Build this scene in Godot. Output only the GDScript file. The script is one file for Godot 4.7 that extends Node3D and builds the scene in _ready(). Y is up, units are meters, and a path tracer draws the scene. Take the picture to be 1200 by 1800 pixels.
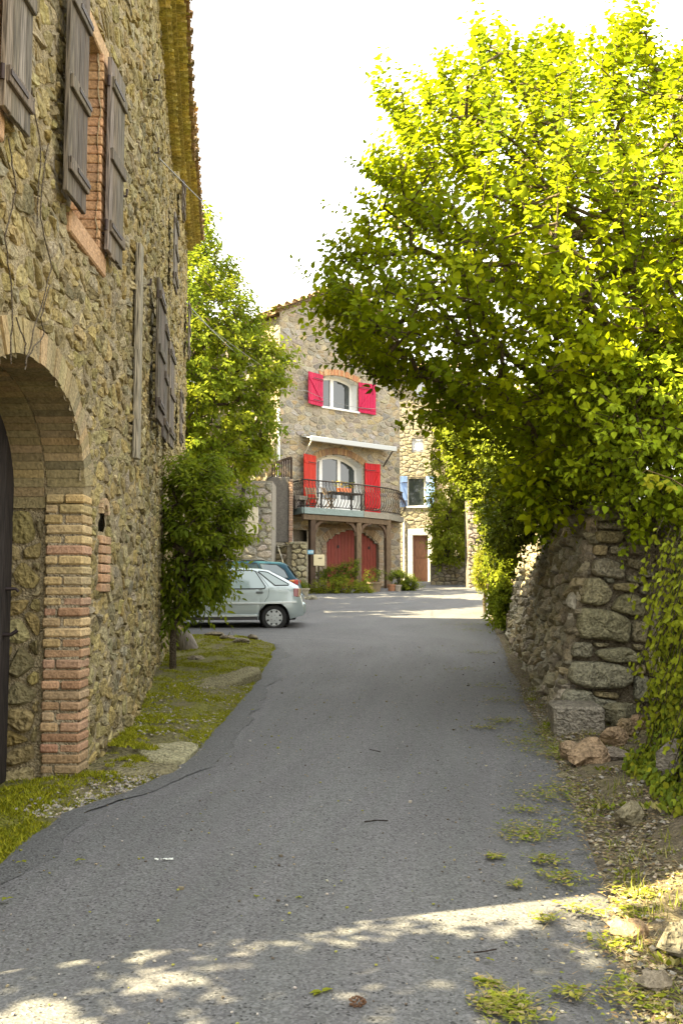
extends Node3D
# A village lane between an old stone house and a dry stone wall. x right, y up, -z along the lane; units metres.
const F := 1750.0
const EYE := 1.6
var TH := atan(140.0 / F)
var cam: Camera3D
var M := {}
var used := {}

# ---------------------------------------------------------------- mesh collector
class MB:
	var v := PackedVector3Array()
	var n := PackedVector3Array()
	var c := PackedColorArray()
	var ix := PackedInt32Array()
	func tri(a: Vector3, b: Vector3, d: Vector3, hint: Vector3, col: Color) -> void:
		var m := (d - a).cross(b - a)
		if m.dot(hint) < 0.0:
			var s := b
			b = d
			d = s
			m = -m
		m = m.normalized()
		var k := v.size()
		v.append(a); v.append(b); v.append(d)
		n.append(m); n.append(m); n.append(m)
		c.append(col); c.append(col); c.append(col)
		ix.append(k); ix.append(k + 1); ix.append(k + 2)
	func quad(a: Vector3, b: Vector3, d: Vector3, e: Vector3, hint: Vector3, col: Color) -> void:
		tri(a, b, d, hint, col)
		tri(a, d, e, hint, col)
	func box(ce: Vector3, size: Vector3, col: Color, bs := Basis.IDENTITY, ch := 0.0) -> void:
		var h := size * 0.5
		if ch <= 0.0:
			for ax in 3:
				for s in [-1.0, 1.0]:
					var nn := Vector3.ZERO
					nn[ax] = s
					var p: Array[Vector3] = []
					for q in [[-1, -1], [1, -1], [1, 1], [-1, 1]]:
						var w := Vector3.ZERO
						w[ax] = s * h[ax]
						w[(ax + 1) % 3] = q[0] * h[(ax + 1) % 3]
						w[(ax + 2) % 3] = q[1] * h[(ax + 2) % 3]
						p.append(ce + bs * w)
					quad(p[0], p[1], p[2], p[3], bs * nn, col)
			return
		ch = minf(ch, minf(h.x, minf(h.y, h.z)) * 0.9)
		# chamfered: six faces, twelve edge strips, eight corners
		var P := func(sx: float, sy: float, sz: float, ax: int) -> Vector3:
			var w := Vector3(sx * h.x, sy * h.y, sz * h.z)
			for k in 3:
				if k != ax:
					w[k] -= signf(w[k]) * ch
			return ce + bs * w
		for ax in 3:
			for s in [-1.0, 1.0]:
				var p: Array[Vector3] = []
				var nn := Vector3.ZERO
				nn[ax] = s
				for q in [[-1, -1], [1, -1], [1, 1], [-1, 1]]:
					var g := Vector3.ZERO
					g[ax] = s
					g[(ax + 1) % 3] = q[0]
					g[(ax + 2) % 3] = q[1]
					p.append(P.call(g.x, g.y, g.z, ax))
				quad(p[0], p[1], p[2], p[3], bs * nn, col)
		for ax in 3:
			var b1 := (ax + 1) % 3
			var b2 := (ax + 2) % 3
			for s1 in [-1.0, 1.0]:
				for s2 in [-1.0, 1.0]:
					var g0 := Vector3.ZERO
					g0[ax] = -1; g0[b1] = s1; g0[b2] = s2
					var g1 := g0
					g1[ax] = 1
					var nn := Vector3.ZERO
					nn[b1] = s1; nn[b2] = s2
					quad(P.call(g0.x, g0.y, g0.z, b1), P.call(g1.x, g1.y, g1.z, b1), P.call(g1.x, g1.y, g1.z, b2), P.call(g0.x, g0.y, g0.z, b2), bs * nn, col)
		for sx in [-1.0, 1.0]:
			for sy in [-1.0, 1.0]:
				for sz in [-1.0, 1.0]:
					tri(P.call(sx, sy, sz, 0), P.call(sx, sy, sz, 1), P.call(sx, sy, sz, 2), bs * Vector3(sx, sy, sz), col)
	# a bar of rectangular section from p to q; up gives the side of height h
	func bar(p: Vector3, q: Vector3, w: float, h: float, col: Color, up := Vector3.UP, ch := 0.0) -> void:
		var y := (q - p)
		var L := y.length()
		y = y / L
		if absf(y.dot(up)) > 0.95:
			up = Vector3.RIGHT if absf(y.x) < 0.8 else Vector3.FORWARD
		var x := y.cross(up).normalized()
		var z := x.cross(y).normalized()
		box((p + q) * 0.5, Vector3(w, L, h), col, Basis(x, y, z), ch)
	func sv(p: Vector3, nn: Vector3, col: Color) -> int:
		v.append(p); n.append(nn); c.append(col)
		return v.size() - 1
	func face(a: int, b: int, d: int) -> void:
		var m := (v[d] - v[a]).cross(v[b] - v[a])
		if m.dot(n[a] + n[b] + n[d]) < 0.0:
			ix.append(a); ix.append(d); ix.append(b)
		else:
			ix.append(a); ix.append(b); ix.append(d)
	# rows of points joined to a smooth sheet; hint(point) tells outside
	func sheet(rows: Array, hint: Vector3, cols = null, col := Color.WHITE, centre = null, wrap := false) -> void:
		var R := rows.size()
		var C: int = rows[0].size()
		var k0 := v.size()
		for i in R:
			for j in C:
				var a: Vector3 = rows[mini(i + 1, R - 1)][j] - rows[maxi(i - 1, 0)][j]
				var jp := mini(j + 1, C - 1)
				var jm := maxi(j - 1, 0)
				if wrap:
					jp = 1 if j == C - 1 else j + 1
					jm = C - 2 if j == 0 else j - 1
				var b: Vector3 = rows[i][jp] - rows[i][jm]
				var m := a.cross(b)
				if m.length_squared() < 1e-16:
					m = hint if centre == null else rows[i][j] - centre
				m = m.normalized()
				var hh: Vector3 = hint if centre == null else rows[i][j] - centre
				if m.dot(hh) < 0.0:
					m = -m
				v.append(rows[i][j]); n.append(m)
				c.append(cols[i][j] if cols != null else col)
		for i in R - 1:
			for j in C - 1:
				var p := k0 + i * C + j
				face(p, p + 1, p + C + 1)
				face(p, p + C + 1, p + C)
	func tube(path: Array, rad, col: Color, sides := 6, cap := true) -> void:
		var K := path.size()
		var k0 := v.size()
		var up := Vector3(0.31, 0.87, 0.37)
		for i in K:
			var t: Vector3 = (path[mini(i + 1, K - 1)] - path[maxi(i - 1, 0)]).normalized()
			if absf(t.dot(up)) > 0.97:
				up = Vector3(0.9, 0.1, 0.42)
			var x := t.cross(up).normalized()
			var y := x.cross(t)
			var r: float = rad[i] if rad is Array or rad is PackedFloat32Array else rad
			for s in sides:
				var an := TAU * s / sides
				var nn := x * cos(an) + y * sin(an)
				sv(path[i] + nn * r, nn, col)
		for i in K - 1:
			for s in sides:
				var a := k0 + i * sides + s
				var b := k0 + i * sides + (s + 1) % sides
				face(a, b, b + sides)
				face(a, b + sides, a + sides)
		if cap:
			for e in [0, K - 1]:
				var t2: Vector3 = (path[e] - path[1 if e == 0 else K - 2]).normalized()
				for s in range(1, sides - 1):
					tri(v[k0 + e * sides], v[k0 + e * sides + s], v[k0 + e * sides + s + 1], t2, col)
	# profile of Vector2(radius, height) turned round the axis of xf
	func lathe(prof: Array, xf: Transform3D, col: Color, sides := 16, flat := false) -> void:
		var rows := []
		for s in sides + 1:
			var an := TAU * s / sides
			var row := PackedVector3Array()
			for p in prof:
				row.append(xf * Vector3(p.x * cos(an), p.y, p.x * sin(an)))
			rows.append(row)
		for s in sides:
			for i in prof.size() - 1:
				var am := TAU * (s + 0.5) / sides
				var dr: Vector2 = prof[i + 1] - prof[i]
				var nl := Vector3(dr.y * cos(am), -dr.x, dr.y * sin(am))
				var hint := xf.basis * nl
				var k := v.size()
				if flat:
					if prof[i].x > 1e-5: tri(rows[s][i], rows[s + 1][i], rows[s + 1][i + 1], hint, col)
					if prof[i + 1].x > 1e-5: tri(rows[s][i], rows[s + 1][i + 1], rows[s][i + 1], hint, col)
				else:
					for q in [[s, i], [s + 1, i], [s + 1, i + 1], [s, i + 1]]:
						var aa: float = TAU * q[0] / sides
						sv(rows[q[0]][q[1]], (xf.basis * Vector3(dr.y * cos(aa), -dr.x, dr.y * sin(aa))).normalized(), col)
					if prof[i].x > 1e-5: face(k, k + 1, k + 2)
					if prof[i + 1].x > 1e-5: face(k, k + 2, k + 3)
	# a flat polygon (local xy of xf) pulled out along local z from 0 to depth, its front edge chamfered
	func prism(poly: PackedVector2Array, xf: Transform3D, depth: float, col: Color, ch := 0.0) -> void:
		var N := poly.size()
		var ce := Vector2.ZERO
		for p in poly: ce += p
		ce /= N
		var zn := xf.basis.z * signf(depth)
		var front := PackedVector2Array()
		for p in poly:
			front.append(p + (ce - p).normalized() * ch if ch > 0.0 else p)
		var d1 := depth - signf(depth) * ch
		for i in N:
			var a := poly[i]
			var b := poly[(i + 1) % N]
			var m := (a + b) * 0.5 - ce
			var e := b - a
			var o := Vector2(e.y, -e.x)
			if o.dot(m) < 0: o = -o
			var hint := xf.basis * Vector3(o.x, o.y, 0)
			quad(xf * Vector3(a.x, a.y, 0), xf * Vector3(b.x, b.y, 0), xf * Vector3(b.x, b.y, d1), xf * Vector3(a.x, a.y, d1), hint, col)
			if ch > 0.0:
				var fa := front[i]
				var fb := front[(i + 1) % N]
				quad(xf * Vector3(a.x, a.y, d1), xf * Vector3(b.x, b.y, d1), xf * Vector3(fb.x, fb.y, depth), xf * Vector3(fa.x, fa.y, depth), hint + zn, col)
		var idx := Geometry2D.triangulate_polygon(front)
		for q in range(0, idx.size(), 3):
			var A := front[idx[q]]
			var B := front[idx[q + 1]]
			var C := front[idx[q + 2]]
			tri(xf * Vector3(A.x, A.y, depth), xf * Vector3(B.x, B.y, depth), xf * Vector3(C.x, C.y, depth), zn, col)
			A = poly[idx[q]]; B = poly[idx[q + 1]]; C = poly[idx[q + 2]]
			tri(xf * Vector3(A.x, A.y, 0), xf * Vector3(B.x, B.y, 0), xf * Vector3(C.x, C.y, 0), -zn, col)
	# one leaf: folded along its rib; t towards the tip, u the upper side
	func leaf(p: Vector3, t: Vector3, u: Vector3, L: float, W: float, col: Color, fold := 0.22) -> void:
		var s := t.cross(u).normalized()
		u = s.cross(t).normalized()
		var k := v.size()
		var a := s * (W * 0.5)
		var nl := (u + s * fold * 1.6).normalized()
		var nr := (u - s * fold * 1.6).normalized()
		v.append(p); v.append(p + t * L - u * (L * 0.12))
		v.append(p + t * (L * 0.2) - a * 0.9 + u * (W * fold * 0.5)); v.append(p + t * (L * 0.55) - a * 0.86 + u * (W * fold * 0.42))
		v.append(p + t * (L * 0.2) + a * 0.9 + u * (W * fold * 0.5)); v.append(p + t * (L * 0.55) + a * 0.86 + u * (W * fold * 0.42))
		n.append(u); n.append(u); n.append(nl); n.append(nl); n.append(nr); n.append(nr)
		for q in 6: c.append(col)
		# clockwise seen from u
		ix.append(k); ix.append(k + 2); ix.append(k + 3); ix.append(k); ix.append(k + 3); ix.append(k + 1)
		ix.append(k); ix.append(k + 5); ix.append(k + 4); ix.append(k); ix.append(k + 1); ix.append(k + 5)
	func blade(p: Vector3, q: Vector3, w: Vector3, col: Color) -> void:
		var k := v.size()
		var nn := (q - p).cross(w).normalized()
		if nn.y < 0: nn = -nn
		v.append(p - w); v.append(p + w); v.append(q)
		for i in 3:
			n.append(nn); c.append(col)
		face(k, k + 1, k + 2)
	func mesh(mat: Material) -> ArrayMesh:
		var A := []
		A.resize(Mesh.ARRAY_MAX)
		A[Mesh.ARRAY_VERTEX] = v
		A[Mesh.ARRAY_NORMAL] = n
		A[Mesh.ARRAY_COLOR] = c
		A[Mesh.ARRAY_INDEX] = ix
		var m := ArrayMesh.new()
		m.add_surface_from_arrays(Mesh.PRIMITIVE_TRIANGLES, A)
		m.surface_set_material(0, mat)
		return m

# ---------------------------------------------------------------- nodes
func numbered(called: String) -> String:
	var k: int = used.get(called, 0)
	used[called] = k + 1
	return called if k == 0 else "%s_%03d" % [called, k]
func thing(called: String, label: String, category: String, at := Vector3.ZERO, group := "") -> Node3D:
	var o := Node3D.new()
	o.name = numbered(called)
	add_child(o)
	o.position = at
	o.set_meta("label", label)
	o.set_meta("category", category)
	if group: o.set_meta("group", group)
	return o
# a part under parent: mesh in world coordinates
func part(parent: Node3D, called: String, mb: MB, mat: Material, stuff := false) -> MeshInstance3D:
	var o := MeshInstance3D.new()
	o.name = called
	if mb.v.size() == 0:
		print("EMPTY ", called)
		return o
	# the mesh keeps its own middle as its origin
	var ce := (mb.v[0] + mb.v[mb.v.size() / 2] + mb.v[mb.v.size() - 1]) / 3.0
	for i in mb.v.size():
		mb.v[i] -= ce
	o.mesh = mb.mesh(mat)
	parent.add_child(o, true)
	o.position = ce - base_of(parent)
	if stuff: o.set_meta("kind", "stuff")
	return o
func base_of(o: Node) -> Vector3:
	var p := Vector3.ZERO
	while o != self and o != null:
		p += o.position
		o = o.get_parent()
	return p
func single(called: String, label: String, category: String, mb: MB, mat: Material, group := "") -> MeshInstance3D:
	var o := part(self, numbered(called), mb, mat)
	o.set_meta("label", label)
	o.set_meta("category", category)
	if group: o.set_meta("group", group)
	return o
func structure(called: String, mb: MB, mat: Material) -> MeshInstance3D:
	var o := part(self, called, mb, mat)
	o.set_meta("kind", "structure")
	return o

# ---------------------------------------------------------------- photograph geometry
func ray(x: float, y: float) -> Vector3:      # per metre of depth
	var u := (x - 600.0) / F
	var w := (900.0 - y) / F
	var d := cos(TH) - w * sin(TH)
	return Vector3(u / d, (w * cos(TH) + sin(TH)) / d, -1.0)
func at_d(x: float, y: float, d: float) -> Vector3:
	return Vector3(0, EYE, 0) + ray(x, y) * d
func on_plane(x: float, y: float, o: Vector3, nn: Vector3) -> Vector3:
	var r := ray(x, y)
	var e := Vector3(0, EYE, 0)
	return e + r * ((o - e).dot(nn) / r.dot(nn))
func gh(d: float) -> float:
	if d < 20.0: return 0.036 * d
	if d < 46.0: return 0.72 + 0.05 * (d - 20.0)
	return 2.02 + 0.02 * (d - 46.0)
func on_ground(x: float, y: float) -> Vector3:
	var lo := 0.5
	var hi := 90.0
	var r := ray(x, y)
	for k in 40:
		var m := (lo + hi) * 0.5
		if EYE + r.y * m > gh(m): lo = m
		else: hi = m
	return Vector3(r.x * lo, gh(lo), -lo)
func px_of(p: Vector3) -> Vector2:
	var y := p.y - EYE
	var d := -p.z
	var z := d * cos(TH) + y * sin(TH)
	return Vector2(600.0 + F * p.x / z, 900.0 - F * (y * cos(TH) - d * sin(TH)) / z)

# ---------------------------------------------------------------- materials
func lin(r: float, g: float, b: float) -> Color:
	return Color(r, g, b)
func noise_bytes(size: int, freq: float, oct: int, seed_: int, kind := FastNoiseLite.TYPE_SIMPLEX_SMOOTH) -> PackedByteArray:
	var f := FastNoiseLite.new()
	f.noise_type = kind
	f.frequency = freq
	f.fractal_octaves = oct
	f.seed = seed_
	return f.get_seamless_image(size, size).get_data()
func tex(size: int, by: PackedByteArray, mip := true) -> ImageTexture:
	var im := Image.create_from_data(size, size, false, Image.FORMAT_L8, by)
	if mip: im.generate_mipmaps()
	return ImageTexture.create_from_image(im)
func remap_bytes(a: PackedByteArray, lo: float, hi: float, gam := 1.0) -> PackedByteArray:
	var lut := PackedByteArray()
	for i in 256: lut.append(int(clampf(lo + (hi - lo) * pow(i / 255.0, gam), 0, 255)))
	var o := PackedByteArray()
	o.resize(a.size())
	for i in a.size(): o[i] = lut[a[i]]
	return o
func mat(al: Texture2D, sc: float, rough: float, bump: Texture2D = null, bsc := 1.0, world := true, col := Color.WHITE) -> StandardMaterial3D:
	var m := StandardMaterial3D.new()
	m.vertex_color_use_as_albedo = true
	m.albedo_color = col
	m.roughness = rough
	m.metallic_specular = 0.35
	m.uv1_triplanar = true
	m.uv1_world_triplanar = world
	m.uv1_scale = Vector3.ONE * sc
	if al: m.albedo_texture = al
	if bump:
		m.heightmap_enabled = true
		m.heightmap_texture = bump
		m.heightmap_scale = bsc
	return m
func plain(rough: float, metal := 0.0, spec := 0.5) -> StandardMaterial3D:
	var m := StandardMaterial3D.new()
	m.vertex_color_use_as_albedo = true
	m.roughness = rough
	m.metallic = metal
	m.metallic_specular = spec
	return m
func leafmat(back: float, rough := 0.5, tint := Color(1, 1, 1)) -> StandardMaterial3D:
	var m := plain(rough, 0.0, 0.18)
	m.cull_mode = BaseMaterial3D.CULL_DISABLED
	m.backlight_enabled = true
	m.backlight = Color(tint.r * back, tint.g * back, tint.b * back)
	return m
func make_materials() -> void:
	var S := 512
	var fine := noise_bytes(S, 0.03, 5, 11)
	var coarse := noise_bytes(S, 0.012, 4, 12)
	var cell := noise_bytes(S, 0.05, 3, 13, FastNoiseLite.TYPE_CELLULAR)
	var both := PackedByteArray()
	both.resize(S * S)
	for i in S * S: both[i] = int(fine[i] * 0.6 + coarse[i] * 0.4)
	var t_stone := tex(S, remap_bytes(both, 140, 320))
	var b_stone := tex(S, fine)
	M.stone = mat(t_stone, 1.3, 0.92, b_stone, 2.2)
	M.mortar = mat(tex(S, remap_bytes(both, 160, 300)), 1.9, 0.97, tex(S, cell), 2.0)
	M.brick = mat(tex(S, remap_bytes(both, 165, 300)), 2.3, 0.93, b_stone, 0.45)
	M.tile = mat(tex(S, remap_bytes(both, 140, 310)), 1.1, 0.9, b_stone, 1.2)
	M.lichen = mat(tex(S, remap_bytes(both, 110, 330)), 1.7, 0.95, b_stone, 3.0)
	M.plaster = mat(tex(S, remap_bytes(both, 190, 262)), 0.8, 0.9, b_stone, 0.5)
	# asphalt: chips of stone in a dark binder
	var rng := RandomNumberGenerator.new()
	rng.seed = 5
	var A := 1024
	var asp := PackedByteArray()
	asp.resize(A * A)
	var asb := PackedByteArray()
	asb.resize(A * A)
	var fn := FastNoiseLite.new()
	fn.noise_type = FastNoiseLite.TYPE_CELLULAR
	fn.cellular_return_type = FastNoiseLite.RETURN_CELL_VALUE
	fn.frequency = 0.16
	fn.fractal_type = FastNoiseLite.FRACTAL_NONE
	fn.seed = 3
	var cb := fn.get_seamless_image(A, A).get_data()
	for i in A * A:
		var q := cb[i]
		var w := 208.0 + (q - 128.0) * 0.26 + (rng.randf() - 0.5) * 50.0
		if q > 249: w = 250.0
		if q < 8: w = 120.0
		asp[i] = int(clampf(w, 40, 255))
		asb[i] = q
	M.asphalt = mat(tex(A, asp), 0.62, 0.78, tex(A, asb), 0.35)
	M.dirt = mat(tex(S, remap_bytes(both, 130, 310)), 1.4, 0.98, tex(S, cell), 3.0)
	# wood: streaks along v
	var wd := PackedByteArray()
	wd.resize(S * S)
	var wn := FastNoiseLite.new()
	wn.frequency = 0.05
	wn.fractal_octaves = 4
	wn.seed = 8
	for y in S:
		for x in S:
			var a := wn.get_noise_2d(x * 1.6, y * 0.07)
			var e := wn.get_noise_2d((x - S) * 1.6, y * 0.07)
			var t := float(x) / S
			wd[y * S + x] = int(clampf(210 + lerpf(a, e, t) * 170, 40, 255))
	M.wood = mat(tex(S, wd), 1.6, 0.85, tex(S, wd), 0.6)
	M.paintwood = mat(tex(S, remap_bytes(wd, 120, 268)), 1.2, 0.55, tex(S, wd), 0.25)
	M.bark = mat(tex(S, remap_bytes(both, 80, 280)), 2.5, 0.95, b_stone, 3.0)
	M.iron = plain(0.6, 0.5)
	M.white = mat(tex(S, remap_bytes(both, 235, 258)), 0.9, 0.5)
	M.metal = plain(0.35, 0.7)
	M.rubber = plain(0.85)
	M.plastic = plain(0.45)
	M.cloth = plain(0.9)
	var g := plain(0.04, 0.0, 0.9)
	M.glass = g
	M.leaf = leafmat(1.0, 0.62)
	M.ivy = leafmat(0.5, 0.5)
	M.grass = leafmat(0.5, 0.7)
	M.dry = plain(0.95)
	var pt := plain(0.32, 0.45, 0.6)
	pt.clearcoat_enabled = true
	pt.clearcoat = 0.8
	pt.clearcoat_roughness = 0.08
	M.paint = pt

# ---------------------------------------------------------------- rubble
# cells of a jittered pattern inside outer and outside holes, as polygons in wall coordinates
func rubble(outer: PackedVector2Array, holes: Array, w: float, h: float, gap: float, seed_: int, drop := 0.16) -> Array:
	var rng := RandomNumberGenerator.new()
	rng.seed = seed_
	var lo := outer[0]
	var hi := outer[0]
	for p in outer:
		lo = lo.min(p)
		hi = hi.max(p)
	var nx := int(ceil((hi.x - lo.x) / w)) + 3
	var ny := int(ceil((hi.y - lo.y) / h)) + 3
	var pts := {}
	for j in ny:
		for i in nx:
			if rng.randf() < drop: continue
			var o := 0.5 if j % 2 == 1 else 0.0
			pts[Vector2i(i, j)] = Vector2((i + o - 1.0 + rng.randf_range(-0.42, 0.42)), (j - 1.0 + rng.randf_range(-0.40, 0.40)))
	var out := []
	var asp := Vector2(w, h)
	for key in pts:
		var p: Vector2 = pts[key]
		var poly := PackedVector2Array([p + Vector2(-1.4, -1.3), p + Vector2(1.4, -1.3), p + Vector2(1.4, 1.3), p + Vector2(-1.4, 1.3)])
		for dj in range(-2, 3):
			for di in range(-2, 3):
				var k2: Vector2i = key + Vector2i(di, dj)
				if k2 == key or not pts.has(k2): continue
				var q: Vector2 = pts[k2]
				var m := (p + q) * 0.5
				var nn := q - p
				var res := PackedVector2Array()
				var c := poly.size()
				if c == 0: break
				var pd := (poly[c - 1] - m).dot(nn)
				for a in c:
					var cd := (poly[a] - m).dot(nn)
					if (pd < 0.0) != (cd < 0.0):
						res.append(poly[(a + c - 1) % c].lerp(poly[a], pd / (pd - cd)))
					if cd < 0.0: res.append(poly[a])
					pd = cd
				poly = res
		if poly.size() < 3: continue
		for a in poly.size(): poly[a] = lo + poly[a] * asp
		var ce := lo + p * asp
		var near := false
		var inside := true
		for a in poly:
			if not Geometry2D.is_point_in_polygon(a, outer):
				inside = false
				break
		var polys := [poly]
		if not inside: polys = Geometry2D.intersect_polygons(poly, outer)
		for hole in holes:
			var nxt := []
			for pp in polys:
				for r in Geometry2D.clip_polygons(pp, hole):
					if not Geometry2D.is_polygon_clockwise(r): nxt.append(r)
			polys = nxt
		for pp in polys:
			for s in Geometry2D.offset_polygon(pp, -gap * 0.5 * rng.randf_range(0.7, 1.5), Geometry2D.JOIN_MITER):
				if s.size() >= 3 and area(s) > w * h * 0.07:
					out.append(s)
	return out
func area(p: PackedVector2Array) -> float:
	var a := 0.0
	for i in p.size():
		var q := p[(i + 1) % p.size()]
		a += p[i].x * q.y - q.x * p[i].y
	return absf(a) * 0.5
# knock the corners off
func blunt(p: PackedVector2Array, k := 0.22) -> PackedVector2Array:
	var o := PackedVector2Array()
	var N := p.size()
	for i in N:
		var a := p[i]
		var b := p[(i + 1) % N]
		if N > 7 and a.distance_to(b) < 0.02:
			o.append((a + b) * 0.5)
			continue
		o.append(a.lerp(b, k))
		o.append(a.lerp(b, 1.0 - k))
	return o
# a stone: outline in the plane of xf (local xy), standing out by e along local z
func stone(mb: MB, poly: PackedVector2Array, xf: Transform3D, e: float, col: Color, rng: RandomNumberGenerator, inner := 0.72, rough := 0.35) -> void:
	var N := poly.size()
	var ce := Vector2.ZERO
	for p in poly: ce += p
	ce /= N
	var tilt := Vector2(rng.randf_range(-1, 1), rng.randf_range(-1, 1)) * rough * 0.9
	var back := -0.03
	var r0 := PackedVector3Array()
	var r1 := PackedVector3Array()
	var r2 := PackedVector3Array()
	var size := sqrt(area(poly)) + 0.001
	for p in poly:
		var dz := (p - ce).dot(tilt) / size * e * 1.6
		r0.append(xf * Vector3(p.x, p.y, back))
		var k := rng.randf_range(0.93, 1.0)
		r1.append(xf * Vector3(ce.x + (p.x - ce.x) * k, ce.y + (p.y - ce.y) * k, e * 0.45 + dz * 0.7 + e * rough * rng.randf_range(-0.4, 0.3)))
		var k2 := inner * rng.randf_range(0.88, 1.1)
		r2.append(xf * Vector3(ce.x + (p.x - ce.x) * k2, ce.y + (p.y - ce.y) * k2, e + dz + e * rough * rng.randf_range(-0.5, 0.5)))
	var top := xf * Vector3(ce.x, ce.y, e * rng.randf_range(0.85, 1.25))
	var z := xf.basis.z
	for i in N:
		var j := (i + 1) % N
		var hint := xf.basis * Vector3((poly[i].x + poly[j].x) * 0.5 - ce.x, (poly[i].y + poly[j].y) * 0.5 - ce.y, 0)
		mb.quad(r0[i], r0[j], r1[j], r1[i], hint, col)
		mb.quad(r1[i], r1[j], r2[j], r2[i], hint.normalized() + z * 0.8, col)
		mb.tri(r2[i], r2[j], top, z, col)
# a big stone with a worn, uneven face
func big_stone(mb: MB, poly: PackedVector2Array, xf: Transform3D, e: float, col: Color, seed_: int, round_ := 1.0) -> void:
	var nz := FastNoiseLite.new()
	nz.seed = seed_
	nz.frequency = 1.0
	var ce := Vector2.ZERO
	for p in poly: ce += p / poly.size()
	var per := 0.0
	for i in poly.size(): per += poly[i].distance_to(poly[(i + 1) % poly.size()])
	var N := 30
	var rim := PackedVector2Array()
	var acc := 0.0
	var seg := 0
	for k in N:
		var want := per * k / N
		while seg < poly.size() - 1 and acc + poly[seg].distance_to(poly[(seg + 1) % poly.size()]) < want:
			acc += poly[seg].distance_to(poly[(seg + 1) % poly.size()])
			seg += 1
		var a := poly[seg]
		var b := poly[(seg + 1) % poly.size()]
		rim.append(a.lerp(b, clampf((want - acc) / maxf(a.distance_to(b), 1e-5), 0, 1)))
	var rings := [[1.0, -0.25], [1.0, 0.25], [0.97, 0.55], [0.91, 0.8], [0.8, 0.93], [0.62, 1.0], [0.42, 1.0], [0.2, 1.0], [0.03, 1.0]]
	var tilt := Vector2(nz.get_noise_1d(3.0), nz.get_noise_1d(9.0)) * 0.8
	var rows := []
	for r in rings:
		var row := PackedVector3Array()
		for k in N + 1:
			var q: Vector2 = ce + (rim[k % N] - ce) * (lerpf(1.0, r[0], round_) if r[0] > 0.85 else r[0])
			var z: float = e * r[1]
			if r[1] > 0.2:
				z += e * r[1] * (0.35 * nz.get_noise_2d(q.x * 7.0, q.y * 7.0) + 0.18 * nz.get_noise_2d(q.x * 22.0, q.y * 22.0)) + (q - ce).dot(tilt) * e * 2.0 * r[1]
			row.append(xf * Vector3(q.x, q.y, z))
		rows.append(row)
	mb.sheet(rows, xf.basis.z, null, col, xf * Vector3(ce.x, ce.y, -e * 0.6), true)
# a loose boulder
func boulder(mb: MB, at: Vector3, size: Vector3, col: Color, seed_: int, turn := 0.0, rough := 0.28) -> void:
	var nz := FastNoiseLite.new()
	nz.seed = seed_
	nz.frequency = 0.9
	var rng := RandomNumberGenerator.new()
	rng.seed = seed_
	var cuts := []
	for k in 7:
		cuts.append([Vector3(rng.randfn(), rng.randfn(), rng.randfn()).normalized(), rng.randf_range(0.55, 0.85)])
	var bs := Basis(Vector3.UP, turn)
	var rows := []
	for i in 9:
		var row := PackedVector3Array()
		for j in 15:
			var th := PI * i / 8.0
			var ph := TAU * (j % 14) / 14.0
			var d := Vector3(sin(th) * cos(ph), cos(th), sin(th) * sin(ph))
			var r := 1.0 + nz.get_noise_3dv(d * 1.5) * rough * 1.6
			for c in cuts:
				var q: float = d.dot(c[0])
				if q > 0.01: r = minf(r, c[1] / q)
			row.append(at + bs * (d * r * size * 0.5))
		rows.append(row)
	for i in 8:
		for j in 14:
			var hint: Vector3 = (rows[i][j] + rows[i + 1][j + 1]) * 0.5 - at
			if i > 0: mb.tri(rows[i][j], rows[i][j + 1], rows[i + 1][j + 1], hint, col)
			if i < 7: mb.tri(rows[i][j], rows[i + 1][j + 1], rows[i + 1][j], hint, col)
# stones of one wall: the ones that show largest as parts, the others joined
func lay_stones(parent: Node3D, polys: Array, xf: Transform3D, relief: float, pal: Array, seed_: int, most: int, inner := 0.72, rough := 0.35, called := "stone", rest := "stonework") -> void:
	var rng := RandomNumberGenerator.new()
	rng.seed = seed_
	var order := []
	for i in polys.size():
		var a := px_of(xf * Vector3(polys[i][0].x, polys[i][0].y, 0))
		var sh := 0.0
		var c2 := PackedVector2Array()
		var vis := false
		for p in polys[i]:
			var w: Vector3 = xf * Vector3(p.x, p.y, 0)
			if w.z > -1.0:
				c2.clear()
				break
			var q := px_of(w)
			c2.append(q)
			if q.x > 0 and q.x < 1200 and q.y > 0 and q.y < 1800: vis = true
		if vis and c2.size() > 2: sh = area(c2)
		order.append([sh, i])
	order.sort_custom(func(a, b): return a[0] > b[0])
	var restmb := MB.new()
	for k in order.size():
		var i: int = order[k][1]
		var base: Color = pal[rng.randi() % pal.size()]
		var f := rng.randf_range(0.78, 1.2)
		var col := Color(base.r * f * rng.randf_range(0.95, 1.05), base.g * f, base.b * f * rng.randf_range(0.9, 1.1))
		var poly := blunt(polys[i], rng.randf_range(0.16, 0.3))
		var e := relief * rng.randf_range(0.55, 1.4)
		if k < most and order[k][0] > 30.0:
			var mb := MB.new()
			stone(mb, poly, xf, e, col, rng, inner, rough)
			part(parent, called, mb, M.stone)
		else:
			stone(restmb, poly, xf, e, col, rng, inner, rough)
	if restmb.v.size() > 0: part(parent, rest, restmb, M.stone, true)
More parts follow.
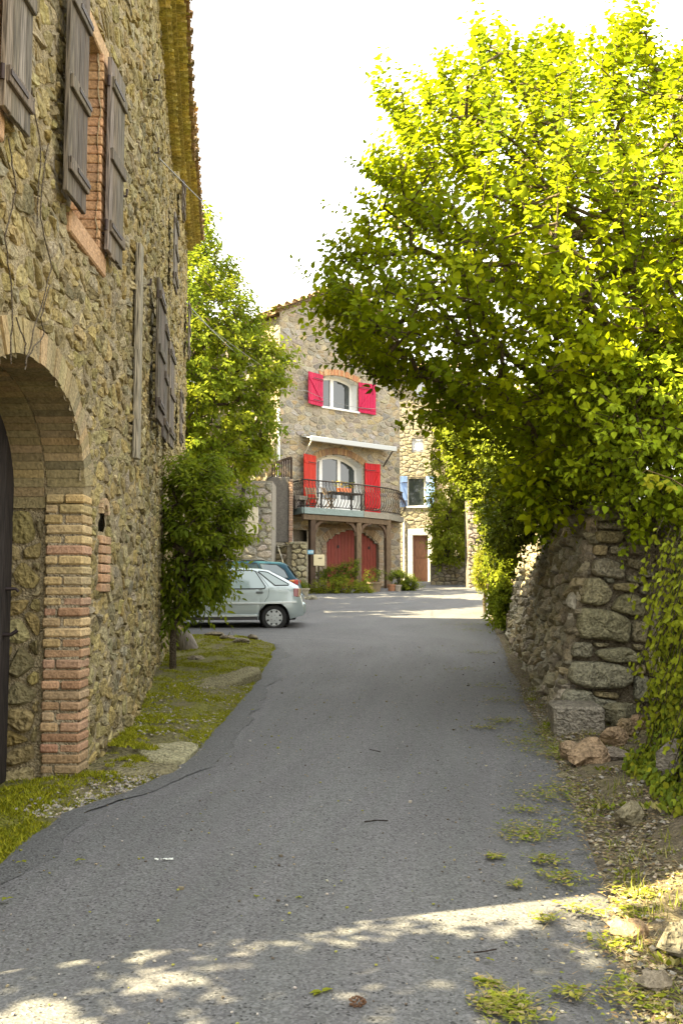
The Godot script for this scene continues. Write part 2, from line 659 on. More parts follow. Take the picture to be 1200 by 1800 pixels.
# mortar bed: a rough sheet over the wall with its openings left out
func bed(outer: PackedVector2Array, holes: Array, xf: Transform3D, step: float, amp: float, col: Color, seed_: int) -> MB:
	var lo := outer[0]
	var hi := outer[0]
	for p in outer:
		lo = lo.min(p)
		hi = hi.max(p)
	var nx := maxi(1, int(round((hi.x - lo.x) / step)))
	var ny := maxi(1, int(round((hi.y - lo.y) / step)))
	var nz := FastNoiseLite.new()
	nz.seed = seed_
	nz.frequency = 4.0
	var mb := MB.new()
	var pts := []
	for j in ny + 1:
		var row := PackedVector3Array()
		for i in nx + 1:
			var p := lo + Vector2((hi.x - lo.x) * i / nx, (hi.y - lo.y) * j / ny)
			row.append(xf * Vector3(p.x, p.y, nz.get_noise_2d(p.x, p.y) * amp))
		pts.append(row)
	var sq := outer.size() == 4
	for j in ny:
		for i in nx:
			var ce := lo + Vector2((hi.x - lo.x) * (i + 0.5) / nx, (hi.y - lo.y) * (j + 0.5) / ny)
			var ok := sq or Geometry2D.is_point_in_polygon(ce, outer)
			for hq in holes:
				if ok and Geometry2D.is_point_in_polygon(ce, hq): ok = false
			if not ok: continue
			var g := 1.0 + nz.get_noise_2d(ce.x * 0.3, ce.y * 0.3) * 0.35
			mb.quad(pts[j][i], pts[j][i + 1], pts[j + 1][i + 1], pts[j + 1][i], xf.basis.z, Color(col.r * g, col.g * g, col.b * g))
	return mb
func rect(x0: float, y0: float, x1: float, y1: float) -> PackedVector2Array:
	return PackedVector2Array([Vector2(x0, y0), Vector2(x1, y0), Vector2(x1, y1), Vector2(x0, y1)])
func jit(rng: RandomNumberGenerator, c: Color, a := 0.15) -> Color:
	var f := rng.randf_range(1.0 - a, 1.0 + a)
	return Color(c.r * f * rng.randf_range(0.95, 1.05), c.g * f, c.b * f * rng.randf_range(0.92, 1.08))

# ---------------------------------------------------------------- lie of the land
func table(t: Array, d: float) -> float:
	if d <= t[0][0]: return t[0][1]
	for i in t.size() - 1:
		if d <= t[i + 1][0]:
			return lerpf(t[i][1], t[i + 1][1], (d - t[i][0]) / (t[i + 1][0] - t[i][0]))
	return t[t.size() - 1][1]
const LEFT := [[-8, -2.3], [3.6, -2.1], [5.4, -1.8], [6.3, -1.76], [6.9, -1.5], [7.4, -1.3], [8.5, -1.2], [12.1, -1.1], [15.5, -1.12], [18.0, -1.2], [18.9, -1.7], [19.6, -2.9], [20.3, -9.0], [29.0, -9.0], [30.0, -4.6], [35.0, -2.0], [38.0, -0.4], [41.0, 1.9], [44.0, 2.9], [60, 3.2]]
const RIGHT := [[-8, 0.8], [3.5, 1.02], [5.0, 1.36], [7.8, 1.68], [10.8, 2.02], [16.3, 2.72], [21.0, 3.3], [26.0, 3.95], [32.0, 4.9], [37.6, 5.7], [44.0, 6.4], [60, 7.5]]
func road_in(x: float, d: float) -> float:      # metres inside the tarmac, negative outside
	return minf(x - table(LEFT, d), table(RIGHT, d) - x)
const WALLINE := [[-8, 2.0], [4.4, 2.0], [7.1, 2.12], [7.6, 3.0], [9.95, 3.2], [10.4, 2.75], [16, 3.35], [21, 3.95], [27, 4.7], [33, 6.0], [60, 9.0]]
var gn := FastNoiseLite.new()
func gy(x: float, d: float) -> float:
	var s := road_in(x, d)
	var y := gh(d)
	if s > -0.02:
		y -= 0.03 * smoothstep(-0.02, 0.1, s)
	else:
		var k := smoothstep(0.02, 0.35, -s)
		y += k * (0.035 + 0.05 * gn.get_noise_2d(x * 3.0, d * 3.0)) + 0.012 * gn.get_noise_2d(x * 14.0, d * 14.0)
	if x > 1.0:
		var wl := table(WALLINE, d)
		y += 1.7 * smoothstep(wl, wl + 0.5, x) + 0.11 * smoothstep(wl - 0.55, wl + 0.1, x) * (1.0 + 0.6 * gn.get_noise_2d(x * 5.0 + 40.0, d * 5.0))
	if x < -1.1 and d > 8.0 and d < 19.0:
		y += 0.06 * smoothstep(-1.1, -1.9, x)
	return y
func lines(segs: Array) -> PackedFloat32Array:
	var o := PackedFloat32Array()
	for s in segs:
		var k := int(round((s[1] - s[0]) / s[2]))
		for i in k: o.append(s[0] + (s[1] - s[0]) * i / k)
	o.append(segs[segs.size() - 1][1])
	return o

func build_setting() -> void:
	gn.seed = 21
	gn.frequency = 0.35
	var xs := lines([[-400, -40, 60], [-40, -10, 3], [-10, -3.4, 0.4], [-3.4, 3.4, 0.06], [3.4, 8, 0.3], [8, 40, 3.2], [40, 400, 60]])
	var ds := lines([[-60, -4, 8], [-4, 3, 0.25], [3, 13, 0.06], [13, 27, 0.14], [27, 48, 0.5], [48, 80, 4], [80, 600, 65]])
	var rows := []
	var cols := []
	var moss := Color(0.17, 0.17, 0.022)
	var dirt := Color(0.19, 0.155, 0.105)
	for d in ds:
		var row := PackedVector3Array()
		var cr := PackedColorArray()
		for x in xs:
			row.append(Vector3(x, gy(x, d), -d))
			var a := gn.get_noise_2d(x * 4.0 + 9.0, d * 4.0)
			var b := gn.get_noise_2d(x * 17.0, d * 17.0 + 5.0)
			var g := clampf(0.62 + a * 0.9 + b * 0.5, 0, 1) if x < 0.0 else clampf(a * 0.8 + b * 0.7, 0, 1) * 0.7
			var f := 1.0 + 0.25 * b
			cr.append(Color(lerpf(dirt.r, moss.r, g) * f, lerpf(dirt.g, moss.g, g) * f, lerpf(dirt.b, moss.b, g) * f))
		rows.append(row)
		cols.append(cr)
	var mb := MB.new()
	mb.sheet(rows, Vector3.UP, cols)
	structure("ground", mb, M.dirt)
	# the lane
	rows = []
	cols = []
	var wob := FastNoiseLite.new()
	wob.seed = 4
	wob.frequency = 0.8
	for d in lines([[-8, 3, 0.4], [3, 14, 0.1], [14, 30, 0.25], [30, 48, 0.6]]):
		var l := table(LEFT, d) + 0.05 * wob.get_noise_2d(d * 1.7, 0.0)
		var r := table(RIGHT, d) + 0.12 * wob.get_noise_2d(d * 1.1, 9.0) + 0.05 * wob.get_noise_2d(d * 5.0, 3.0)
		var row := PackedVector3Array()
		var cr := PackedColorArray()
		var K := 44
		for i in K + 1:
			var t := float(i) / K
			var x := lerpf(l, r, t)
			var crown := 0.03 * sin(PI * t)
			var y := gh(d) + crown + 0.006 * wob.get_noise_2d(x * 2.0, d * 2.0)
			if i == 0 or i == K: y -= 0.035
			row.append(Vector3(x, y, -d))
			var a := wob.get_noise_2d(x * 1.2, d * 0.9)
			var b := wob.get_noise_2d(x * 6.0, d * 6.0)
			var f := 1.0 + 0.2 * a + 0.12 * b
			cr.append(Color(0.176 * f, 0.174 * f, 0.176 * f))
		rows.append(row)
		cols.append(cr)
	mb = MB.new()
	mb.sheet(rows, Vector3.UP, cols)
	structure("road", mb, M.asphalt)
	# a separate darker sheet along the left edge, ragged on the inside
	mb = MB.new()
	rows = []
	for d in lines([[4.6, 18.2, 0.05]]):
		var l := table(LEFT, d) + 0.05 * wob.get_noise_2d(d * 1.7, 0.0)
		var w := (0.24 + 0.16 * wob.get_noise_2d(d * 0.7, 31.0) + 0.04 * wob.get_noise_2d(d * 3.0, 17.0)) * clampf((18.2 - d) / 2.0, 0.15, 1.0)
		var row := PackedVector3Array()
		for k in 4:
			var x := l + 0.015 + maxf(w, 0.03) * k / 3.0
			var tt := (x - l) / (table(RIGHT, d) - l)
			row.append(Vector3(x, gh(d) + 0.03 * sin(PI * tt) + 0.006 * wob.get_noise_2d(x * 2.0, d * 2.0) + ([-0.006, 0.008, 0.008, 0.0045][k]), -d))
		rows.append(row)
	mb.sheet(rows, Vector3.UP, null, Color(0.148, 0.146, 0.146))
	structure("edge_strip", mb, M.asphalt)

# ---------------------------------------------------------------- a board shutter
# foot: lower corner at the hinge; u: along the leaf, nn: outward
func shutter(parent: Node3D, foot: Vector3, u: Vector3, nn: Vector3, w: float, h: float, planks: int, pal: Array, m: Material, seed_: int, battens := [0.12, 0.5, 0.88], called := "shutter", arch := 0.0, zed := false, label := "", thick := 0.032) -> Node3D:
	var rng := RandomNumberGenerator.new()
	rng.seed = seed_
	var o := Node3D.new()
	o.name = called
	parent.add_child(o, true)
	o.position = foot - base_of(parent)
	if label: o.set_meta("label", label)
	var bs := Basis(u, Vector3.UP, nn)
	var painted: bool = m == M.paintwood
	var pw := w / planks
	for k in planks:
		var mb := MB.new()
		var dy := rng.randf_range(-0.012, 0.012)
		var top := h + rng.randf_range(-0.008, 0.008)
		if arch != 0.0:
			var f := (k + 0.5) / planks
			top += arch * (f * (2.0 - f))
		mb.box(foot + u * (pw * (k + 0.5)) + Vector3.UP * ((top + dy) * 0.5) + nn * (rng.randf_range(0.0, 0.003)), Vector3(pw - (0.004 if painted else 0.007), top - dy, thick), jit(rng, pal[rng.randi() % pal.size()], 0.05 if painted else 0.16), bs, 0.004)
		part(o, "plank", mb, m)
	for b in battens:
		var mb := MB.new()
		mb.box(foot + u * (w * 0.5) + Vector3.UP * (h * b) + nn * (thick * 0.5 + 0.013), Vector3(w * 0.96, 0.095, 0.026), jit(rng, pal[0], 0.1), bs, 0.005)
		part(o, "batten", mb, m)
		if b != 0.5:
			var hb := MB.new()
			hb.box(foot + u * (w * 0.35) + Vector3.UP * (h * b + 0.004) + nn * (thick * 0.5 + 0.03), Vector3(w * 0.66, 0.03, 0.006), Color(0.05, 0.035, 0.03), bs)
			hb.tube([foot + Vector3.UP * (h * b - 0.04), foot + Vector3.UP * (h * b + 0.045)], 0.014, Color(0.05, 0.035, 0.03))
			part(o, "hinge", hb, M.iron)
	if zed:
		var zb := MB.new()
		zb.bar(foot + u * (w * 0.12) + Vector3.UP * (h * 0.2) + nn * (thick * 0.5 + 0.012), foot + u * (w * 0.88) + Vector3.UP * (h * 0.8) + nn * (thick * 0.5 + 0.012), 0.08, 0.022, pal[0], nn)
		part(o, "brace", zb, m)
	return o

const OCHRE := [Color(0.345, 0.27, 0.115), Color(0.31, 0.25, 0.115), Color(0.245, 0.195, 0.085), Color(0.375, 0.31, 0.16), Color(0.33, 0.25, 0.10), Color(0.295, 0.25, 0.155), Color(0.215, 0.175, 0.09), Color(0.325, 0.265, 0.11)]
const BRICKS := [Color(0.48, 0.235, 0.12), Color(0.52, 0.30, 0.155), Color(0.46, 0.21, 0.115), Color(0.54, 0.36, 0.19)]
const GREYWOOD := [Color(0.185, 0.152, 0.115), Color(0.25, 0.212, 0.165), Color(0.155, 0.128, 0.098)]

func arch_v(u: float, c: float, a: float, spring: float, rise: float, e := 2.3) -> float:
	return spring + rise * pow(maxf(0.0, 1.0 - pow(absf(u - c) / a, e)), 1.0 / e)
func arch_poly(c: float, a: float, foot: float, spring: float, rise: float, steps := 22, e := 2.3) -> PackedVector2Array:
	var p := PackedVector2Array([Vector2(c - a, foot), Vector2(c + a, foot)])
	for i in steps + 1:
		var an := PI * i / steps
		var x := c + a * signf(cos(an)) * pow(absf(cos(an)), 2.0 / e)
		p.append(Vector2(x, spring + rise * pow(maxf(sin(an), 0.0), 2.0 / e)))
	return p

func eave(parent: Node3D, o: Vector3, u: Vector3, nn: Vector3, L: float, h: float, seed_: int) -> void:
	# two corbelled courses of tiles bedded in mortar, then the ends of the roof tiles
	var rng := RandomNumberGenerator.new()
	rng.seed = seed_
	var step := 0.19
	var N := int(L / step)
	var pal := [Color(0.56, 0.45, 0.11), Color(0.52, 0.41, 0.10), Color(0.60, 0.48, 0.14), Color(0.47, 0.37, 0.10)]
	for row in 2:
		var y := h + 0.17 * row
		for i in N:
			var p := o + u * (step * (i + 0.5 + 0.5 * row * 0.0)) + nn * (0.075 + 0.16 * row - 0.02) + Vector3.UP * (y + rng.randf_range(-0.006, 0.006))
			var mb := MB.new()
			# a tile laid hollow side down, its hollow stopped with mortar further in
			var tcol := jit(rng, pal[rng.randi() % 4], 0.16)
			half_tile(mb, p - nn * 0.12 - Vector3.UP * 0.01, p + nn * (0.10 + rng.randf_range(-0.012, 0.012)) - Vector3.UP * (0.01 + rng.randf_range(0, 0.012)), u, 0.093, 0.093, tcol)
			mb.box(p + Vector3.UP * 0.02, Vector3(0.15, 0.05, 0.10), Color(tcol.r * 0.9, tcol.g * 0.9, tcol.b * 0.9), Basis(u, Vector3.UP, nn))
			part(parent, "eave_tile", mb, M.tile)
		# the flat course that closes the row
		var fb := MB.new()
		fb.box(o + u * (L * 0.5) + nn * (0.06 + 0.16 * row) + Vector3.UP * (y + 0.135), Vector3(L, 0.035, 0.30), Color(0.54, 0.43, 0.13), Basis(u, Vector3.UP, nn))
		part(parent, "eave_course", fb, M.tile)
	var tp := [Color(0.42, 0.27, 0.14), Color(0.36, 0.23, 0.12), Color(0.46, 0.32, 0.18), Color(0.33, 0.25, 0.15)]
	for i in N + 1:
		var mb := MB.new()
		var c := o + u * (step * i) + Vector3.UP * (h + 0.36) + nn * 0.05
		var dn := (nn * 0.95 - Vector3.UP * 0.30).normalized()
		half_tile(mb, c - dn * 0.30, c + dn * (0.36 + rng.randf_range(-0.015, 0.015)), u, 0.095, 0.075, jit(rng, tp[rng.randi() % 4], 0.15), i % 2 == 1)
		part(parent, "roof_tile", mb, M.tile)
# one canal tile from a to b, u across it; hollow side down, or up when it is a channel
func half_tile(mb: MB, a: Vector3, b: Vector3, u: Vector3, r0: float, r1: float, col: Color, channel := false) -> void:
	var t := (b - a).normalized()
	var up := u.cross(t).normalized()
	if up.y < 0: up = -up
	if channel: up = -up
	var rings := [[], []]
	for k in 7:
		var an := PI * k / 6.0
		for e in 2:
			var c := a if e == 0 else b
			var r := r0 if e == 0 else r1
			if channel: r = r1 if e == 0 else r0
			rings[e].append([c + u * (cos(an) * r) + up * (sin(an) * r * 0.75), c + u * (cos(an) * (r - 0.014)) + up * (sin(an) * (r - 0.014) * 0.75), u * cos(an) + up * sin(an)])
	for k in 6:
		var A = rings[0][k]; var B = rings[0][k + 1]; var C = rings[1][k + 1]; var D = rings[1][k]
		mb.quad(A[0], B[0], C[0], D[0], A[2] + B[2], col)
		mb.quad(A[1], B[1], C[1], D[1], -(A[2] + B[2]), col)
		mb.quad(C[0], D[0], D[1], C[1], t, col)
		mb.quad(A[0], B[0], B[1], A[1], -t, col)
	for e in [0, 6]:
		mb.quad(rings[0][e][0], rings[0][e][1], rings[1][e][1], rings[1][e][0], -up, col)

func build_left_house() -> void:
	var rng := RandomNumberGenerator.new()
	rng.seed = 77
	var H := thing("stone_house", "tall old house of ochre rubble stone with an arched doorway and weathered wooden shutters", "house", Vector3(-1.87, 0.2, -7))
	var xf1 := Transform3D(Basis(Vector3(0, 0, -1), Vector3.UP, Vector3(1, 0, 0)), Vector3(-1.87, 0, 0))
	var U2 := Vector3(-0.1322, 0, -1).normalized()
	var N2 := Vector3(-U2.z, 0, U2.x)
	var xf2 := Transform3D(Basis(U2, Vector3.UP, N2), Vector3(-1.87, 0, -9.0))
	var U3 := Vector3(-0.117, 0, -1).normalized()
	var N3 := Vector3(-U3.z, 0, U3.x)
	var xf3 := Transform3D(Basis(U3, Vector3.UP, N3), Vector3(-2.75, 0, -15.66))
	var ac := 6.05
	var aa := 1.12
	var door := arch_poly(ac, aa, -0.5, 2.2, 0.8)
	var door_o := arch_poly(ac, aa + 0.225, -0.5, 2.2, 1.02)
	var winB := rect(6.70, 4.22, 7.42, 5.76)
	var winBo := rect(6.6, 4.02, 7.62, 5.9)
	var winA := rect(4.32, 4.22, 5.07, 5.76)
	var niche := rect(7.69, 2.05, 7.85, 2.27)
	var nicheo := rect(7.62, 1.62, 7.92, 2.36)
	var o1 := rect(3.7, -0.3, 9.0, 8.4)
	part(H, "wall", bed(o1, [door, winB, winA, niche], xf1, 0.055, 0.03, Color(0.345, 0.28, 0.165), 5), M.mortar)
	lay_stones(H, rubble(rect(3.7, -0.1, 9.0, 8.4), [door_o, winBo, winA, nicheo], 0.145, 0.098, 0.02, 31, 0.3), xf1, 0.014, OCHRE, 41, 230, 0.84, 0.9)
	# bay two: openings behind its shutters
	var w1 := rect(2.05, 3.45, 2.85, 4.95)
	var w2 := rect(5.35, 6.15, 6.1, 7.35)
	var w3 := rect(4.95, 3.6, 5.7, 5.05)
	var o2 := rect(0, -0.2, 6.72, 8.4)
	part(H, "wall", bed(o2, [w1, w2, w3], xf2, 0.09, 0.03, Color(0.345, 0.28, 0.165), 6), M.mortar)
	lay_stones(H, rubble(rect(0, 0.2, 6.72, 8.4), [w1, w2, w3], 0.16, 0.105, 0.02, 32, 0.28), xf2, 0.02, OCHRE, 42, 70, 0.78, 0.7)
	var o3 := rect(0, 0.3, 6.1, 9.25)
	part(H, "wall", bed(o3, [], xf3, 0.12, 0.03, Color(0.345, 0.28, 0.165), 7), M.mortar)
	lay_stones(H, rubble(rect(0, 0.6, 6.1, 9.25), [], 0.22, 0.14, 0.024, 33, 0.18), xf3, 0.028, OCHRE, 43, 0, 0.78, 0.7)
	# body behind the faces: gables, back, floors
	var core := MB.new()
	var cc := Color(0.36, 0.3, 0.18)
	core.box(Vector3(-5.6, 4.0, -6.4), Vector3(6.1, 9.4, 5.4), cc)          # behind bay one
	core.quad(Vector3(-1.87, -0.5, -3.7), Vector3(-8.65, -0.5, -3.7), Vector3(-8.65, 8.7, -3.7), Vector3(-1.87, 8.7, -3.7), Vector3(0, 0, 1), cc)
	core.box(Vector3(-5.75, 4.2, -12.38), Vector3(5.8, 9.4, 6.56), cc)
	core.box(Vector3(-6.42, 4.7, -18.7), Vector3(5.7, 9.7, 6.04), cc)
	core.quad(Vector3(-3.46, 0, -21.74), Vector3(-9.3, 0, -21.74), Vector3(-9.3, 9.55, -21.74), Vector3(-3.46, 9.55, -21.74), Vector3(0, 0, -1), cc)
	core.quad(Vector3(-2.75, 8.0, -15.66), Vector3(-9.3, 8.0, -15.66), Vector3(-9.3, 9.6, -15.66), Vector3(-2.75, 9.6, -15.66), Vector3(0, 0, 1), cc)
	part(H, "masonry", core, M.mortar)
	var rb := MB.new()
	var rc := Color(0.38, 0.25, 0.14)
	for a in [[Vector3(-1.62, 8.72, -3.5), Vector3(-1.62, 8.72, -9.0), 0.0], [Vector3(-1.62, 8.72, -9.0), Vector3(-2.5, 8.72, -15.72), 0.0], [Vector3(-2.5, 9.56, -15.6), Vector3(-3.2, 9.56, -21.9), 0.3]]:
		var p: Vector3 = a[0]
		var q: Vector3 = a[1]
		var rg := Vector3(-3.6, 1.05, 0)
		rb.quad(p, q, q + rg, p + rg, Vector3.UP, rc)
		rb.quad(p + rg, q + rg, q + rg * 2.0 - Vector3(0, 2.1, 0), p + rg * 2.0 - Vector3(0, 2.1, 0), Vector3.UP, rc)
		rb.quad(p + Vector3(0, -0.04, 0), q + Vector3(0, -0.04, 0), q + rg + Vector3(0, -0.04, 0), p + rg + Vector3(0, -0.04, 0), Vector3.DOWN, rc)
		rb.tri(p + Vector3(0, -0.04, 0), p + rg, p + rg * 2.0 - Vector3(0, 2.14, 0), Vector3(0, 0, 1), cc)
		rb.tri(q + Vector3(0, -0.04, 0), q + rg, q + rg * 2.0 - Vector3(0, 2.14, 0), Vector3(0, 0, -1), cc)
	part(H, "roof", rb, M.tile)
	eave(H, Vector3(-1.87, 0, -3.7), Vector3(0, 0, -1), Vector3(1, 0, 0), 5.3, 8.39, 1)
	eave(H, Vector3(-1.87, 0, -9.0), U2, N2, 6.72, 8.39, 2)
	eave(H, Vector3(-2.75, 0, -15.66), U3, N3, 6.1, 9.2, 3)
	# ------------- doorway: voussoirs in two rings, brick quoins, rubble jamb, plank door
	var nv := 42
	var prev := Vector2.ZERO
	var ring := []
	for i in nv + 1:
		var an := PI * i / nv
		var e := 2.0 / 2.3
		ring.append([Vector2(ac + aa * signf(cos(an)) * pow(absf(cos(an)), e), 2.2 + 0.8 * pow(maxf(sin(an), 0), e)), Vector2(ac + (aa + 0.22) * signf(cos(an)) * pow(absf(cos(an)), e), 2.2 + 1.02 * pow(maxf(sin(an), 0), e))])
	for row in 2:
		for i in nv:
			var a = ring[i]
			var b = ring[i + 1]
			var ce: Vector2 = (a[0] + a[1] + b[0] + b[1]) * 0.25
			var q := PackedVector2Array()
			for pnt in [a[0], b[0], b[1], a[1]]:
				q.append(pnt + (ce - pnt).normalized() * 0.006)
			var mb := MB.new()
			var dz := rng.randf_range(-0.008, 0.008)
			mb.prism(q, Transform3D(xf1.basis, xf1.origin + Vector3(0.014 - row * 0.29 + dz, 0, 0)), -0.275, jit(rng, [Color(0.36, 0.28, 0.14), Color(0.32, 0.255, 0.13), Color(0.37, 0.27, 0.145), Color(0.28, 0.225, 0.12)][rng.randi() % 4], 0.22), 0.0)
			part(H, "arch_brick", mb, M.brick)
	var soff := MB.new()      # mortar between the bricks of the vault
	for i in nv:
		var a2: Vector2 = ring[i][0]
		var b2: Vector2 = ring[i + 1][0]
		var up := Vector2(0, 0.012)
		a2 += (ring[i][1] - a2).normalized() * 0.02
		b2 += (ring[i + 1][1] - b2).normalized() * 0.02
		soff.quad(xf1 * Vector3(a2.x, a2.y, -0.01), xf1 * Vector3(b2.x, b2.y, -0.01), xf1 * Vector3(b2.x, b2.y, -0.75), xf1 * Vector3(a2.x, a2.y, -0.75), Vector3.DOWN, Color(0.4, 0.33, 0.2))
	part(H, "vault_mortar", soff, M.mortar)
	# far jamb: brick quoin on the outside, rubble behind it
	var jf := Transform3D(Basis(Vector3(1, 0, 0), Vector3.UP, Vector3(0, 0, 1)), Vector3(-1.87, 0, -7.17))
	var y := 0.16
	var k := 0
	while y < 2.24:
		var hh := 0.074
		var cuts := [[-0.265, -0.135], [-0.125, 0.02]] if k % 2 == 0 else [[-0.255, 0.022]]
		if k % 5 == 2: cuts = [[-0.262, -0.17], [-0.16, 0.018]]
		for cu in cuts:
			var mb := MB.new()
			var t := clampf((y - 0.5) / 1.0, 0, 1)
			var base: Color = [Color(0.46, 0.265, 0.16), Color(0.49, 0.31, 0.19), Color(0.43, 0.26, 0.155), Color(0.47, 0.33, 0.19)][rng.randi() % 4] if rng.randf() > smoothstep(0.9, 1.8, y) * 0.85 else [Color(0.49, 0.355, 0.17), Color(0.45, 0.34, 0.18), Color(0.52, 0.39, 0.2)][rng.randi() % 3]
			if y < 0.45: base = Color(0.40, 0.28, 0.16)
			mb.box(Vector3(-1.87 + (cu[0] + cu[1]) * 0.5, y + hh * 0.5, -7.17 - 0.10 + rng.randf_range(-0.014, 0.008)), Vector3(cu[1] - cu[0] - 0.002, hh - 0.011 + rng.randf_range(-0.006, 0.004), 0.25), jit(rng, base, 0.16), Basis(Vector3(0, 0.97, 0.24).normalized(), rng.randf_range(-0.04, 0.04)), 0.011)
			part(H, "brick", mb, M.brick)
		y += hh
		k += 1
	var qm := MB.new()
	qm.box(Vector3(-1.99, 1.05, -7.262), Vector3(0.235, 2.3, 0.2), Color(0.40, 0.33, 0.22))
	qm.box(Vector3(-2.36, 1.05, -7.63), Vector3(0.7, 2.3, 0.85), Color(0.40, 0.33, 0.2))
	part(H, "jamb", qm, M.mortar)
	lay_stones(H, rubble(rect(-0.86, 0.0, -0.285, 2.2), [], 0.2, 0.135, 0.022, 36, 0.2), Transform3D(jf.basis, jf.origin + Vector3(0, 0, -0.025)), 0.03, OCHRE, 46, 40, 0.75, 0.4, "jamb_stone", "jamb_stonework")
	var nj := MB.new()
	nj.box(Vector3(-2.2, 1.0, -4.8), Vector3(0.66, 2.6, 0.25), Color(0.40, 0.3, 0.17))
	part(H, "near_jamb", nj, M.mortar)
	var D := Node3D.new()
	D.name = "door"
	H.add_child(D)
	D.position = Vector3(-2.5, 0.2, -6.05) - H.position
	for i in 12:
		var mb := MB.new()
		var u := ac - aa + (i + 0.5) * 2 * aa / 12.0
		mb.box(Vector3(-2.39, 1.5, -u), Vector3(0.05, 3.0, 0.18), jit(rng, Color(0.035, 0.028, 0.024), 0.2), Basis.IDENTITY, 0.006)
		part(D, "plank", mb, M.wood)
	var hk := MB.new()
	hk.tube([Vector3(-2.4, 1.30, -7.0), Vector3(-2.31, 1.30, -7.02), Vector3(-2.27, 1.33, -7.03)], 0.014, Color(0.04, 0.03, 0.03))
	hk.tube([Vector3(-2.4, 1.62, -7.03), Vector3(-2.3, 1.62, -7.06), Vector3(-2.28, 1.60, -7.06)], 0.012, Color(0.04, 0.03, 0.03))
	part(D, "latch", hk, M.iron)
	# ------------- window B with brick jambs
	for wv in [[6.70, 7.42], [4.32, 5.07]]:
		var a0: float = wv[0]
		var a1: float = wv[1]
		var yy := 4.22
		var kk := 0
		while yy < 5.72:
			var mb := MB.new()
			var dd := 0.20 if kk % 2 == 0 else 0.15
			mb.box(xf1 * Vector3(a1 + dd * 0.5, yy + 0.036, -0.13 + rng.randf_range(-0.005, 0.005)), Vector3(0.31, 0.066, dd), jit(rng, Color(0.56, 0.335, 0.18), 0.12), Basis.IDENTITY, 0.006)
			part(H, "brick", mb, M.brick)
			yy += 0.074
			kk += 1
		var sm := MB.new()
		var bm := Color(0.55, 0.36, 0.21)
		sm.box(xf1 * Vector3(a1 + 0.09, 4.98, -0.22), Vector3(0.40, 1.62, 0.16), bm)
		sm.box(xf1 * Vector3(a0 - 0.10, 4.98, -0.21), Vector3(0.40, 1.62, 0.2), bm)
		part(H, "window_jamb", sm, M.mortar)
		var li := MB.new()
		li.box(xf1 * Vector3((a0 + a1) * 0.5 + 0.06, 5.83, -0.165), Vector3(0.36, 0.14, a1 - a0 + 0.36), Color(0.50, 0.34, 0.19), Basis.IDENTITY, 0.01)
		part(H, "lintel", li, M.brick)
		var si := MB.new()
		si.box(xf1 * Vector3((a0 + a1) * 0.5 + 0.05, 4.13, -0.15), Vector3(0.36, 0.17, a1 - a0 + 0.3), Color(0.48, 0.30, 0.17), Basis.IDENTITY, 0.012)
		part(H, "sill", si, M.brick)
		var fr := Node3D.new()
		fr.name = "window"
		H.add_child(fr, true)
		var w0 := xf1 * Vector3((a0 + a1) * 0.5, 4.99, -0.30)
		fr.position = w0 - H.position
		var fm := MB.new()
		fm.box(w0 + Vector3(0, 0.72, 0), Vector3(0.05, 0.08, a1 - a0), Color(0.2, 0.15, 0.1))
		fm.box(w0 - Vector3(0, 0.72, 0), Vector3(0.05, 0.08, a1 - a0), Color(0.2, 0.15, 0.1))
		fm.box(w0, Vector3(0.048, 1.4, 0.07), Color(0.2, 0.15, 0.1))
		part(fr, "frame", fm, M.wood)
		var gl := MB.new()
		gl.box(w0 - Vector3(0.02, 0, 0), Vector3(0.008, 1.4, a1 - a0 - 0.02), Color(0.02, 0.02, 0.02))
		part(fr, "pane", gl, M.glass)
	var Ux := Vector3(0, 0, -1)
	# near leaf of window B stands off the wall, the far one lies back; A belongs to a window nearer by
	var aB := Vector3(-1.775, 4.19, -6.68)
	var bB := Vector3(-1.785, 4.19, -6.24)
	shutter(H, aB, (bB - aB).normalized(), Vector3(1, 0, 0.03).normalized(), 0.44, 1.54, 4, GREYWOOD, M.wood, 3, [0.12, 0.48, 0.86])
	shutter(H, Vector3(-1.80, 4.2, -7.43), Vector3(0.02, 0, -1).normalized(), Vector3(1, 0, 0.02).normalized(), 0.46, 1.55, 4, GREYWOOD, M.wood, 4, [0.13, 0.5, 0.87])
	shutter(H, Vector3(-1.80, 4.17, -5.09), Vector3(0.03, 0, -1).normalized(), Vector3(1, 0, 0.03).normalized(), 0.4, 1.55, 4, GREYWOOD, M.wood, 5, [0.12, 0.5, 0.87])
	# shutters of the farther windows, ajar
	for s in [[10.35, 3.42, 0.62, 1.52, 0.12], [11.75, 3.45, 0.5, 1.5, 0.07], [13.3, 3.6, 0.62, 1.42, 0.16], [14.55, 6.2, 0.6, 1.1, 0.08]]:
		var d: float = s[0]
		var p := Vector3(-1.87 - 0.1322 * (d - 9.0), s[1], -d) + N2 * 0.10
		shutter(H, p, (U2 + N2 * s[4] * 0.4).normalized(), (N2 - U2 * s[4] * 0.4).normalized(), s[2], s[3], 4, GREYWOOD, M.wood, int(d * 7), [0.12, 0.5, 0.88])
	for s in [[17.2, 4.2, 0.6, 0.95], [20.3, 6.5, 0.6, 1.15], [16.9, 8.2, 0.5, 0.6]]:
		var d: float = s[0]
		var p := Vector3(-2.75 - 0.117 * (d - 15.66), s[1], -d) + N3 * 0.12
		shutter(H, p, U3, N3, s[2], s[3], 4, GREYWOOD, M.wood, int(d * 7), [0.12, 0.5, 0.88])
	var wm := MB.new()
	for w in [w1, w2, w3]:
		wm.quad(xf2 * Vector3(w[0].x, w[0].y, -0.25), xf2 * Vector3(w[1].x, w[1].y, -0.25), xf2 * Vector3(w[2].x, w[2].y, -0.25), xf2 * Vector3(w[3].x, w[3].y, -0.25), N2, Color(0.03, 0.03, 0.03))
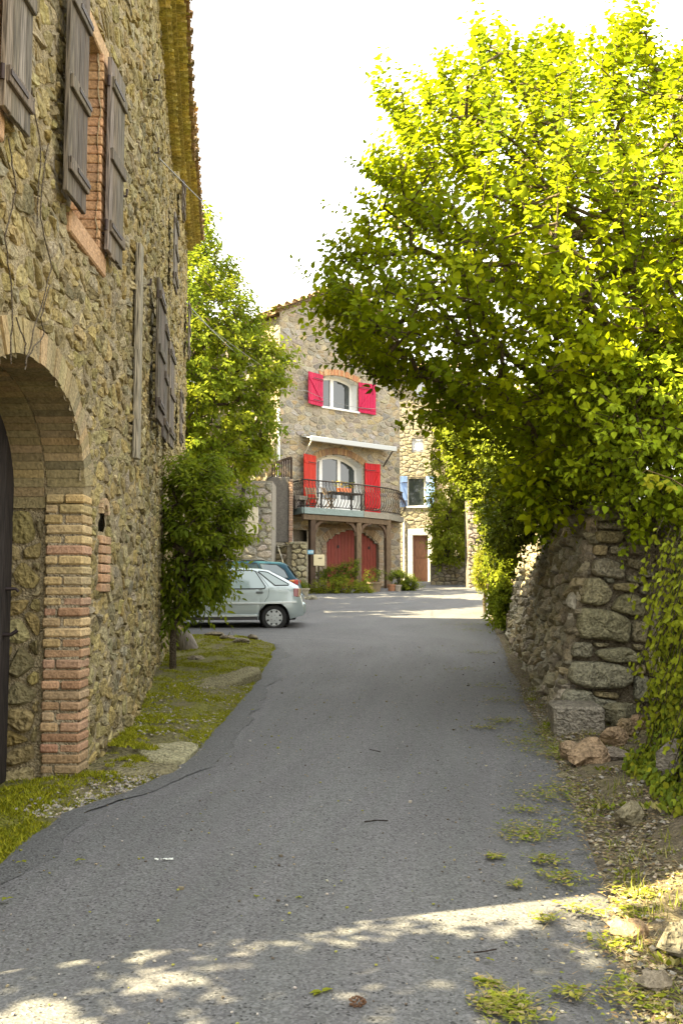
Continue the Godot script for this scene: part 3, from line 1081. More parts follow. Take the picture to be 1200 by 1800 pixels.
	part(H, "dark_pane", wm, M.glass, true)
	# board fixed upright where the wall turns, iron hooks, small arched niche with bricks under it
	var bd := MB.new()
	bd.box(xf1 * Vector3(8.78, 3.75, 0.05), Vector3(0.05, 1.95, 0.13), Color(0.38, 0.33, 0.24), Basis.IDENTITY, 0.006)
	part(H, "board", bd, M.wood)
	for hk2 in [[268, 140, 1], [267, 268, 1], [252, 500, 1], [208, 345, 0], [310, 475, 2], [310, 570, 2], [175, 410, 0]]:
		var xf: Transform3D = [xf1, xf2, xf3][hk2[2]]
		var p := on_plane(hk2[0], hk2[1], xf.origin, xf.basis.z)
		var mb := MB.new()
		mb.tube([p - xf.basis.z * 0.02, p + xf.basis.z * 0.07, p + xf.basis.z * 0.075 + Vector3(0, 0.06, 0)], 0.012, Color(0.05, 0.035, 0.03))
		part(H, "iron_hook", mb, M.iron)
	var nb := MB.new()
	nb.box(xf1 * Vector3(7.77, 2.2, -0.26), Vector3(0.3, 0.45, 0.34), Color(0.33, 0.25, 0.15))
	part(H, "niche", nb, M.mortar)
	for i in 9:
		var an := PI * (i + 0.5) / 9.0
		var an0 := PI * i / 9.0 + 0.03
		var an1 := PI * (i + 1) / 9.0 - 0.03
		var q := PackedVector2Array()
		for w in [[an0, 0.075], [an1, 0.075], [an1, 0.13], [an0, 0.13]]:
			q.append(Vector2(7.77 + cos(w[0]) * w[1], 2.2 + sin(w[0]) * w[1]))
		var mb := MB.new()
		mb.prism(q, Transform3D(xf1.basis, xf1.origin), 0.035, jit(rng, Color(0.42, 0.3, 0.17), 0.12), 0.004)
		part(H, "brick", mb, M.brick)
	for i in 6:
		for s in 2:
			var mb := MB.new()
			mb.box(xf1 * Vector3(7.695 + s * 0.155, 2.0 - i * 0.074, 0.0), Vector3(0.08, 0.062, 0.14), jit(rng, Color(0.47, 0.29, 0.16), 0.15), Basis.IDENTITY, 0.006)
			part(H, "brick", mb, M.brick)
	# dry creeper stems on the near wall
	var ci := ["dry creeper stem falling from the outer shutter to the crown of the arch", "long wavering creeper stem between the two windows and the arch bricks", "short forked creeper stem hooking over the edge of the arch", "thin creeper stem high on the wall beside the outer shutter", "little creeper twig hanging at the very crown of the arch"]
	for st in [[[15, 240], [28, 330], [10, 420], [22, 520], [20, 640]], [[85, 250], [70, 380], [92, 470], [60, 580], [45, 640]], [[88, 500], [72, 560], [78, 590], [50, 625], [44, 650]], [[50, 130], [72, 260], [66, 400]], [[30, 560], [45, 600], [44, 625]]]:
		var path := []
		for i in st.size():
			path.append(on_plane(st[i][0], st[i][1], xf1.origin + Vector3(0.055, 0, 0), Vector3(1, 0, 0)))
		var fine := []
		for i in path.size() - 1:
			for t in 5:
				fine.append(path[i].lerp(path[i + 1], t / 5.0) + Vector3(0, rng.randf_range(-0.012, 0.012), rng.randf_range(-0.016, 0.016)))
		fine.append(path[path.size() - 1])
		var mb := MB.new()
		mb.tube(fine, 0.0045, Color(0.24, 0.19, 0.13), 5)
		single("creeper_stem", ci.pop_front(), "creeper", mb, M.bark, "dry creeper stems")

# ---------------------------------------------------------------- dry stone wall on the right
const DRY := [Color(0.36, 0.315, 0.215), Color(0.31, 0.27, 0.18), Color(0.40, 0.36, 0.27), Color(0.28, 0.24, 0.16), Color(0.37, 0.305, 0.185)]
func build_right_wall() -> void:
	var rng := RandomNumberGenerator.new()
	rng.seed = 15
	var W := thing("dry_stone_wall", "grey dry stone retaining wall with a squared end of big boulders beside the lane", "wall", Vector3(2.3, 0.35, -10))
	var far := Vector3(2.14 + 0.112 * 17.0, 0.5, -26.85)
	var U := Vector3(-0.112, 0, 1).normalized()
	var V := Vector3(0.2, 0.98, 0).normalized()
	var N := U.cross(V).normalized()
	var L := 17.1
	var xs := Transform3D(Basis(U, V, N), far)
	# the foot follows the slope: in wall coordinates it falls towards the camera
	var f0 := 0.55
	var out := PackedVector2Array([Vector2(0, f0), Vector2(L, -0.25), Vector2(L, 2.02), Vector2(L - 4.0, 2.2), Vector2(0, 2.9)])
	part(W, "core", bed(out, [], Transform3D(xs.basis, xs.origin - N * 0.05), 0.14, 0.06, Color(0.26, 0.21, 0.14), 9), M.mortar)
	lay_stones(W, rubble(out, [], 0.26, 0.15, 0.03, 51, 0.2), xs, 0.06, DRY, 52, 240, 0.75, 0.45)
	# end face: every stone as it lies
	var pl := Vector3(0, 0, -9.85)
	var Z := [
		[[640, 150], [740, 140], [735, 182], [630, 190]], [[635, 196], [790, 200], [785, 243], [690, 238], [630, 233]], [[620, 241], [780, 251], [770, 308], [700, 320], [610, 305]],
		[[610, 325], [690, 330], [680, 390], [600, 385]], [[700, 330], [800, 332], [792, 378], [700, 380]], [[600, 420], [680, 400], [790, 450], [780, 535], [590, 500]], [[665, 515], [725, 520], [730, 550], [690, 550]],
		[[720, 552], [850, 546], [875, 570], [800, 600], [720, 590]], [[805, 500], [920, 525], [915, 560], [800, 540]], [[880, 490], [950, 460], [960, 520], [900, 520]], [[560, 520], [650, 515], [720, 600], [700, 660], [640, 685], [530, 665], [545, 600]],
		[[740, 640], [790, 607], [880, 625], [915, 745], [830, 745], [705, 705]], [[870, 570], [945, 565], [945, 630], [875, 610]], [[520, 692], [700, 705], [820, 760], [810, 910], [700, 880], [520, 875], [505, 800]],
		[[835, 770], [925, 775], [920, 900], [825, 890]], [[480, 895], [590, 895], [602, 935], [590, 985], [475, 985]], [[600, 895], [700, 900], [690, 920], [620, 925]], [[605, 960], [640, 935], [800, 920], [900, 990], [890, 1010], [690, 1015]],
		[[825, 905], [895, 910], [885, 945], [850, 940]], [[465, 1005], [700, 1012], [830, 1050], [835, 1130], [760, 1165], [560, 1165], [455, 1120]], [[430, 1168], [590, 1172], [600, 1215], [760, 1242], [755, 1310], [640, 1350], [390, 1340]],
		[[605, 1178], [755, 1190], [750, 1230], [610, 1212]], [[838, 1030], [900, 1020], [905, 1080], [850, 1080]], [[800, 400], [900, 420], [890, 480], [800, 450]], [[800, 250], [900, 260], [900, 390], [810, 380]], [[845, 1095], [930, 1090], [935, 1250], [840, 1240]], [[930, 640], [1000, 640], [1000, 900], [935, 900]], [[910, 905], [1000, 905], [1000, 1080], [915, 1080]], [[800, 150], [1000, 150], [1000, 250], [800, 245]]]
	var ez := Transform3D(Basis.IDENTITY, pl)
	for q in Z:
		var poly := PackedVector2Array()
		for p in q:
			var w := on_plane(860 + p[0] / 3.333, 860 + p[1] / 3.333, pl, Vector3(0, 0, 1))
			poly.append(Vector2(w.x, w.y))
		var sz := sqrt(area(poly))
		var mb := MB.new()
		var col := jit(rng, [Color(0.40, 0.35, 0.22), Color(0.36, 0.32, 0.21), Color(0.43, 0.355, 0.2), Color(0.35, 0.32, 0.23)][rng.randi() % 4], 0.14)
		big_stone(mb, blunt(poly, 0.16), Transform3D(Basis.IDENTITY, pl + Vector3(0, 0, rng.randf_range(-0.02, 0.03))), 0.04 + sz * 0.2, col, rng.randi() % 9999)
		part(W, "stone", mb, M.lichen)
	var eb := MB.new()
	var ep := []
	for p in [[1042, 888], [1150, 880], [1150, 1290], [978, 1262]]:
		ep.append(on_plane(p[0], p[1], pl + Vector3(0, 0, -0.04), Vector3(0, 0, 1)))
	eb.quad(ep[0], ep[1], ep[2], ep[3], Vector3(0, 0, 1), Color(0.25, 0.205, 0.14))
	eb.box(Vector3(3.3, 1.4, -10.4), Vector3(1.2, 1.9, 0.9), Color(0.25, 0.205, 0.14))
	part(W, "core", eb, M.mortar)
	# corner stones where the two faces meet
	for i in 11:
		var t := (i + 0.5) / 11.0
		var p := on_plane(lerpf(978, 1046, t), lerpf(1255, 900, t), pl, Vector3(0, 0, 1)) + Vector3(0.08, 0, -0.2)
		var mb := MB.new()
		boulder(mb, p, Vector3(0.22, 0.2 + rng.randf_range(-0.04, 0.04), 0.55), jit(rng, DRY[rng.randi() % 5], 0.12), 300 + i, -0.1)
		part(W, "stone", mb, M.lichen)
	# block and fallen stones at the foot
	var B := MB.new()
	var bp := on_ground(1015, 1330)
	B.box(Vector3(2.13, gy(2.13, 9.2) + 0.04, -9.2), Vector3(0.44, 0.36, 0.62), Color(0.33, 0.295, 0.235), Basis(Vector3(0.1, 0.99, 0.05).normalized(), -0.12), 0.022)
	single("concrete_block", "rough grey concrete block sunk at the foot of the dry stone wall end", "block", B, M.lichen)
	var rk := [[1090, 1282, 0.44, 0.3, "mossy grey boulder lying on the rubble behind the concrete block", 0], [1035, 1345, 0.44, 0.24, "big orange-brown fallen stone in front of the concrete block", 1], [1005, 1335, 0.26, 0.18, "small brown fallen stone against the corner of the concrete block", 1], [1075, 1318, 0.3, 0.18, "flat brown fallen stone resting on the block's right shoulder", 1], [1100, 1305, 0.24, 0.17, "rounded reddish fallen stone under the mossy boulder", 1], [1085, 1345, 0.26, 0.14, "dark split fallen stone behind the big orange-brown one", 2], [1120, 1292, 0.2, 0.2, "yellow-brown squared stone at the edge of the ivy", 1], [1108, 1462, 0.25, 0.17, "pale rounded stone lying on the dirt below the ivy", 0], [1190, 1420, 0.34, 0.3, "large grey stone showing through the foot of the ivy", 2], [1105, 1650, 0.2, 0.09, "flat brown stone half buried in the sunny verge", 1], [1200, 1700, 0.26, 0.16, "mossy boulder beside the sunny patch of verge", 0], [1150, 1745, 0.14, 0.09, "small grey stone among the dry grass of the verge", 2], [985, 1365, 0.1, 0.06, "pale chip of stone on the leaf litter beside the tarmac", 0]]
	for r in rk:
		var g := on_ground(r[0], r[1])
		var yy := gy(g.x, -g.z)
		var mb := MB.new()
		boulder(mb, Vector3(g.x, yy + r[3] * 0.34, g.z), Vector3(r[2], r[3], r[2] * 0.8), jit(rng, [Color(0.29, 0.26, 0.17), Color(0.38, 0.27, 0.16), Color(0.27, 0.235, 0.18)][r[5]], 0.1), int(r[0]), rng.randf() * 3.0)
		single("fallen_stone", r[4], "stone", mb, M.lichen, "stones fallen at the foot of the right bank")

# ---------------------------------------------------------------- verges, litter, marks
func build_ground_cover() -> void:
	var rng := RandomNumberGenerator.new()
	rng.seed = 99
	var mb := MB.new()
	var pal := [Color(0.25, 0.25, 0.016), Color(0.20, 0.21, 0.016), Color(0.30, 0.285, 0.022), Color(0.15, 0.165, 0.014)]
	for i in 120000:
		var d := 4.6 + pow(rng.randf(), 1.25) * 15.0
		var l := table(LEFT, d)
		var wl := -1.87 if d < 9.0 else -1.87 - 0.1322 * (d - 9.0)
		if d < 7.15: wl = -2.45
		var x := rng.randf_range(wl, l + 0.05)
		var a := gn.get_noise_2d(x * 5.0 + 9.0, d * 5.0) + 0.4 * gn.get_noise_2d(x * 20.0, d * 20.0)
		if a < -0.22 + rng.randf_range(-0.2, 0.2): continue
		if d > 7.3 and d < 8.6 and a < 0.12: continue
		var p := Vector3(x, gy(x, d) - 0.004, -d)
		var h := rng.randf_range(0.008, 0.026) * (1.6 if a > 0.35 else 1.0)
		var q := p + Vector3(rng.randf_range(-1, 1) * h * 1.1, h, rng.randf_range(-1, 1) * h * 1.1)
		var an := rng.randf() * TAU
		mb.blade(p, q, Vector3(cos(an), 0, sin(an)) * rng.randf_range(0.003, 0.007), jit(rng, pal[rng.randi() % 4], 0.2))
	var o := part(self, "verge_moss", mb, M.grass, true)
	o.set_meta("label", "yellow-green moss and short grass carpeting the verge under the ochre wall")
	o.set_meta("category", "moss")
	# clippings and torn leaves along the right edge of the lane
	mb = MB.new()
	var spots := [[885, 1272, 0.22, 150], [850, 1284, 0.16, 80], [925, 1475, 0.16, 170], [945, 1465, 0.22, 120], [960, 1520, 0.1, 90], [905, 1567, 0.05, 30], [870, 1515, 0.05, 40], [985, 1550, 0.13, 110], [890, 1772, 0.1, 160], [860, 1785, 0.06, 60], [905, 1795, 0.12, 120], [1005, 1760, 0.06, 60], [960, 1625, 0.06, 50], [965, 1405, 0.25, 140], [995, 1390, 0.25, 120], [925, 1430, 0.12, 60], [840, 1110, 0.5, 160], [820, 1100, 0.5, 120], [850, 1150, 0.4, 140], [870, 1210, 0.3, 120], [890, 1235, 0.3, 120], [945, 1310, 0.3, 260], [960, 1290, 0.25, 200], [975, 1330, 0.2, 200], [855, 1740, 0.05, 40], [1025, 1610, 0.1, 60], [1120, 1610, 0.12, 120], [1110, 1575, 0.1, 120], [1075, 1670, 0.1, 90], [1120, 1760, 0.16, 160], [1000, 1330, 0.2, 120], [1060, 1420, 0.3, 120], [1020, 1450, 0.25, 100], [845, 1080, 0.6, 100], [820, 1180, 0.3, 60]]
	for s in spots:
		var g := on_ground(s[0], s[1])
		for k in int(s[3] * 1.6):
			var x: float = g.x + rng.randfn() * s[2] * 0.5
			var z: float = g.z + rng.randfn() * s[2] * 0.5
			var y := maxf(gy(x, -z), gh(-z) + 0.02 if road_in(x, -z) > 0.0 else -9.0) + 0.012
			var an := rng.randf() * TAU
			var t := Vector3(cos(an), rng.randf_range(-0.05, 0.35), sin(an))
			var col := jit(rng, [Color(0.20, 0.23, 0.02), Color(0.15, 0.18, 0.02), Color(0.27, 0.25, 0.05), Color(0.3, 0.24, 0.12)][rng.randi() % 4], 0.2)
			if rng.randf() < 0.35: mb.leaf(Vector3(x, y, z), t.normalized(), Vector3.UP, rng.randf_range(0.02, 0.04), rng.randf_range(0.012, 0.025), col)
			else: mb.blade(Vector3(x, y, z), Vector3(x, y, z) + t * rng.randf_range(0.03, 0.075), Vector3(-sin(an), 0, cos(an)) * 0.0022, col)
	# finer litter over the whole right verge
	for i in 26000:
		var d := 3.0 + pow(rng.randf(), 1.4) * 17.0
		var r := table(RIGHT, d)
		var x := r + rng.randfn() * 0.34 + 0.3
		if x > table(WALLINE, d): continue
		var y := gy(x, d) + 0.012 if road_in(x, d) < 0.0 else gh(d) + 0.03
		if road_in(x, d) > 0.12 and rng.randf() < 0.8: continue
		var an := rng.randf() * TAU
		var t := Vector3(cos(an), rng.randf_range(0, 0.3), sin(an))
		var col := jit(rng, [Color(0.30, 0.23, 0.13), Color(0.24, 0.17, 0.09), Color(0.36, 0.31, 0.19), Color(0.16, 0.18, 0.03), Color(0.15, 0.11, 0.07)][rng.randi() % 5], 0.2)
		if rng.randf() < 0.4: mb.leaf(Vector3(x, y, -d), t.normalized(), Vector3.UP, rng.randf_range(0.015, 0.04), rng.randf_range(0.01, 0.022), col)
		else: mb.blade(Vector3(x, y, -d), Vector3(x, y, -d) + t * rng.randf_range(0.03, 0.08), Vector3(-sin(an), 0, cos(an)) * 0.002, col)
	# weeds standing in the verge
	for i in 150:
		var d := 3.2 + pow(rng.randf(), 1.3) * 9.0
		var x := table(RIGHT, d) + rng.randf_range(0.0, 0.75)
		if x > table(WALLINE, d): continue
		var hgt := rng.randf_range(0.03, 0.11)
		for k in 16:
			var an := rng.randf() * TAU
			var p := Vector3(x + rng.randfn() * 0.03, gy(x, d), -d + rng.randfn() * 0.03)
			var q := p + Vector3(cos(an) * hgt * 0.5, hgt * rng.randf_range(0.5, 1.0), sin(an) * hgt * 0.5)
			var col := jit(rng, [Color(0.19, 0.21, 0.02), Color(0.14, 0.17, 0.02), Color(0.28, 0.25, 0.09)][rng.randi() % 3], 0.2)
			if i % 3 == 0: mb.leaf(p + Vector3(0, hgt * 0.3, 0), (q - p).normalized(), Vector3.UP, hgt * 0.5, hgt * 0.3, col)
			else: mb.blade(p, q, Vector3(-sin(an), 0, cos(an)) * 0.003, col)
	o = part(self, "leaf_litter", mb, M.grass, true)
	o.set_meta("label", "green clippings, dry stalks and torn leaves littering the right edge of the lane")
	o.set_meta("category", "litter")
	# gravel by the foot of the house
	mb = MB.new()
	for i in 3600:
		var d := rng.randf_range(6.2, 8.4) if i < 1000 else rng.randf_range(8.5, 13.0)
		var l := table(LEFT, d)
		var x := l + rng.randfn() * 0.09 - 0.06 if i < 1000 else rng.randf_range(-2.0, l)
		if i >= 1500:
			d = 3.2 + pow(rng.randf(), 1.4) * 9.0
			x = table(RIGHT, d) + absf(rng.randfn()) * 0.38 - 0.05
			if x > table(WALLINE, d): continue
		var s := rng.randf_range(0.006, 0.02)
		var p := Vector3(x, maxf(gy(x, d), gh(d) - 0.01) + s * 0.4, -d)
		var col := jit(rng, [Color(0.36, 0.33, 0.28), Color(0.25, 0.23, 0.2), Color(0.42, 0.36, 0.27)][rng.randi() % 3], 0.25)
		var pts := []
		for k in 6:
			var dd: Vector3 = [Vector3.RIGHT, Vector3.UP, Vector3.BACK, Vector3.LEFT, Vector3.DOWN, Vector3.FORWARD][k]
			pts.append(p + (dd + Vector3(rng.randfn(), rng.randfn(), rng.randfn()) * 0.25) * s * Vector3(1, 0.6, 1))
		for f in [[0, 1, 2], [2, 1, 3], [3, 1, 5], [5, 1, 0], [0, 4, 2], [2, 4, 3], [3, 4, 5], [5, 4, 0]]:
			mb.tri(pts[f[0]], pts[f[1]], pts[f[2]], (pts[f[0]] + pts[f[1]] + pts[f[2]]) / 3.0 - p, col)
	o = part(self, "gravel", mb, M.stone, true)
	o.set_meta("label", "loose grey gravel and clods along the broken edges of the tarmac")
	o.set_meta("category", "gravel")
	# grit, petals and crumbs strewn over the tarmac
	mb = MB.new()
	for i in 1100:
		var d := 3.0 + pow(rng.randf(), 1.5) * 15.0
		var x := rng.randf_range(table(LEFT, d) + 0.05, table(RIGHT, d))
		var s := rng.randf_range(0.002, 0.006) * (2.0 if rng.randf() < 0.06 else 1.0)
		var tt := (x - table(LEFT, d)) / (table(RIGHT, d) - table(LEFT, d))
		mb.box(Vector3(x, gh(d) + 0.03 * sin(PI * tt) + 0.006, -d), Vector3(s * 2.2, s, s * 1.6), jit(rng, [Color(0.36, 0.33, 0.28), Color(0.10, 0.08, 0.06), Color(0.26, 0.21, 0.13), Color(0.24, 0.24, 0.05)][rng.randi() % 4], 0.25), Basis(Vector3.UP, rng.randf() * 3.0))
	o = part(self, "road_grit", mb, M.dry, true)
	o.set_meta("label", "grit, petals and crumbs of bark strewn over the tarmac")
	o.set_meta("category", "grit")
	# slabs on the verge
	var sl := [[[[238, 1326], [270, 1316], [335, 1311], [352, 1318], [322, 1346], [262, 1347]], 0.05, Color(0.40, 0.37, 0.22), "pale flat stone slab set in the mossy verge"], [[[180, 1350], [225, 1340], [262, 1349], [318, 1349], [300, 1362], [200, 1372]], 0.035, Color(0.26, 0.23, 0.13), "dark worn stone slab below the pale one in the verge"], [[[282, 1222], [330, 1212], [400, 1200], [455, 1188], [462, 1193], [415, 1211], [360, 1221], [300, 1230]], 0.10, Color(0.25, 0.22, 0.12), "long mossy kerb stone lying across the verge"]]
	for s in sl:
		var poly := PackedVector2Array()
		var dm := 0.0
		for p in s[0]:
			var g := on_ground(p[0], p[1])
			poly.append(Vector2(g.x, g.z))
			dm -= g.z / s[0].size()
		mb = MB.new()
		# laid flat: local x = x, local y = z, local z = up
		var tl := Basis(Vector3(1, 0, 0), Vector3(0, -0.036, 1), Vector3(0, 1, 0.036))
		for k in poly.size(): poly[k] = Vector2(poly[k].x, poly[k].y + dm)
		big_stone(mb, blunt(poly, 0.15), Transform3D(tl, Vector3(0, gh(dm) + 0.005, -dm)), s[1], s[2], rng.randi() % 9999, 0.5)
		single("stone_slab", s[3], "slab", mb, M.lichen)
	# weathered stump against the house corner
	mb = MB.new()
	var lg := on_ground(337, 1152)
	var rows := []
	for i in 7:
		var row := PackedVector3Array()
		var t := i / 6.0
		for j in 15:
			var an := TAU * (j % 14) / 14.0
			var r := (0.17 + 0.035 * sin(an * 3.0 + t * 2.0) + 0.02 * sin(an * 7.0)) * (1.0 - 0.25 * t)
			row.append(lg + Vector3(-0.02 - t * 0.16 + cos(an) * r, 0.02 + t * 0.36 + sin(an) * 0.03, sin(an) * r))
		rows.append(row)
	mb.sheet(rows, Vector3.UP, null, Color(0.27, 0.23, 0.19), lg + Vector3(-0.1, 0.2, 0), true)
	for j in 14: mb.tri(rows[6][j], rows[6][j + 1], lg + Vector3(-0.18, 0.36, 0), Vector3.UP, Color(0.2, 0.16, 0.12))
	single("tree_stump", "grey weathered wood stump leaning beside the small tree", "stump", mb, M.wood)
	for i in 5:
		var g := on_ground([375, 400, 425, 445, 345][i], [1128, 1133, 1140, 1130, 1170][i])
		mb = MB.new()
		boulder(mb, Vector3(g.x, gy(g.x, -g.z) + 0.03, g.z), Vector3([0.4, 0.3, 0.35, 0.22, 0.3][i], 0.12, 0.25), Color(0.24, 0.2, 0.14), 500 + i)
		single("verge_stone", ["flat brown stone beside the grey stump", "broken brown stone between the stump and the parked car", "low mossy stone at the turn of the tarmac", "small brown stone on the far tip of the verge", "mossy flat stone in front of the grey stump"][i], "stone", mb, M.lichen, "stones on the mossy verge")
	# small things on the tarmac
	mb = MB.new()
	var g0 := on_ground(288, 1521)
	for i in 26:
		var x := g0.x + (rng.randf() - 0.5) * 0.09
		var z := g0.z + (rng.randf() - 0.5) * 0.03
		mb.box(Vector3(x, gh(-z) + 0.032, z), Vector3(rng.randf_range(0.004, 0.016), 0.002, rng.randf_range(0.003, 0.008)), Color(0.7, 0.72, 0.68), Basis(Vector3.UP, rng.randf()))
	single("paint_splash", "small chalky white splash on the dark tarmac", "paint splash", mb, M.dry)
	mb = MB.new()
	var gp := on_ground(629, 1783)
	gp.y = gh(-gp.z) + 0.03
	for i in 34:
		var t := i / 34.0
		var an := i * 2.4
		var r := 0.017 * sin(PI * (0.15 + 0.8 * t))
		var p := gp + Vector3(0.028 * (t - 0.5) * 2.0, 0.013, 0) + Vector3(0, cos(an) * r, sin(an) * r)
		mb.box(p, Vector3(0.008, 0.006, 0.008), Color(0.11, 0.055, 0.03), Basis(Vector3(1, 0, 0), an), 0.001)
	single("pine_cone", "little brown pine cone on the tarmac in the dappled light", "cone", mb, M.dry)
	var tw := [[[640, 1455], [662, 1452], [682, 1453]], [[832, 1690], [852, 1688], [872, 1684]], [[650, 1325], [668, 1329]]]
	for i in 3:
		mb = MB.new()
		var path := []
		for p in tw[i]:
			var g := on_ground(p[0], p[1])
			path.append(Vector3(g.x, gh(-g.z) + 0.034, g.z))
		mb.tube(path, 0.0032, Color(0.07, 0.05, 0.04), 5)
		single("fallen_twig", ["thin dark twig lying in the middle of the tarmac", "crooked twig at the rim of the dappled light", "short twig on the tarmac level with the pale slab"][i], "twig", mb, M.bark, "twigs on the tarmac")
	var lf := [[566, 1760, 0.07], [1165, 1770, 0.06], [38, 1526, 0.05], [140, 1523, 0.05], [12, 1593, 0.05], [445, 1253, 0.05], [525, 1590, 0.03], [450, 1588, 0.03], [772, 1700, 0.03], [860, 1702, 0.035]]
	for i in lf.size():
		mb = MB.new()
		var g := on_ground(lf[i][0], lf[i][1])
		var p := Vector3(g.x, gh(-g.z) + 0.034, g.z)
		for k in 3:
			var an := rng.randf() * TAU
			mb.leaf(p, Vector3(cos(an), 0.1, sin(an)).normalized(), Vector3.UP, lf[i][2] * 0.7, lf[i][2] * 0.4, Color(0.26, 0.28, 0.03))
		single("fallen_leaf", "small yellow-green leaf sprig lying flat on the bare tarmac", "leaf", mb, M.leaf, "leaves on the tarmac")

# ---------------------------------------------------------------- foliage
func edge_dist(p: Vector2, poly: PackedVector2Array) -> float:
	var b := 1e9
	for i in poly.size():
		var q := Geometry2D.get_closest_point_to_segment(p, poly[i], poly[(i + 1) % poly.size()])
		b = minf(b, p.distance_to(q))
	return b
# shoots grown in a crown whose outline is given in the photograph, at depth d0 and as thick as the outline is wide
func crown(T: Node3D, out: Array, d0: float, thick: float, shoots: int, cfg: Dictionary) -> void:
	var rng := RandomNumberGenerator.new()
	rng.seed = cfg.seed
	var poly := PackedVector2Array()
	var lo := Vector2(1e9, 1e9)
	var hi := -lo
	for p in out:
		var q := Vector2(p[0], p[1])
		poly.append(q)
		lo = lo.min(q)
		hi = hi.max(q)
	var ppm := F / d0
	var cxy := Vector2.ZERO
	var pts := []
	var tries := 0
	while pts.size() < shoots and tries < shoots * 30:
		tries += 1
		var q := Vector2(rng.randf_range(lo.x, hi.x), rng.randf_range(lo.y, hi.y))
		if not Geometry2D.is_point_in_polygon(q, poly): continue
		var m := edge_dist(q, poly) / ppm
		var r := minf(thick, sqrt(maxf(0.02, m * (2.0 * thick * 0.9 + 0.4))))
		var k := rng.randf_range(-1, 1)
		if cfg.get("shell", 0.0) > 0.0: k = signf(k) * pow(absf(k), 1.0 - cfg.shell)
		pts.append(at_d(q.x, q.y, d0 + k * r))
	for p in cfg.get("extra", []): pts.append(p)
	var ce := Vector3.ZERO
	for p in pts: ce += p / pts.size()
	var foot: Vector3 = cfg.foot
	# skeleton: join each shoot to the nearest node already there
	var nodes := [foot]
	var par := [-1]
	var load_ := [0.0]
	for q in cfg.get("trunk", []):
		nodes.append(q)
		par.append(nodes.size() - 2)
		load_.append(0.0)
	var n_tr := nodes.size()
	var srt := pts.duplicate()
	var hub: Vector3 = nodes[nodes.size() - 1]
	srt.sort_custom(func(a, b): return a.distance_squared_to(hub) < b.distance_squared_to(hub))
	for p in srt:
		var best := 0
		var bd := 1e18
		for i in range(maxi(0, n_tr - 3), nodes.size()):
			var dd: float = nodes[i].distance_squared_to(p)
			if nodes[i].y > p.y + 0.1: dd *= 2.5
			if dd < bd:
				bd = dd
				best = i
		if bd > 0.16:
			var mid: Vector3 = nodes[best].lerp(p, 0.5) + Vector3(rng.randf_range(-1, 1), rng.randf_range(0.0, 1.0), rng.randf_range(-1, 1)) * sqrt(bd) * 0.1
			nodes.append(mid)
			par.append(best)
			load_.append(0.0)
			best = nodes.size() - 1
		nodes.append(p)
		par.append(best)
		load_.append(1.0)
	for i in range(nodes.size() - 1, 0, -1):
		load_[par[i]] += load_[i]
	var wood := MB.new()
	var rs: float = cfg.get("twig", 0.006)
	var bark: Color = cfg.get("bark", Color(0.16, 0.12, 0.075))
	for i in range(n_tr, nodes.size()):
		var r1 := minf(rs * pow(load_[i], 0.5), 0.09)
		var r0 := minf(rs * pow(load_[par[i]], 0.5), r1 * 1.6)
		wood.tube([nodes[par[i]], nodes[i]], [r0, r1], bark, 5, false)
	var trunk := MB.new()
	if n_tr > 1:
		var path := []
		var rad := []
		for i in n_tr:
			path.append(nodes[i])
			rad.append(lerpf(cfg.trunk_r, cfg.trunk_r * 0.6, float(i) / (n_tr - 1)))
		trunk.tube(path, rad, bark, 10)
		part(T, "trunk", trunk, M.bark)
	var mb := MB.new()
	var pal: Array = cfg.pal
	var LL: float = cfg.leaf
	var per: int = cfg.per
	var up_w: float = cfg.get("up", 0.6)
	var sl: float = cfg.get("shoot", 0.55)
	var asp: float = cfg.get("aspect", 0.75)
	for pt in pts:
		var p: Vector3 = pt
		var outw: Vector3 = (p - ce).normalized()
		var dir := (outw * 0.8 + Vector3.UP * up_w + Vector3(rng.randfn(), rng.randfn() * 0.6, rng.randfn()) * 0.45).normalized()
		var L := sl * rng.randf_range(0.5, 1.3)
		if rng.randf() < 0.12: L *= 1.7
		var p0: Vector3 = p - dir * (L * cfg.get("sink", 0.35))
		p = p0
		var side := dir.cross(Vector3(rng.randfn(), rng.randfn(), rng.randfn())).normalized()
		var end: Vector3 = p + dir * L + Vector3.DOWN * (L * L * cfg.get("droop", 0.1))
		wood.tube([p, p + dir * (L * 0.5), end], [rs * 0.9, rs * 0.6, rs * 0.3], bark, 3, false)
		var base: Color = pal[rng.randi() % pal.size()]
		for k in per:
			var t := (k + rng.randf()) / per
			var at: Vector3 = p.lerp(p + dir * (L * 0.5), t * 2.0) if t < 0.5 else (p + dir * (L * 0.5)).lerp(end, t * 2.0 - 1.0)
			var an := k * 2.4 + rng.randf_range(-0.5, 0.5)
			var sd := (side * cos(an) + dir.cross(side) * sin(an))
			var lt: Vector3 = (sd * 0.9 + dir * 0.45 + Vector3.DOWN * cfg.get("hang", 0.35) * rng.randf_range(0.4, 1.4)).normalized()
			var lu := (Vector3.UP * 1.0 + outw * 0.45 + Vector3(rng.randfn(), rng.randfn(), rng.randfn()) * 0.42)
			var s := LL * rng.randf_range(0.55, 1.15) * (1.0 if t < 0.8 else 0.75)
			var col := jit(rng, base, 0.16)
			mb.leaf(at + sd * (s * 0.25), lt, lu, s, s * asp, col)
	part(T, "branches", wood, M.bark, true)
	part(T, "crown", mb, cfg.get("mat", M.leaf), true)

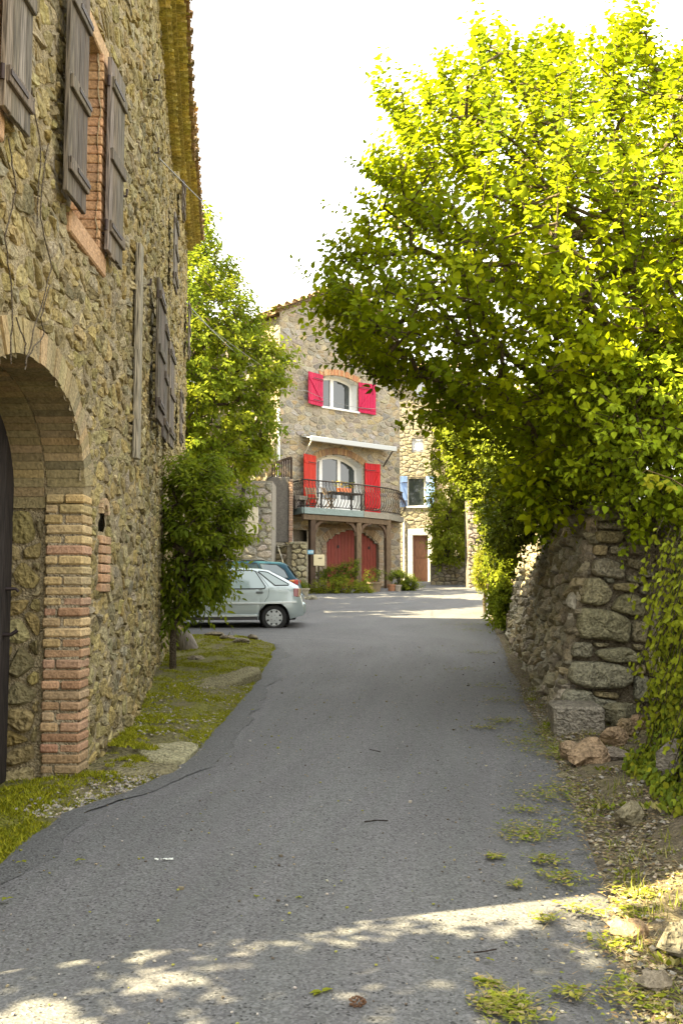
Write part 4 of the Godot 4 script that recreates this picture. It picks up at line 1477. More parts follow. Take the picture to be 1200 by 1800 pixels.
func build_plants() -> void:
	var fresh := [Color(0.27, 0.32, 0.008), Color(0.225, 0.28, 0.009), Color(0.315, 0.35, 0.008), Color(0.18, 0.235, 0.01)]
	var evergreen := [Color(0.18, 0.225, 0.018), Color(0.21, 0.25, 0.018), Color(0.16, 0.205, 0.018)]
	# the big tree over the lane
	var T := thing("broadleaf_tree", "big leaning tree with bright heart-shaped leaves growing above the dry stone wall", "tree", Vector3(4.0, 2.1, -12))
	var out := [[580, 458], [612, 440], [620, 400], [655, 380], [670, 335], [655, 305], [672, 258], [692, 240], [675, 195], [664, 132], [715, 165], [770, 142], [788, 108], [850, 64], [930, 95], [965, 75], [1020, 80], [1070, 70], [1120, 28], [1150, 60], [1150, 120], [1200, 110], [1300, 60], [1420, 200], [1420, 800], [1200, 760], [1110, 850], [1000, 870], [930, 870], [885, 830], [850, 760], [780, 750], [735, 752], [760, 705], [700, 680], [650, 660], [610, 625], [575, 570], [572, 505]]
	crown(T, out, 11.0, 2.3, 1950, {"seed": 1, "foot": Vector3(4.0, 2.0, -12.0), "trunk": [Vector3(3.9, 2.8, -11.9), Vector3(3.7, 3.5, -11.6), Vector3(3.45, 4.2, -11.4)], "trunk_r": 0.13, "pal": fresh, "leaf": 0.10, "per": 26, "up": 0.75, "shoot": 0.62, "twig": 0.0052, "shell": 0.25, "bark": Color(0.26, 0.2, 0.12), "aspect": 0.8})
	T = thing("overhanging_shrub", "dense leafy shrub spilling over the top of the boulder wall end", "shrub", Vector3(3.4, 2.2, -9.6))
	crown(T, [[985, 660], [1060, 620], [1150, 600], [1330, 560], [1330, 1000], [1230, 960], [1170, 930], [1120, 935], [1090, 890], [1060, 840], [1000, 820], [1030, 780], [960, 730]], 9.4, 1.0, 620, {"seed": 2, "foot": Vector3(3.5, 2.1, -10.2), "pal": [Color(0.22, 0.28, 0.012), Color(0.26, 0.31, 0.012), Color(0.17, 0.225, 0.012)], "leaf": 0.085, "per": 18, "up": 0.1, "shoot": 0.4, "droop": 0.6, "twig": 0.003, "mat": M.ivy})
	T = thing("hanging_branch", "low branch of broad leaves drooping in front of the dark hedge", "branch", Vector3(2.9, 2.3, -10.2))
	crown(T, [[915, 830], [960, 815], [1015, 830], [1010, 890], [950, 925], [912, 905]], 10.2, 0.35, 42, {"seed": 3, "foot": Vector3(3.1, 2.7, -10.6), "pal": fresh, "leaf": 0.12, "per": 12, "up": -0.1, "shoot": 0.35, "droop": 0.5, "twig": 0.004})
	T = thing("dark_hedge", "tall dark hedge on top of the dry stone wall under the big tree", "hedge", Vector3(4.2, 2.4, -15))
	crown(T, [[850, 720], [960, 690], [1100, 700], [1120, 900], [1040, 930], [960, 940], [925, 950], [888, 985], [866, 950], [868, 860]], 14.5, 2.6, 1500, {"seed": 4, "foot": Vector3(4.4, 2.2, -15.0), "pal": evergreen, "leaf": 0.075, "per": 18, "up": 0.3, "shoot": 0.5, "twig": 0.0035, "mat": M.ivy, "bark": Color(0.09, 0.07, 0.05)})
	T = thing("ivy_thicket", "ivy thicket climbing the far end of the dry stone wall, lit along its left side", "ivy", Vector3(4.4, 1.2, -22))
	crown(T, [[775, 760], [800, 742], [850, 745], [890, 760], [905, 850], [900, 960], [893, 1060], [880, 1085], [864, 1088], [858, 1030], [862, 980], [850, 930], [838, 890], [815, 850], [790, 820]], 22.5, 1.8, 800, {"seed": 5, "foot": Vector3(3.9, 1.0, -22.5), "pal": [Color(0.19, 0.23, 0.02), Color(0.15, 0.19, 0.02), Color(0.23, 0.26, 0.02)], "leaf": 0.105, "per": 22, "up": 0.3, "shoot": 0.5, "twig": 0.004})
	T = thing("ivy_patch", "small ivy patch trailing down the far road face of the dry stone wall", "ivy", Vector3(3.3, 1.0, -20.6))
	crown(T, [[884, 950], [918, 945], [914, 985], [906, 1040], [895, 1090], [880, 1095], [876, 1030]], 20.6, 0.3, 210, {"seed": 18, "foot": Vector3(3.35, 0.85, -20.9), "pal": [Color(0.19, 0.23, 0.016), Color(0.15, 0.19, 0.016)], "leaf": 0.085, "per": 18, "up": -0.1, "shoot": 0.35, "twig": 0.003})
	T = thing("yellow_conifer", "rounded feathery yellow-green conifer bush at the bend of the lane", "bush", Vector3(3.7, 1.05, -26.5))
	crown(T, [[838, 985], [848, 962], [862, 952], [878, 965], [888, 1000], [884, 1036], [850, 1040], [836, 1020]], 26.5, 0.5, 260, {"seed": 6, "foot": Vector3(3.8, 1.05, -26.5), "pal": [Color(0.30, 0.31, 0.025), Color(0.25, 0.28, 0.025)], "leaf": 0.1, "per": 26, "up": 0.5, "shoot": 0.26, "aspect": 0.22, "hang": 0.0, "twig": 0.003})
	T = thing("tall_shrub", "tall shrub against the pale stone house, sunlit above and dark below", "shrub", Vector3(4.9, 1.9, -42.3))
	crown(T, [[760, 780], [775, 740], [805, 720], [850, 730], [870, 800], [862, 880], [830, 900], [822, 985], [765, 990], [757, 900]], 42.3, 1.2, 620, {"seed": 7, "foot": Vector3(4.9, 2.2, -43.7), "pal": [Color(0.22, 0.25, 0.02), Color(0.17, 0.21, 0.02)], "leaf": 0.15, "per": 20, "up": 0.4, "shoot": 0.6, "twig": 0.005})
	T = thing("shaded_bush", "dark bush in the shade of the pale house beside the low wall", "bush", Vector3(4.6, 2.0, -44.0))
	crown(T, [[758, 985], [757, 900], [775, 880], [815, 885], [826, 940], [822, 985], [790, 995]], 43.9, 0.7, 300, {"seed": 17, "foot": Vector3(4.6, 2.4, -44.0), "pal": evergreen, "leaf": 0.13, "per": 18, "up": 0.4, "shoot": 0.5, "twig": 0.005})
	# left
	T = thing("leafy_tree", "tall full-crowned tree standing behind the parked cars and the ochre house", "tree", Vector3(-4.6, 1.1, -28))
	crown(T, [[200, 430], [330, 425], [362, 362], [372, 405], [388, 450], [420, 490], [435, 530], [455, 565], [475, 600], [515, 625], [508, 655], [480, 690], [488, 735], [472, 800], [440, 832], [390, 850], [330, 845], [200, 800], [150, 600]], 28.0, 2.8, 1500, {"seed": 8, "foot": Vector3(-4.6, 1.1, -28.0), "trunk": [Vector3(-4.6, 2.6, -28.0), Vector3(-4.5, 4.5, -28.0), Vector3(-4.4, 6.5, -28.0)], "trunk_r": 0.2, "pal": [Color(0.19, 0.235, 0.018), Color(0.15, 0.2, 0.018), Color(0.23, 0.26, 0.018)], "leaf": 0.17, "per": 24, "up": 0.4, "shoot": 0.75, "twig": 0.006, "aspect": 0.6, "shell": 0.35, "hang": 0.6})
	T = thing("young_ash", "young tree with drooping pointed leaves at the far corner of the ochre house", "tree", Vector3(-2.1, 0.5, -13.3))
	crown(T, [[298, 830], [325, 800], [350, 826], [378, 812], [410, 845], [390, 868], [445, 880], [418, 905], [442, 940], [405, 955], [418, 990], [388, 1005], [395, 1035], [355, 1060], [325, 1075], [312, 1085], [298, 1100], [290, 1070], [290, 960]], 13.7, 0.7, 340, {"seed": 9, "foot": Vector3(-2.22, 0.45, -13.25), "trunk": [Vector3(-2.24, 1.0, -13.35), Vector3(-2.2, 1.5, -13.5), Vector3(-2.1, 2.0, -13.6)], "trunk_r": 0.05, "pal": [Color(0.18, 0.23, 0.018), Color(0.22, 0.26, 0.018), Color(0.14, 0.19, 0.018)], "leaf": 0.12, "per": 21, "up": 0.1, "shoot": 0.42, "droop": 0.35, "aspect": 0.42, "twig": 0.004, "hang": 0.7, "bark": Color(0.17, 0.13, 0.08)})
	# a tree behind the viewer that dapples the near tarmac
	T = thing("roadside_tree", "tree standing before the near corner of the ochre house, its shade dappling the tarmac", "tree", Vector3(-5.6, 0, 1.2))
	var rng := RandomNumberGenerator.new()
	rng.seed = 10
	var ex := []
	var kx := cos(deg_to_rad(20.0)) / tan(deg_to_rad(50.0))
	var kz := sin(deg_to_rad(20.0)) / tan(deg_to_rad(50.0))
	for i in 560:
		# crown shaped for its shade: shoots set sunward of the tarmac they dapple
		var gx := rng.randf_range(-2.3, 3.0)
		var gd := rng.randf_range(1.2, 4.31 + 0.37 * gx - (0.12 + 0.2 * gx if gx > 0.0 else -0.2))
		if gx < 0.0 and gd > 2.7 and gd < 3.6 and rng.randf() < 0.5: continue
		var gt := rng.randf_range(3.6, 7.0)
		var q := Vector3(gx - gt * kx, gt, -(gd - gt * kz))
		if -q.z > 0.6 and q.y < EYE - q.z * 0.64 + 1.0 and q.x > q.z * -0.0 - 0.4 * -q.z - 1.1: continue
		ex.append(q)
	crown(T, [[0, 0], [1, 0], [0, 1]], 10.0, 0.1, 0, {"seed": 11, "extra": ex, "foot": Vector3(-5.6, 0, 1.2), "trunk": [Vector3(-5.5, 1.5, 1.1), Vector3(-5.2, 3.0, 0.8)], "trunk_r": 0.14, "pal": fresh, "leaf": 0.15, "per": 22, "up": 0.4, "shoot": 0.6, "twig": 0.005})
	# unseen trees added behind the ochre house to keep the sun off the square
	for k in 2:
		T = thing("added_tall_tree", ["unseen tall tree added for shade behind the tiled shed", "unseen tall tree added for shade left of the red-shuttered house"][k], "tree", Vector3(-7.2 - k * 0.5, 1.2, [-33.5, -39.5][k]))
		ex = []
		for i in 420:
			var dv := Vector3(rng.randfn(), rng.randfn(), rng.randfn()).normalized() * pow(rng.randf(), 0.4)
			ex.append(T.position + Vector3(0, 9.5, 0) + dv * Vector3(2.3, 6.5, 3.1))
		crown(T, [[0, 0], [1, 0], [0, 1]], 10.0, 0.1, 0, {"seed": 60 + k, "extra": ex, "foot": T.position, "trunk": [T.position + Vector3(0, 3, 0), T.position + Vector3(0.1, 7, 0)], "trunk_r": 0.22, "pal": evergreen, "leaf": 0.26, "per": 22, "up": 0.5, "shoot": 0.9, "twig": 0.007})
	T = thing("added_slender_tree", "unseen slender tree added behind the ochre house to narrow the sun strip", "tree", Vector3(-11.0, 0.8, -21.6))  # unseen, added to shade part of the far sun strip
	ex = []
	for i in 200:
		var dv := Vector3(rng.randfn(), rng.randfn(), rng.randfn()).normalized() * pow(rng.randf(), 0.4)
		ex.append(Vector3(-11.0, 12.0, -21.6) + dv * Vector3(1.5, 5.5, 1.1))
	crown(T, [[0, 0], [1, 0], [0, 1]], 10.0, 0.1, 0, {"seed": 66, "extra": ex, "foot": T.position, "trunk": [T.position + Vector3(0, 3, 0), T.position + Vector3(0.1, 7, 0)], "trunk_r": 0.2, "pal": evergreen, "leaf": 0.26, "per": 22, "up": 0.5, "shoot": 0.8, "twig": 0.007})
	# ivy over the near bank
	T = thing("ivy_bank", "curtain of small-leaved ivy hanging over the near right bank", "ivy", Vector3(2.3, 0.3, -6.8))
	var mb := MB.new()
	var st := MB.new()
	for i in 27000:
		var d := rng.randf_range(4.2, 7.6)
		var wl := table(WALLINE, d)
		var x := wl + rng.randf_range(-0.12, 0.6)
		if rng.randf() < 0.25: x = wl + rng.randf_range(-0.1, 1.2)
		var a := gn.get_noise_2d(x * 7.0 + 70.0, d * 7.0)
		if d < 5.6 and x < wl + 0.05 and a < 0.1: continue
		if a < -0.42: continue
		var y := gy(x, d)
		if y > gh(d) + 0.35 or rng.randf() < 0.3:
			var p := Vector3(x - 0.05 + 0.10 * a, y + rng.randf_range(0.0, 0.10), -d + rng.randf_range(-0.05, 0.05))
			var nn := Vector3(-1.0, 0.6, 0.35) + Vector3(rng.randfn(), rng.randfn(), rng.randfn()) * 0.4
			var t := Vector3(rng.randfn() * 0.4 - 0.3, -0.8, rng.randfn() * 0.6).normalized()
			mb.leaf(p, t, nn, rng.randf_range(0.028, 0.058), rng.randf_range(0.025, 0.05), jit(rng, [Color(0.16, 0.19, 0.016), Color(0.12, 0.155, 0.016), Color(0.21, 0.22, 0.018), Color(0.09, 0.125, 0.016)][rng.randi() % 4], 0.18))
	for i in 130:
		var d := rng.randf_range(5.0, 7.4)
		var wl := table(WALLINE, d)
		var p := Vector3(wl + 0.28 - rng.randf() * 0.12, gh(d) + rng.randf_range(0.8, 1.9), -d)
		var path := [p]
		var L := rng.randf_range(0.3, 0.9)
		for k in 6:
			p += Vector3(-0.04 + rng.randf_range(-0.02, 0.02), -L / 6.0, rng.randf_range(-0.04, 0.04))
			path.append(p)
			for q in 3:
				mb.leaf(p + Vector3(rng.randf_range(-0.03, 0.03), rng.randf_range(-0.05, 0.05), 0), Vector3(rng.randfn() * 0.5, -0.8, rng.randfn() * 0.5).normalized(), Vector3(-1, 0.5, 0.5), rng.randf_range(0.03, 0.055), rng.randf_range(0.025, 0.045), jit(rng, Color(0.19, 0.215, 0.016), 0.18))
		st.tube(path, 0.003, Color(0.16, 0.13, 0.06), 4)
	part(T, "stems", st, M.bark, true)
	part(T, "leaves", mb, M.ivy, true)
	# vine twig with yellow leaves reaching out at the right
	T = thing("vine_shoot", "thin vine shoot with yellow lobed leaves sticking out from the ivy", "vine", at_d(1200, 870, 7.5))
	st = MB.new()
	mb = MB.new()
	st.tube([at_d(1215, 865, 7.5), at_d(1180, 842, 7.5), at_d(1135, 826, 7.5), at_d(1128, 832, 7.5)], [0.006, 0.005, 0.004, 0.002], Color(0.35, 0.24, 0.1), 5)
	for q in [[1136, 838], [1150, 835], [1165, 850], [1180, 855], [1140, 850]]:
		for k in 4: mb.leaf(at_d(q[0], q[1], 7.48), Vector3(rng.randfn(), -0.6 + rng.randfn() * 0.5, rng.randfn() * 0.3).normalized(), Vector3(-0.4, 0.7, 0.6), 0.06, 0.045, Color(0.34, 0.33, 0.02))
	part(T, "stem", st, M.bark)
	part(T, "leaves", mb, M.leaf, true)

# ---------------------------------------------------------------- the house with the red shutters
var XF: Transform3D
func fp(x: float, y: float) -> Vector2:      # photograph to facade
	var p := on_plane(x, y, XF.origin, XF.basis.z) - XF.origin
	return Vector2(p.dot(XF.basis.x), p.y + XF.origin.y)
func arch_hole(u0: float, u1: float, v0: float, vs: float, rise: float, steps := 10) -> PackedVector2Array:
	var p := PackedVector2Array([Vector2(u0, v0), Vector2(u1, v0)])
	for i in steps + 1:
		var t := float(i) / steps
		var x := lerpf(u1, u0, t)
		p.append(Vector2(x, vs + rise * (1.0 - pow(2.0 * t - 1.0, 2.0))))
	return p
func reveal(parent: Node3D, poly: PackedVector2Array, xf: Transform3D, depth: float, col: Color, m: Material, called := "reveal") -> void:
	var mb := MB.new()
	var ce := Vector2.ZERO
	for p in poly: ce += p / poly.size()
	for i in poly.size():
		var a := poly[i]
		var b := poly[(i + 1) % poly.size()]
		var h := ce - (a + b) * 0.5
		mb.quad(xf * Vector3(a.x, a.y, 0.012), xf * Vector3(b.x, b.y, 0.012), xf * Vector3(b.x, b.y, -depth), xf * Vector3(a.x, a.y, -depth), xf.basis * Vector3(h.x, h.y, 0), col)
	part(parent, called, mb, m)
# window: white frame with panes, set back in its opening
func casement(parent: Node3D, hole: PackedVector2Array, xf: Transform3D, depth: float, bars: Array, rail: float, col: Color, fw := 0.07) -> void:
	var o := Node3D.new()
	o.name = "window"
	parent.add_child(o, true)
	var u0 := hole[0].x
	var u1 := hole[1].x
	var v0 := hole[0].y
	o.position = xf * Vector3((u0 + u1) * 0.5, v0, -depth) - base_of(parent)
	var inner := PackedVector2Array()
	var ce := Vector2((u0 + u1) * 0.5, 0)
	var top := 0.0
	for p in hole: top = maxf(top, p.y)
	ce.y = (v0 + top) * 0.5
	for p in hole: inner.append(Vector2(clampf(p.x, u0 + fw, u1 - fw), maxf(p.y - fw, v0 + fw) if p.y > ce.y else v0 + fw))
	var fr := MB.new()
	for i in hole.size():
		var j := (i + 1) % hole.size()
		var q := [hole[i], hole[j], inner[j], inner[i]]
		fr.quad(xf * Vector3(q[0].x, q[0].y, -depth + 0.03), xf * Vector3(q[1].x, q[1].y, -depth + 0.03), xf * Vector3(q[2].x, q[2].y, -depth + 0.03), xf * Vector3(q[3].x, q[3].y, -depth + 0.03), xf.basis.z, col)
		var h: Vector2 = ce - (q[2] + q[3]) * 0.5
		fr.quad(xf * Vector3(q[2].x, q[2].y, -depth + 0.03), xf * Vector3(q[3].x, q[3].y, -depth + 0.03), xf * Vector3(q[3].x, q[3].y, -depth - 0.03), xf * Vector3(q[2].x, q[2].y, -depth - 0.03), xf.basis * Vector3(h.x, h.y, 0), col)
	part(o, "frame", fr, M.white)
	for b in bars:
		var mb := MB.new()
		var uu := lerpf(u0, u1, b)
		var tt := top
		for i in range(2, hole.size() - 1):
			if (hole[i].x - uu) * (hole[i + 1].x - uu) <= 0.0: tt = lerpf(hole[i].y, hole[i + 1].y, 0.5)
		mb.box(xf * Vector3(uu, (v0 + tt) * 0.5, -depth + 0.015), Vector3(0.17, tt - v0 - 0.02, 0.05), col, xf.basis, 0.008)
		part(o, "mullion", mb, M.white)
	if rail > 0.0:
		var mb := MB.new()
		mb.box(xf * Vector3((u0 + u1) * 0.5, v0 + rail * 0.5 + 0.06, -depth + 0.0), Vector3(u1 - u0 - 0.1, rail, 0.03), col, xf.basis, 0.008)
		part(o, "panel", mb, M.white)
	var ed := [0.0]
	ed.append_array(bars)
	ed.append(1.0)
	for k in ed.size() - 1:
		var cut := rect(lerpf(u0, u1, ed[k]) + 0.05, v0 + 0.05, lerpf(u0, u1, ed[k + 1]) - 0.05, top + 1.0)
		for pp in Geometry2D.intersect_polygons(hole, cut):
			var mb := MB.new()
			mb.prism(pp, Transform3D(xf.basis, xf.origin - xf.basis.z * (depth + 0.012)), 0.006, Color(0.035, 0.04, 0.04))
			part(o, "pane", mb, M.glass)
# ring of bricks over a segmental arch
func brick_arch(parent: Node3D, u0: float, u1: float, vs: float, rise: float, th: float, n: int, xf: Transform3D, pal: Array, rng: RandomNumberGenerator) -> void:
	for i in n:
		var q := PackedVector2Array()
		for w in [[i + 0.06, 0.0], [i + 0.94, 0.0], [i + 0.94, 1.0], [i + 0.06, 1.0]]:
			var t: float = w[0] / n
			var s := 2.0 * t - 1.0
			var nrm := Vector2(s * 2.0 * rise / ((u1 - u0) * 0.5), 1.0).normalized()
			q.append(Vector2(lerpf(u0, u1, t), vs + rise * (1.0 - s * s)) + nrm * (th * w[1]))
		var mb := MB.new()
		mb.prism(q, Transform3D(xf.basis, xf.origin - xf.basis.z * 0.05), 0.075 + rng.randf_range(0, 0.012), jit(rng, pal[rng.randi() % pal.size()], 0.15), 0.004)
		part(parent, "brick", mb, M.brick)
func offset_px(x: float, off: float) -> Vector3:    # where the vertical plane of photo column x meets the plane off metres before the facade
	var p := on_plane(x, 1040, XF.origin + XF.basis.z * off, XF.basis.z)
	return Vector3(p.x, 0, p.z)

func build_red_house() -> void:
	var rng := RandomNumberGenerator.new()
	rng.seed = 404
	XF = Transform3D(Basis(Vector3(0.755, 0, -0.656).normalized(), Vector3.UP, Vector3(0.656, 0, 0.755).normalized()), Vector3(0, 0, -40))
	var t := XF.basis.x
	var n := XF.basis.z
	var pal := [Color(0.40, 0.35, 0.26), Color(0.34, 0.30, 0.23), Color(0.44, 0.37, 0.25), Color(0.30, 0.27, 0.22), Color(0.42, 0.33, 0.2), Color(0.37, 0.34, 0.29)]
	var H := thing("village_house", "grey rubble stone house with red shutters, a balcony on posts and a tiled roof", "house", XF * Vector3(0, 1.7, 0))
	var uL := fp(490, 900).x
	var uR := fp(703, 900).x
	var tl := fp(490, 556)
	var tm := fp(603, 512)
	var tr := fp(703, 590)
	var wall := PackedVector2Array([Vector2(uL, 1.2), Vector2(uR, 1.2), Vector2(uR, tr.y), tm, Vector2(uL, tl.y)])
	# openings
	var ua := fp(566, 700).x
	var ub := fp(627, 700).x
	var upv := fp(596, 719).y
	var ups := fp(600, 671).y
	var hole_u := arch_hole(ua, ub, upv, ups, fp(596, 662).y - ups)
	var da := fp(553, 850).x
	var db := fp(637, 850).x
	var dv := 4.75
	var dsg := fp(595, 817).y
	var hole_d := arch_hole(da, db, dv, dsg, fp(593, 800).y - dsg)
	var ga := fp(573, 990).x
	var gb := fp(664, 990).x
	var gs := fp(618, 956).y
	var hole_g := arch_hole(ga, gb, 1.2, gs, fp(618, 931).y - gs)
	var sa := fp(519, 950).x
	var hole_s := rect(sa - 0.1, fp(520, 970).y, sa + 0.6, fp(520, 930).y)
	var gou := arch_hole(ga - 0.3, gb + 0.3, 1.2, gs + 0.2, fp(618, 931).y - gs + 0.14)
	var uou := arch_hole(ua - 0.02, ub + 0.02, upv - 0.05, ups + 0.22, fp(596, 662).y - ups)
	var dou := arch_hole(da - 0.02, db + 0.02, dv, dsg + 0.22, fp(593, 800).y - dsg)
	part(H, "wall", bed(wall, [hole_u, hole_d, hole_g, hole_s], XF, 0.10, 0.03, Color(0.42, 0.37, 0.28), 61), M.mortar)
	lay_stones(H, rubble(wall, [gou, uou, dou, hole_s], 0.32, 0.2, 0.035, 62, 0.25), XF, 0.018, pal, 63, 230, 0.85, 0.7)
	# left side wall running back, and the body behind
	var xl := Transform3D(Basis(n, Vector3.UP, -t), XF * Vector3(uL, 0, -6.0))
	var side := rect(0, 1.2, 6.0, tl.y)
	part(H, "wall", bed(side, [], xl, 0.2, 0.03, Color(0.42, 0.37, 0.28), 64), M.mortar)
	lay_stones(H, rubble(side, [], 0.42, 0.28, 0.045, 65, 0.2), xl, 0.035, pal, 66, 50, 0.78, 0.4)
	var core := MB.new()
	core.box(XF * Vector3((uL + uR) * 0.5, 6.2, -3.5), Vector3(uR - uL - 0.1, 11.0, 4.9), Color(0.4, 0.35, 0.27), XF.basis)
	core.quad(XF * Vector3(uR, 1.2, 0), XF * Vector3(uR, tr.y, 0), XF * Vector3(uR, tr.y, -6), XF * Vector3(uR, 1.2, -6), t, Color(0.4, 0.35, 0.27))
	part(H, "masonry", core, M.mortar)
	# roof: two slopes falling from the ridge, tile ends and corbels along the rake
	var rf := MB.new()
	var rc := Color(0.44, 0.30, 0.18)
	for s in [[Vector2(uL - 0.35, tl.y - 0.07 + 0.3), tm + Vector2(0, 0.33)], [tm + Vector2(0, 0.33), Vector2(uR + 0.35, tr.y + 0.2)]]:
		var a: Vector2 = s[0]
		var b: Vector2 = s[1]
		rf.quad(XF * Vector3(a.x, a.y, 0.3), XF * Vector3(b.x, b.y, 0.3), XF * Vector3(b.x, b.y, -6.2), XF * Vector3(a.x, a.y, -6.2), Vector3.UP, rc)
		rf.quad(XF * Vector3(a.x, a.y - 0.05, 0.3), XF * Vector3(b.x, b.y - 0.05, 0.3), XF * Vector3(b.x, b.y - 0.05, -6.2), XF * Vector3(a.x, a.y - 0.05, -6.2), Vector3.DOWN, rc)
		rf.quad(XF * Vector3(a.x, a.y - 0.05, 0.3), XF * Vector3(b.x, b.y - 0.05, 0.3), XF * Vector3(b.x, b.y, 0.3), XF * Vector3(a.x, a.y, 0.3), n, rc)
	rf.quad(XF * Vector3(uL, tl.y, 0.0), XF * Vector3(tm.x, tm.y, 0.0), XF * Vector3(tm.x, tm.y + 0.3, 0.0), XF * Vector3(uL, tl.y + 0.26, 0.0), n, Color(0.4, 0.35, 0.26))
	rf.quad(XF * Vector3(uR, tr.y, 0.0), XF * Vector3(tm.x, tm.y, 0.0), XF * Vector3(tm.x, tm.y + 0.3, 0.0), XF * Vector3(uR, tr.y + 0.2, 0.0), n, Color(0.4, 0.35, 0.26))
	part(H, "roof", rf, M.tile)
	var tp := [Color(0.50, 0.36, 0.22), Color(0.44, 0.30, 0.17), Color(0.56, 0.43, 0.29), Color(0.38, 0.28, 0.18)]
	for sgn in 2:
		var a := Vector2(uL - 0.3, tl.y) if sgn == 0 else tm
		var b := tm if sgn == 0 else Vector2(uR + 0.3, tr.y - 0.1)
		var K := int(a.distance_to(b) / 0.2)
		var su := (b - a).normalized()
		for row in 3:
			for i in K:
				var c := a.lerp(b, (i + 0.5 + 0.5 * (row % 2)) / K) + Vector2(-su.y, su.x) * (0.04 + 0.12 * row)
				var mb := MB.new()
				half_tile(mb, XF * Vector3(c.x, c.y, -0.2), XF * Vector3(c.x, c.y, 0.12 + 0.13 * row), XF.basis * Vector3(su.x, su.y, 0), 0.10, 0.095, jit(rng, tp[rng.randi() % 4], 0.16), row == 2 and i % 2 == 1)
				part(H, "roof_tile", mb, M.tile)
	for i in 30:
		var mb := MB.new()
		var c := XF * Vector3(uL - 0.1, tl.y + 0.1, -0.2 - i * 0.2)
		half_tile(mb, c + t * 0.5 + Vector3.UP * 0.12, c - t * 0.28, n, 0.10, 0.085, jit(rng, tp[rng.randi() % 4], 0.16), i % 2 == 1)
		part(H, "roof_tile", mb, M.tile)
	# upper window
	var wc := Color(0.78, 0.78, 0.75)
	reveal(H, hole_u, XF, 0.42, wc, M.white)
	casement(H, hole_u, XF, 0.36, [0.42], 0.0, wc, 0.11)
	brick_arch(H, ua - 0.12, ub + 0.12, ups + 0.03, fp(596, 662).y - ups, 0.24, 26, XF, BRICKS, rng)
	var sb := MB.new()
	sb.box(XF * Vector3((ua + ub) * 0.5, upv - 0.04, 0.02), Vector3(ub - ua + 0.16, 0.07, 0.16), wc, XF.basis, 0.01)
	part(H, "sill", sb, M.white)
	var cr := [Color(0.46, 0.006, 0.062), Color(0.42, 0.006, 0.055), Color(0.48, 0.008, 0.066)]
	var hh := ups - upv + 0.12
	shutter(H, XF * Vector3(ua - 0.02, upv - 0.03, 0.07), (-t * 0.97 + n * 0.20).normalized(), (n * 0.97 + t * 0.20).normalized(), 0.92, hh + 0.02, 6, cr, M.paintwood, 71, [0.15, 0.83], "shutter", 0.0, true, "crimson board shutter")
	shutter(H, XF * Vector3(ub + 0.03, upv - 0.03, 0.07), (t * 0.99 + n * 0.05).normalized(), (n * 0.99 - t * 0.05).normalized(), 0.92, hh, 6, cr, M.paintwood, 72, [0.15, 0.83], "shutter", 0.0, true, "crimson board shutter")
	# french window on the balcony
	reveal(H, hole_d, XF, 0.46, wc, M.white)
	casement(H, hole_d, XF, 0.40, [0.24, 0.62], 0.55, wc, 0.12)
	brick_arch(H, da - 0.1, db + 0.1, dsg + 0.03, fp(593, 800).y - dsg, 0.26, 30, XF, [Color(0.36, 0.24, 0.13), Color(0.32, 0.20, 0.12), Color(0.4, 0.27, 0.15)], rng)
	var sr := [Color(0.52, 0.035, 0.018), Color(0.47, 0.028, 0.016), Color(0.55, 0.04, 0.02)]
	shutter(H, XF * Vector3(da - 0.02, dv + 0.02, 0.09), (-t * 0.96 + n * 0.26).normalized(), (n * 0.96 + t * 0.26).normalized(), 0.8, dsg - dv + 0.22, 6, sr, M.paintwood, 73, [0.12, 0.86], "shutter", 0.0, false, "orange-red board shutter")
	shutter(H, XF * Vector3(db + 0.05, dv + 0.02, 0.09), (t * 0.99 + n * 0.05).normalized(), (n * 0.99 - t * 0.05).normalized(), 0.82, dsg - dv + 0.16, 6, [Color(0.50, 0.012, 0.018), Color(0.46, 0.01, 0.016)], M.paintwood, 74, [0.12, 0.86], "shutter", 0.0, true, "scarlet board shutter")
	# garage doors under brick arch and quoins
	var gr := fp(618, 931).y - gs
	reveal(H, hole_g, XF, 0.2, Color(0.33, 0.28, 0.2), M.mortar)
	brick_arch(H, ga - 0.05, gb + 0.05, gs + 0.03, gr, 0.3, 34, XF, [Color(0.40, 0.30, 0.19), Color(0.36, 0.26, 0.16), Color(0.43, 0.33, 0.22)], rng)
	for s in 2:
		var y := 1.5
		var k := 0
		while y < gs:
			var mb := MB.new()
			var w := 0.26 if k % 2 == 0 else 0.2
			mb.box(XF * Vector3((ga - w * 0.5 - 0.02) if s == 0 else (gb + w * 0.5 + 0.02), y + 0.05, 0.0), Vector3(w, 0.095, 0.1), jit(rng, Color(0.42, 0.33, 0.24), 0.15), XF.basis, 0.008)
			part(H, "brick", mb, M.brick)
			y += 0.108
			k += 1
	var gd := [Color(0.235, 0.05, 0.035), Color(0.21, 0.045, 0.033), Color(0.25, 0.055, 0.04)]
	var gm := (ga + gb) * 0.5
	for s in 2:
		var gate := Node3D.new()
		gate.name = "garage_door"
		H.add_child(gate, true)
		gate.position = XF * Vector3(ga if s == 0 else gb, 1.7, -0.14) - H.position
		for i in 8:
			var f := (i + 0.5) / 8.0
			var u := lerpf(ga, gm, f) if s == 0 else lerpf(gb, gm, f)
			var q := 2.0 * (u - ga) / (gb - ga) - 1.0
			var top := gs + gr * (1.0 - q * q) - 0.02
			var mb := MB.new()
			mb.box(XF * Vector3(u, (1.5 + top) * 0.5, -0.12), Vector3((gm - ga) / 8.0 - 0.006, top - 1.5, 0.04), jit(rng, gd[0], 0.04), XF.basis, 0.004)
			part(gate, "plank", mb, M.paintwood)
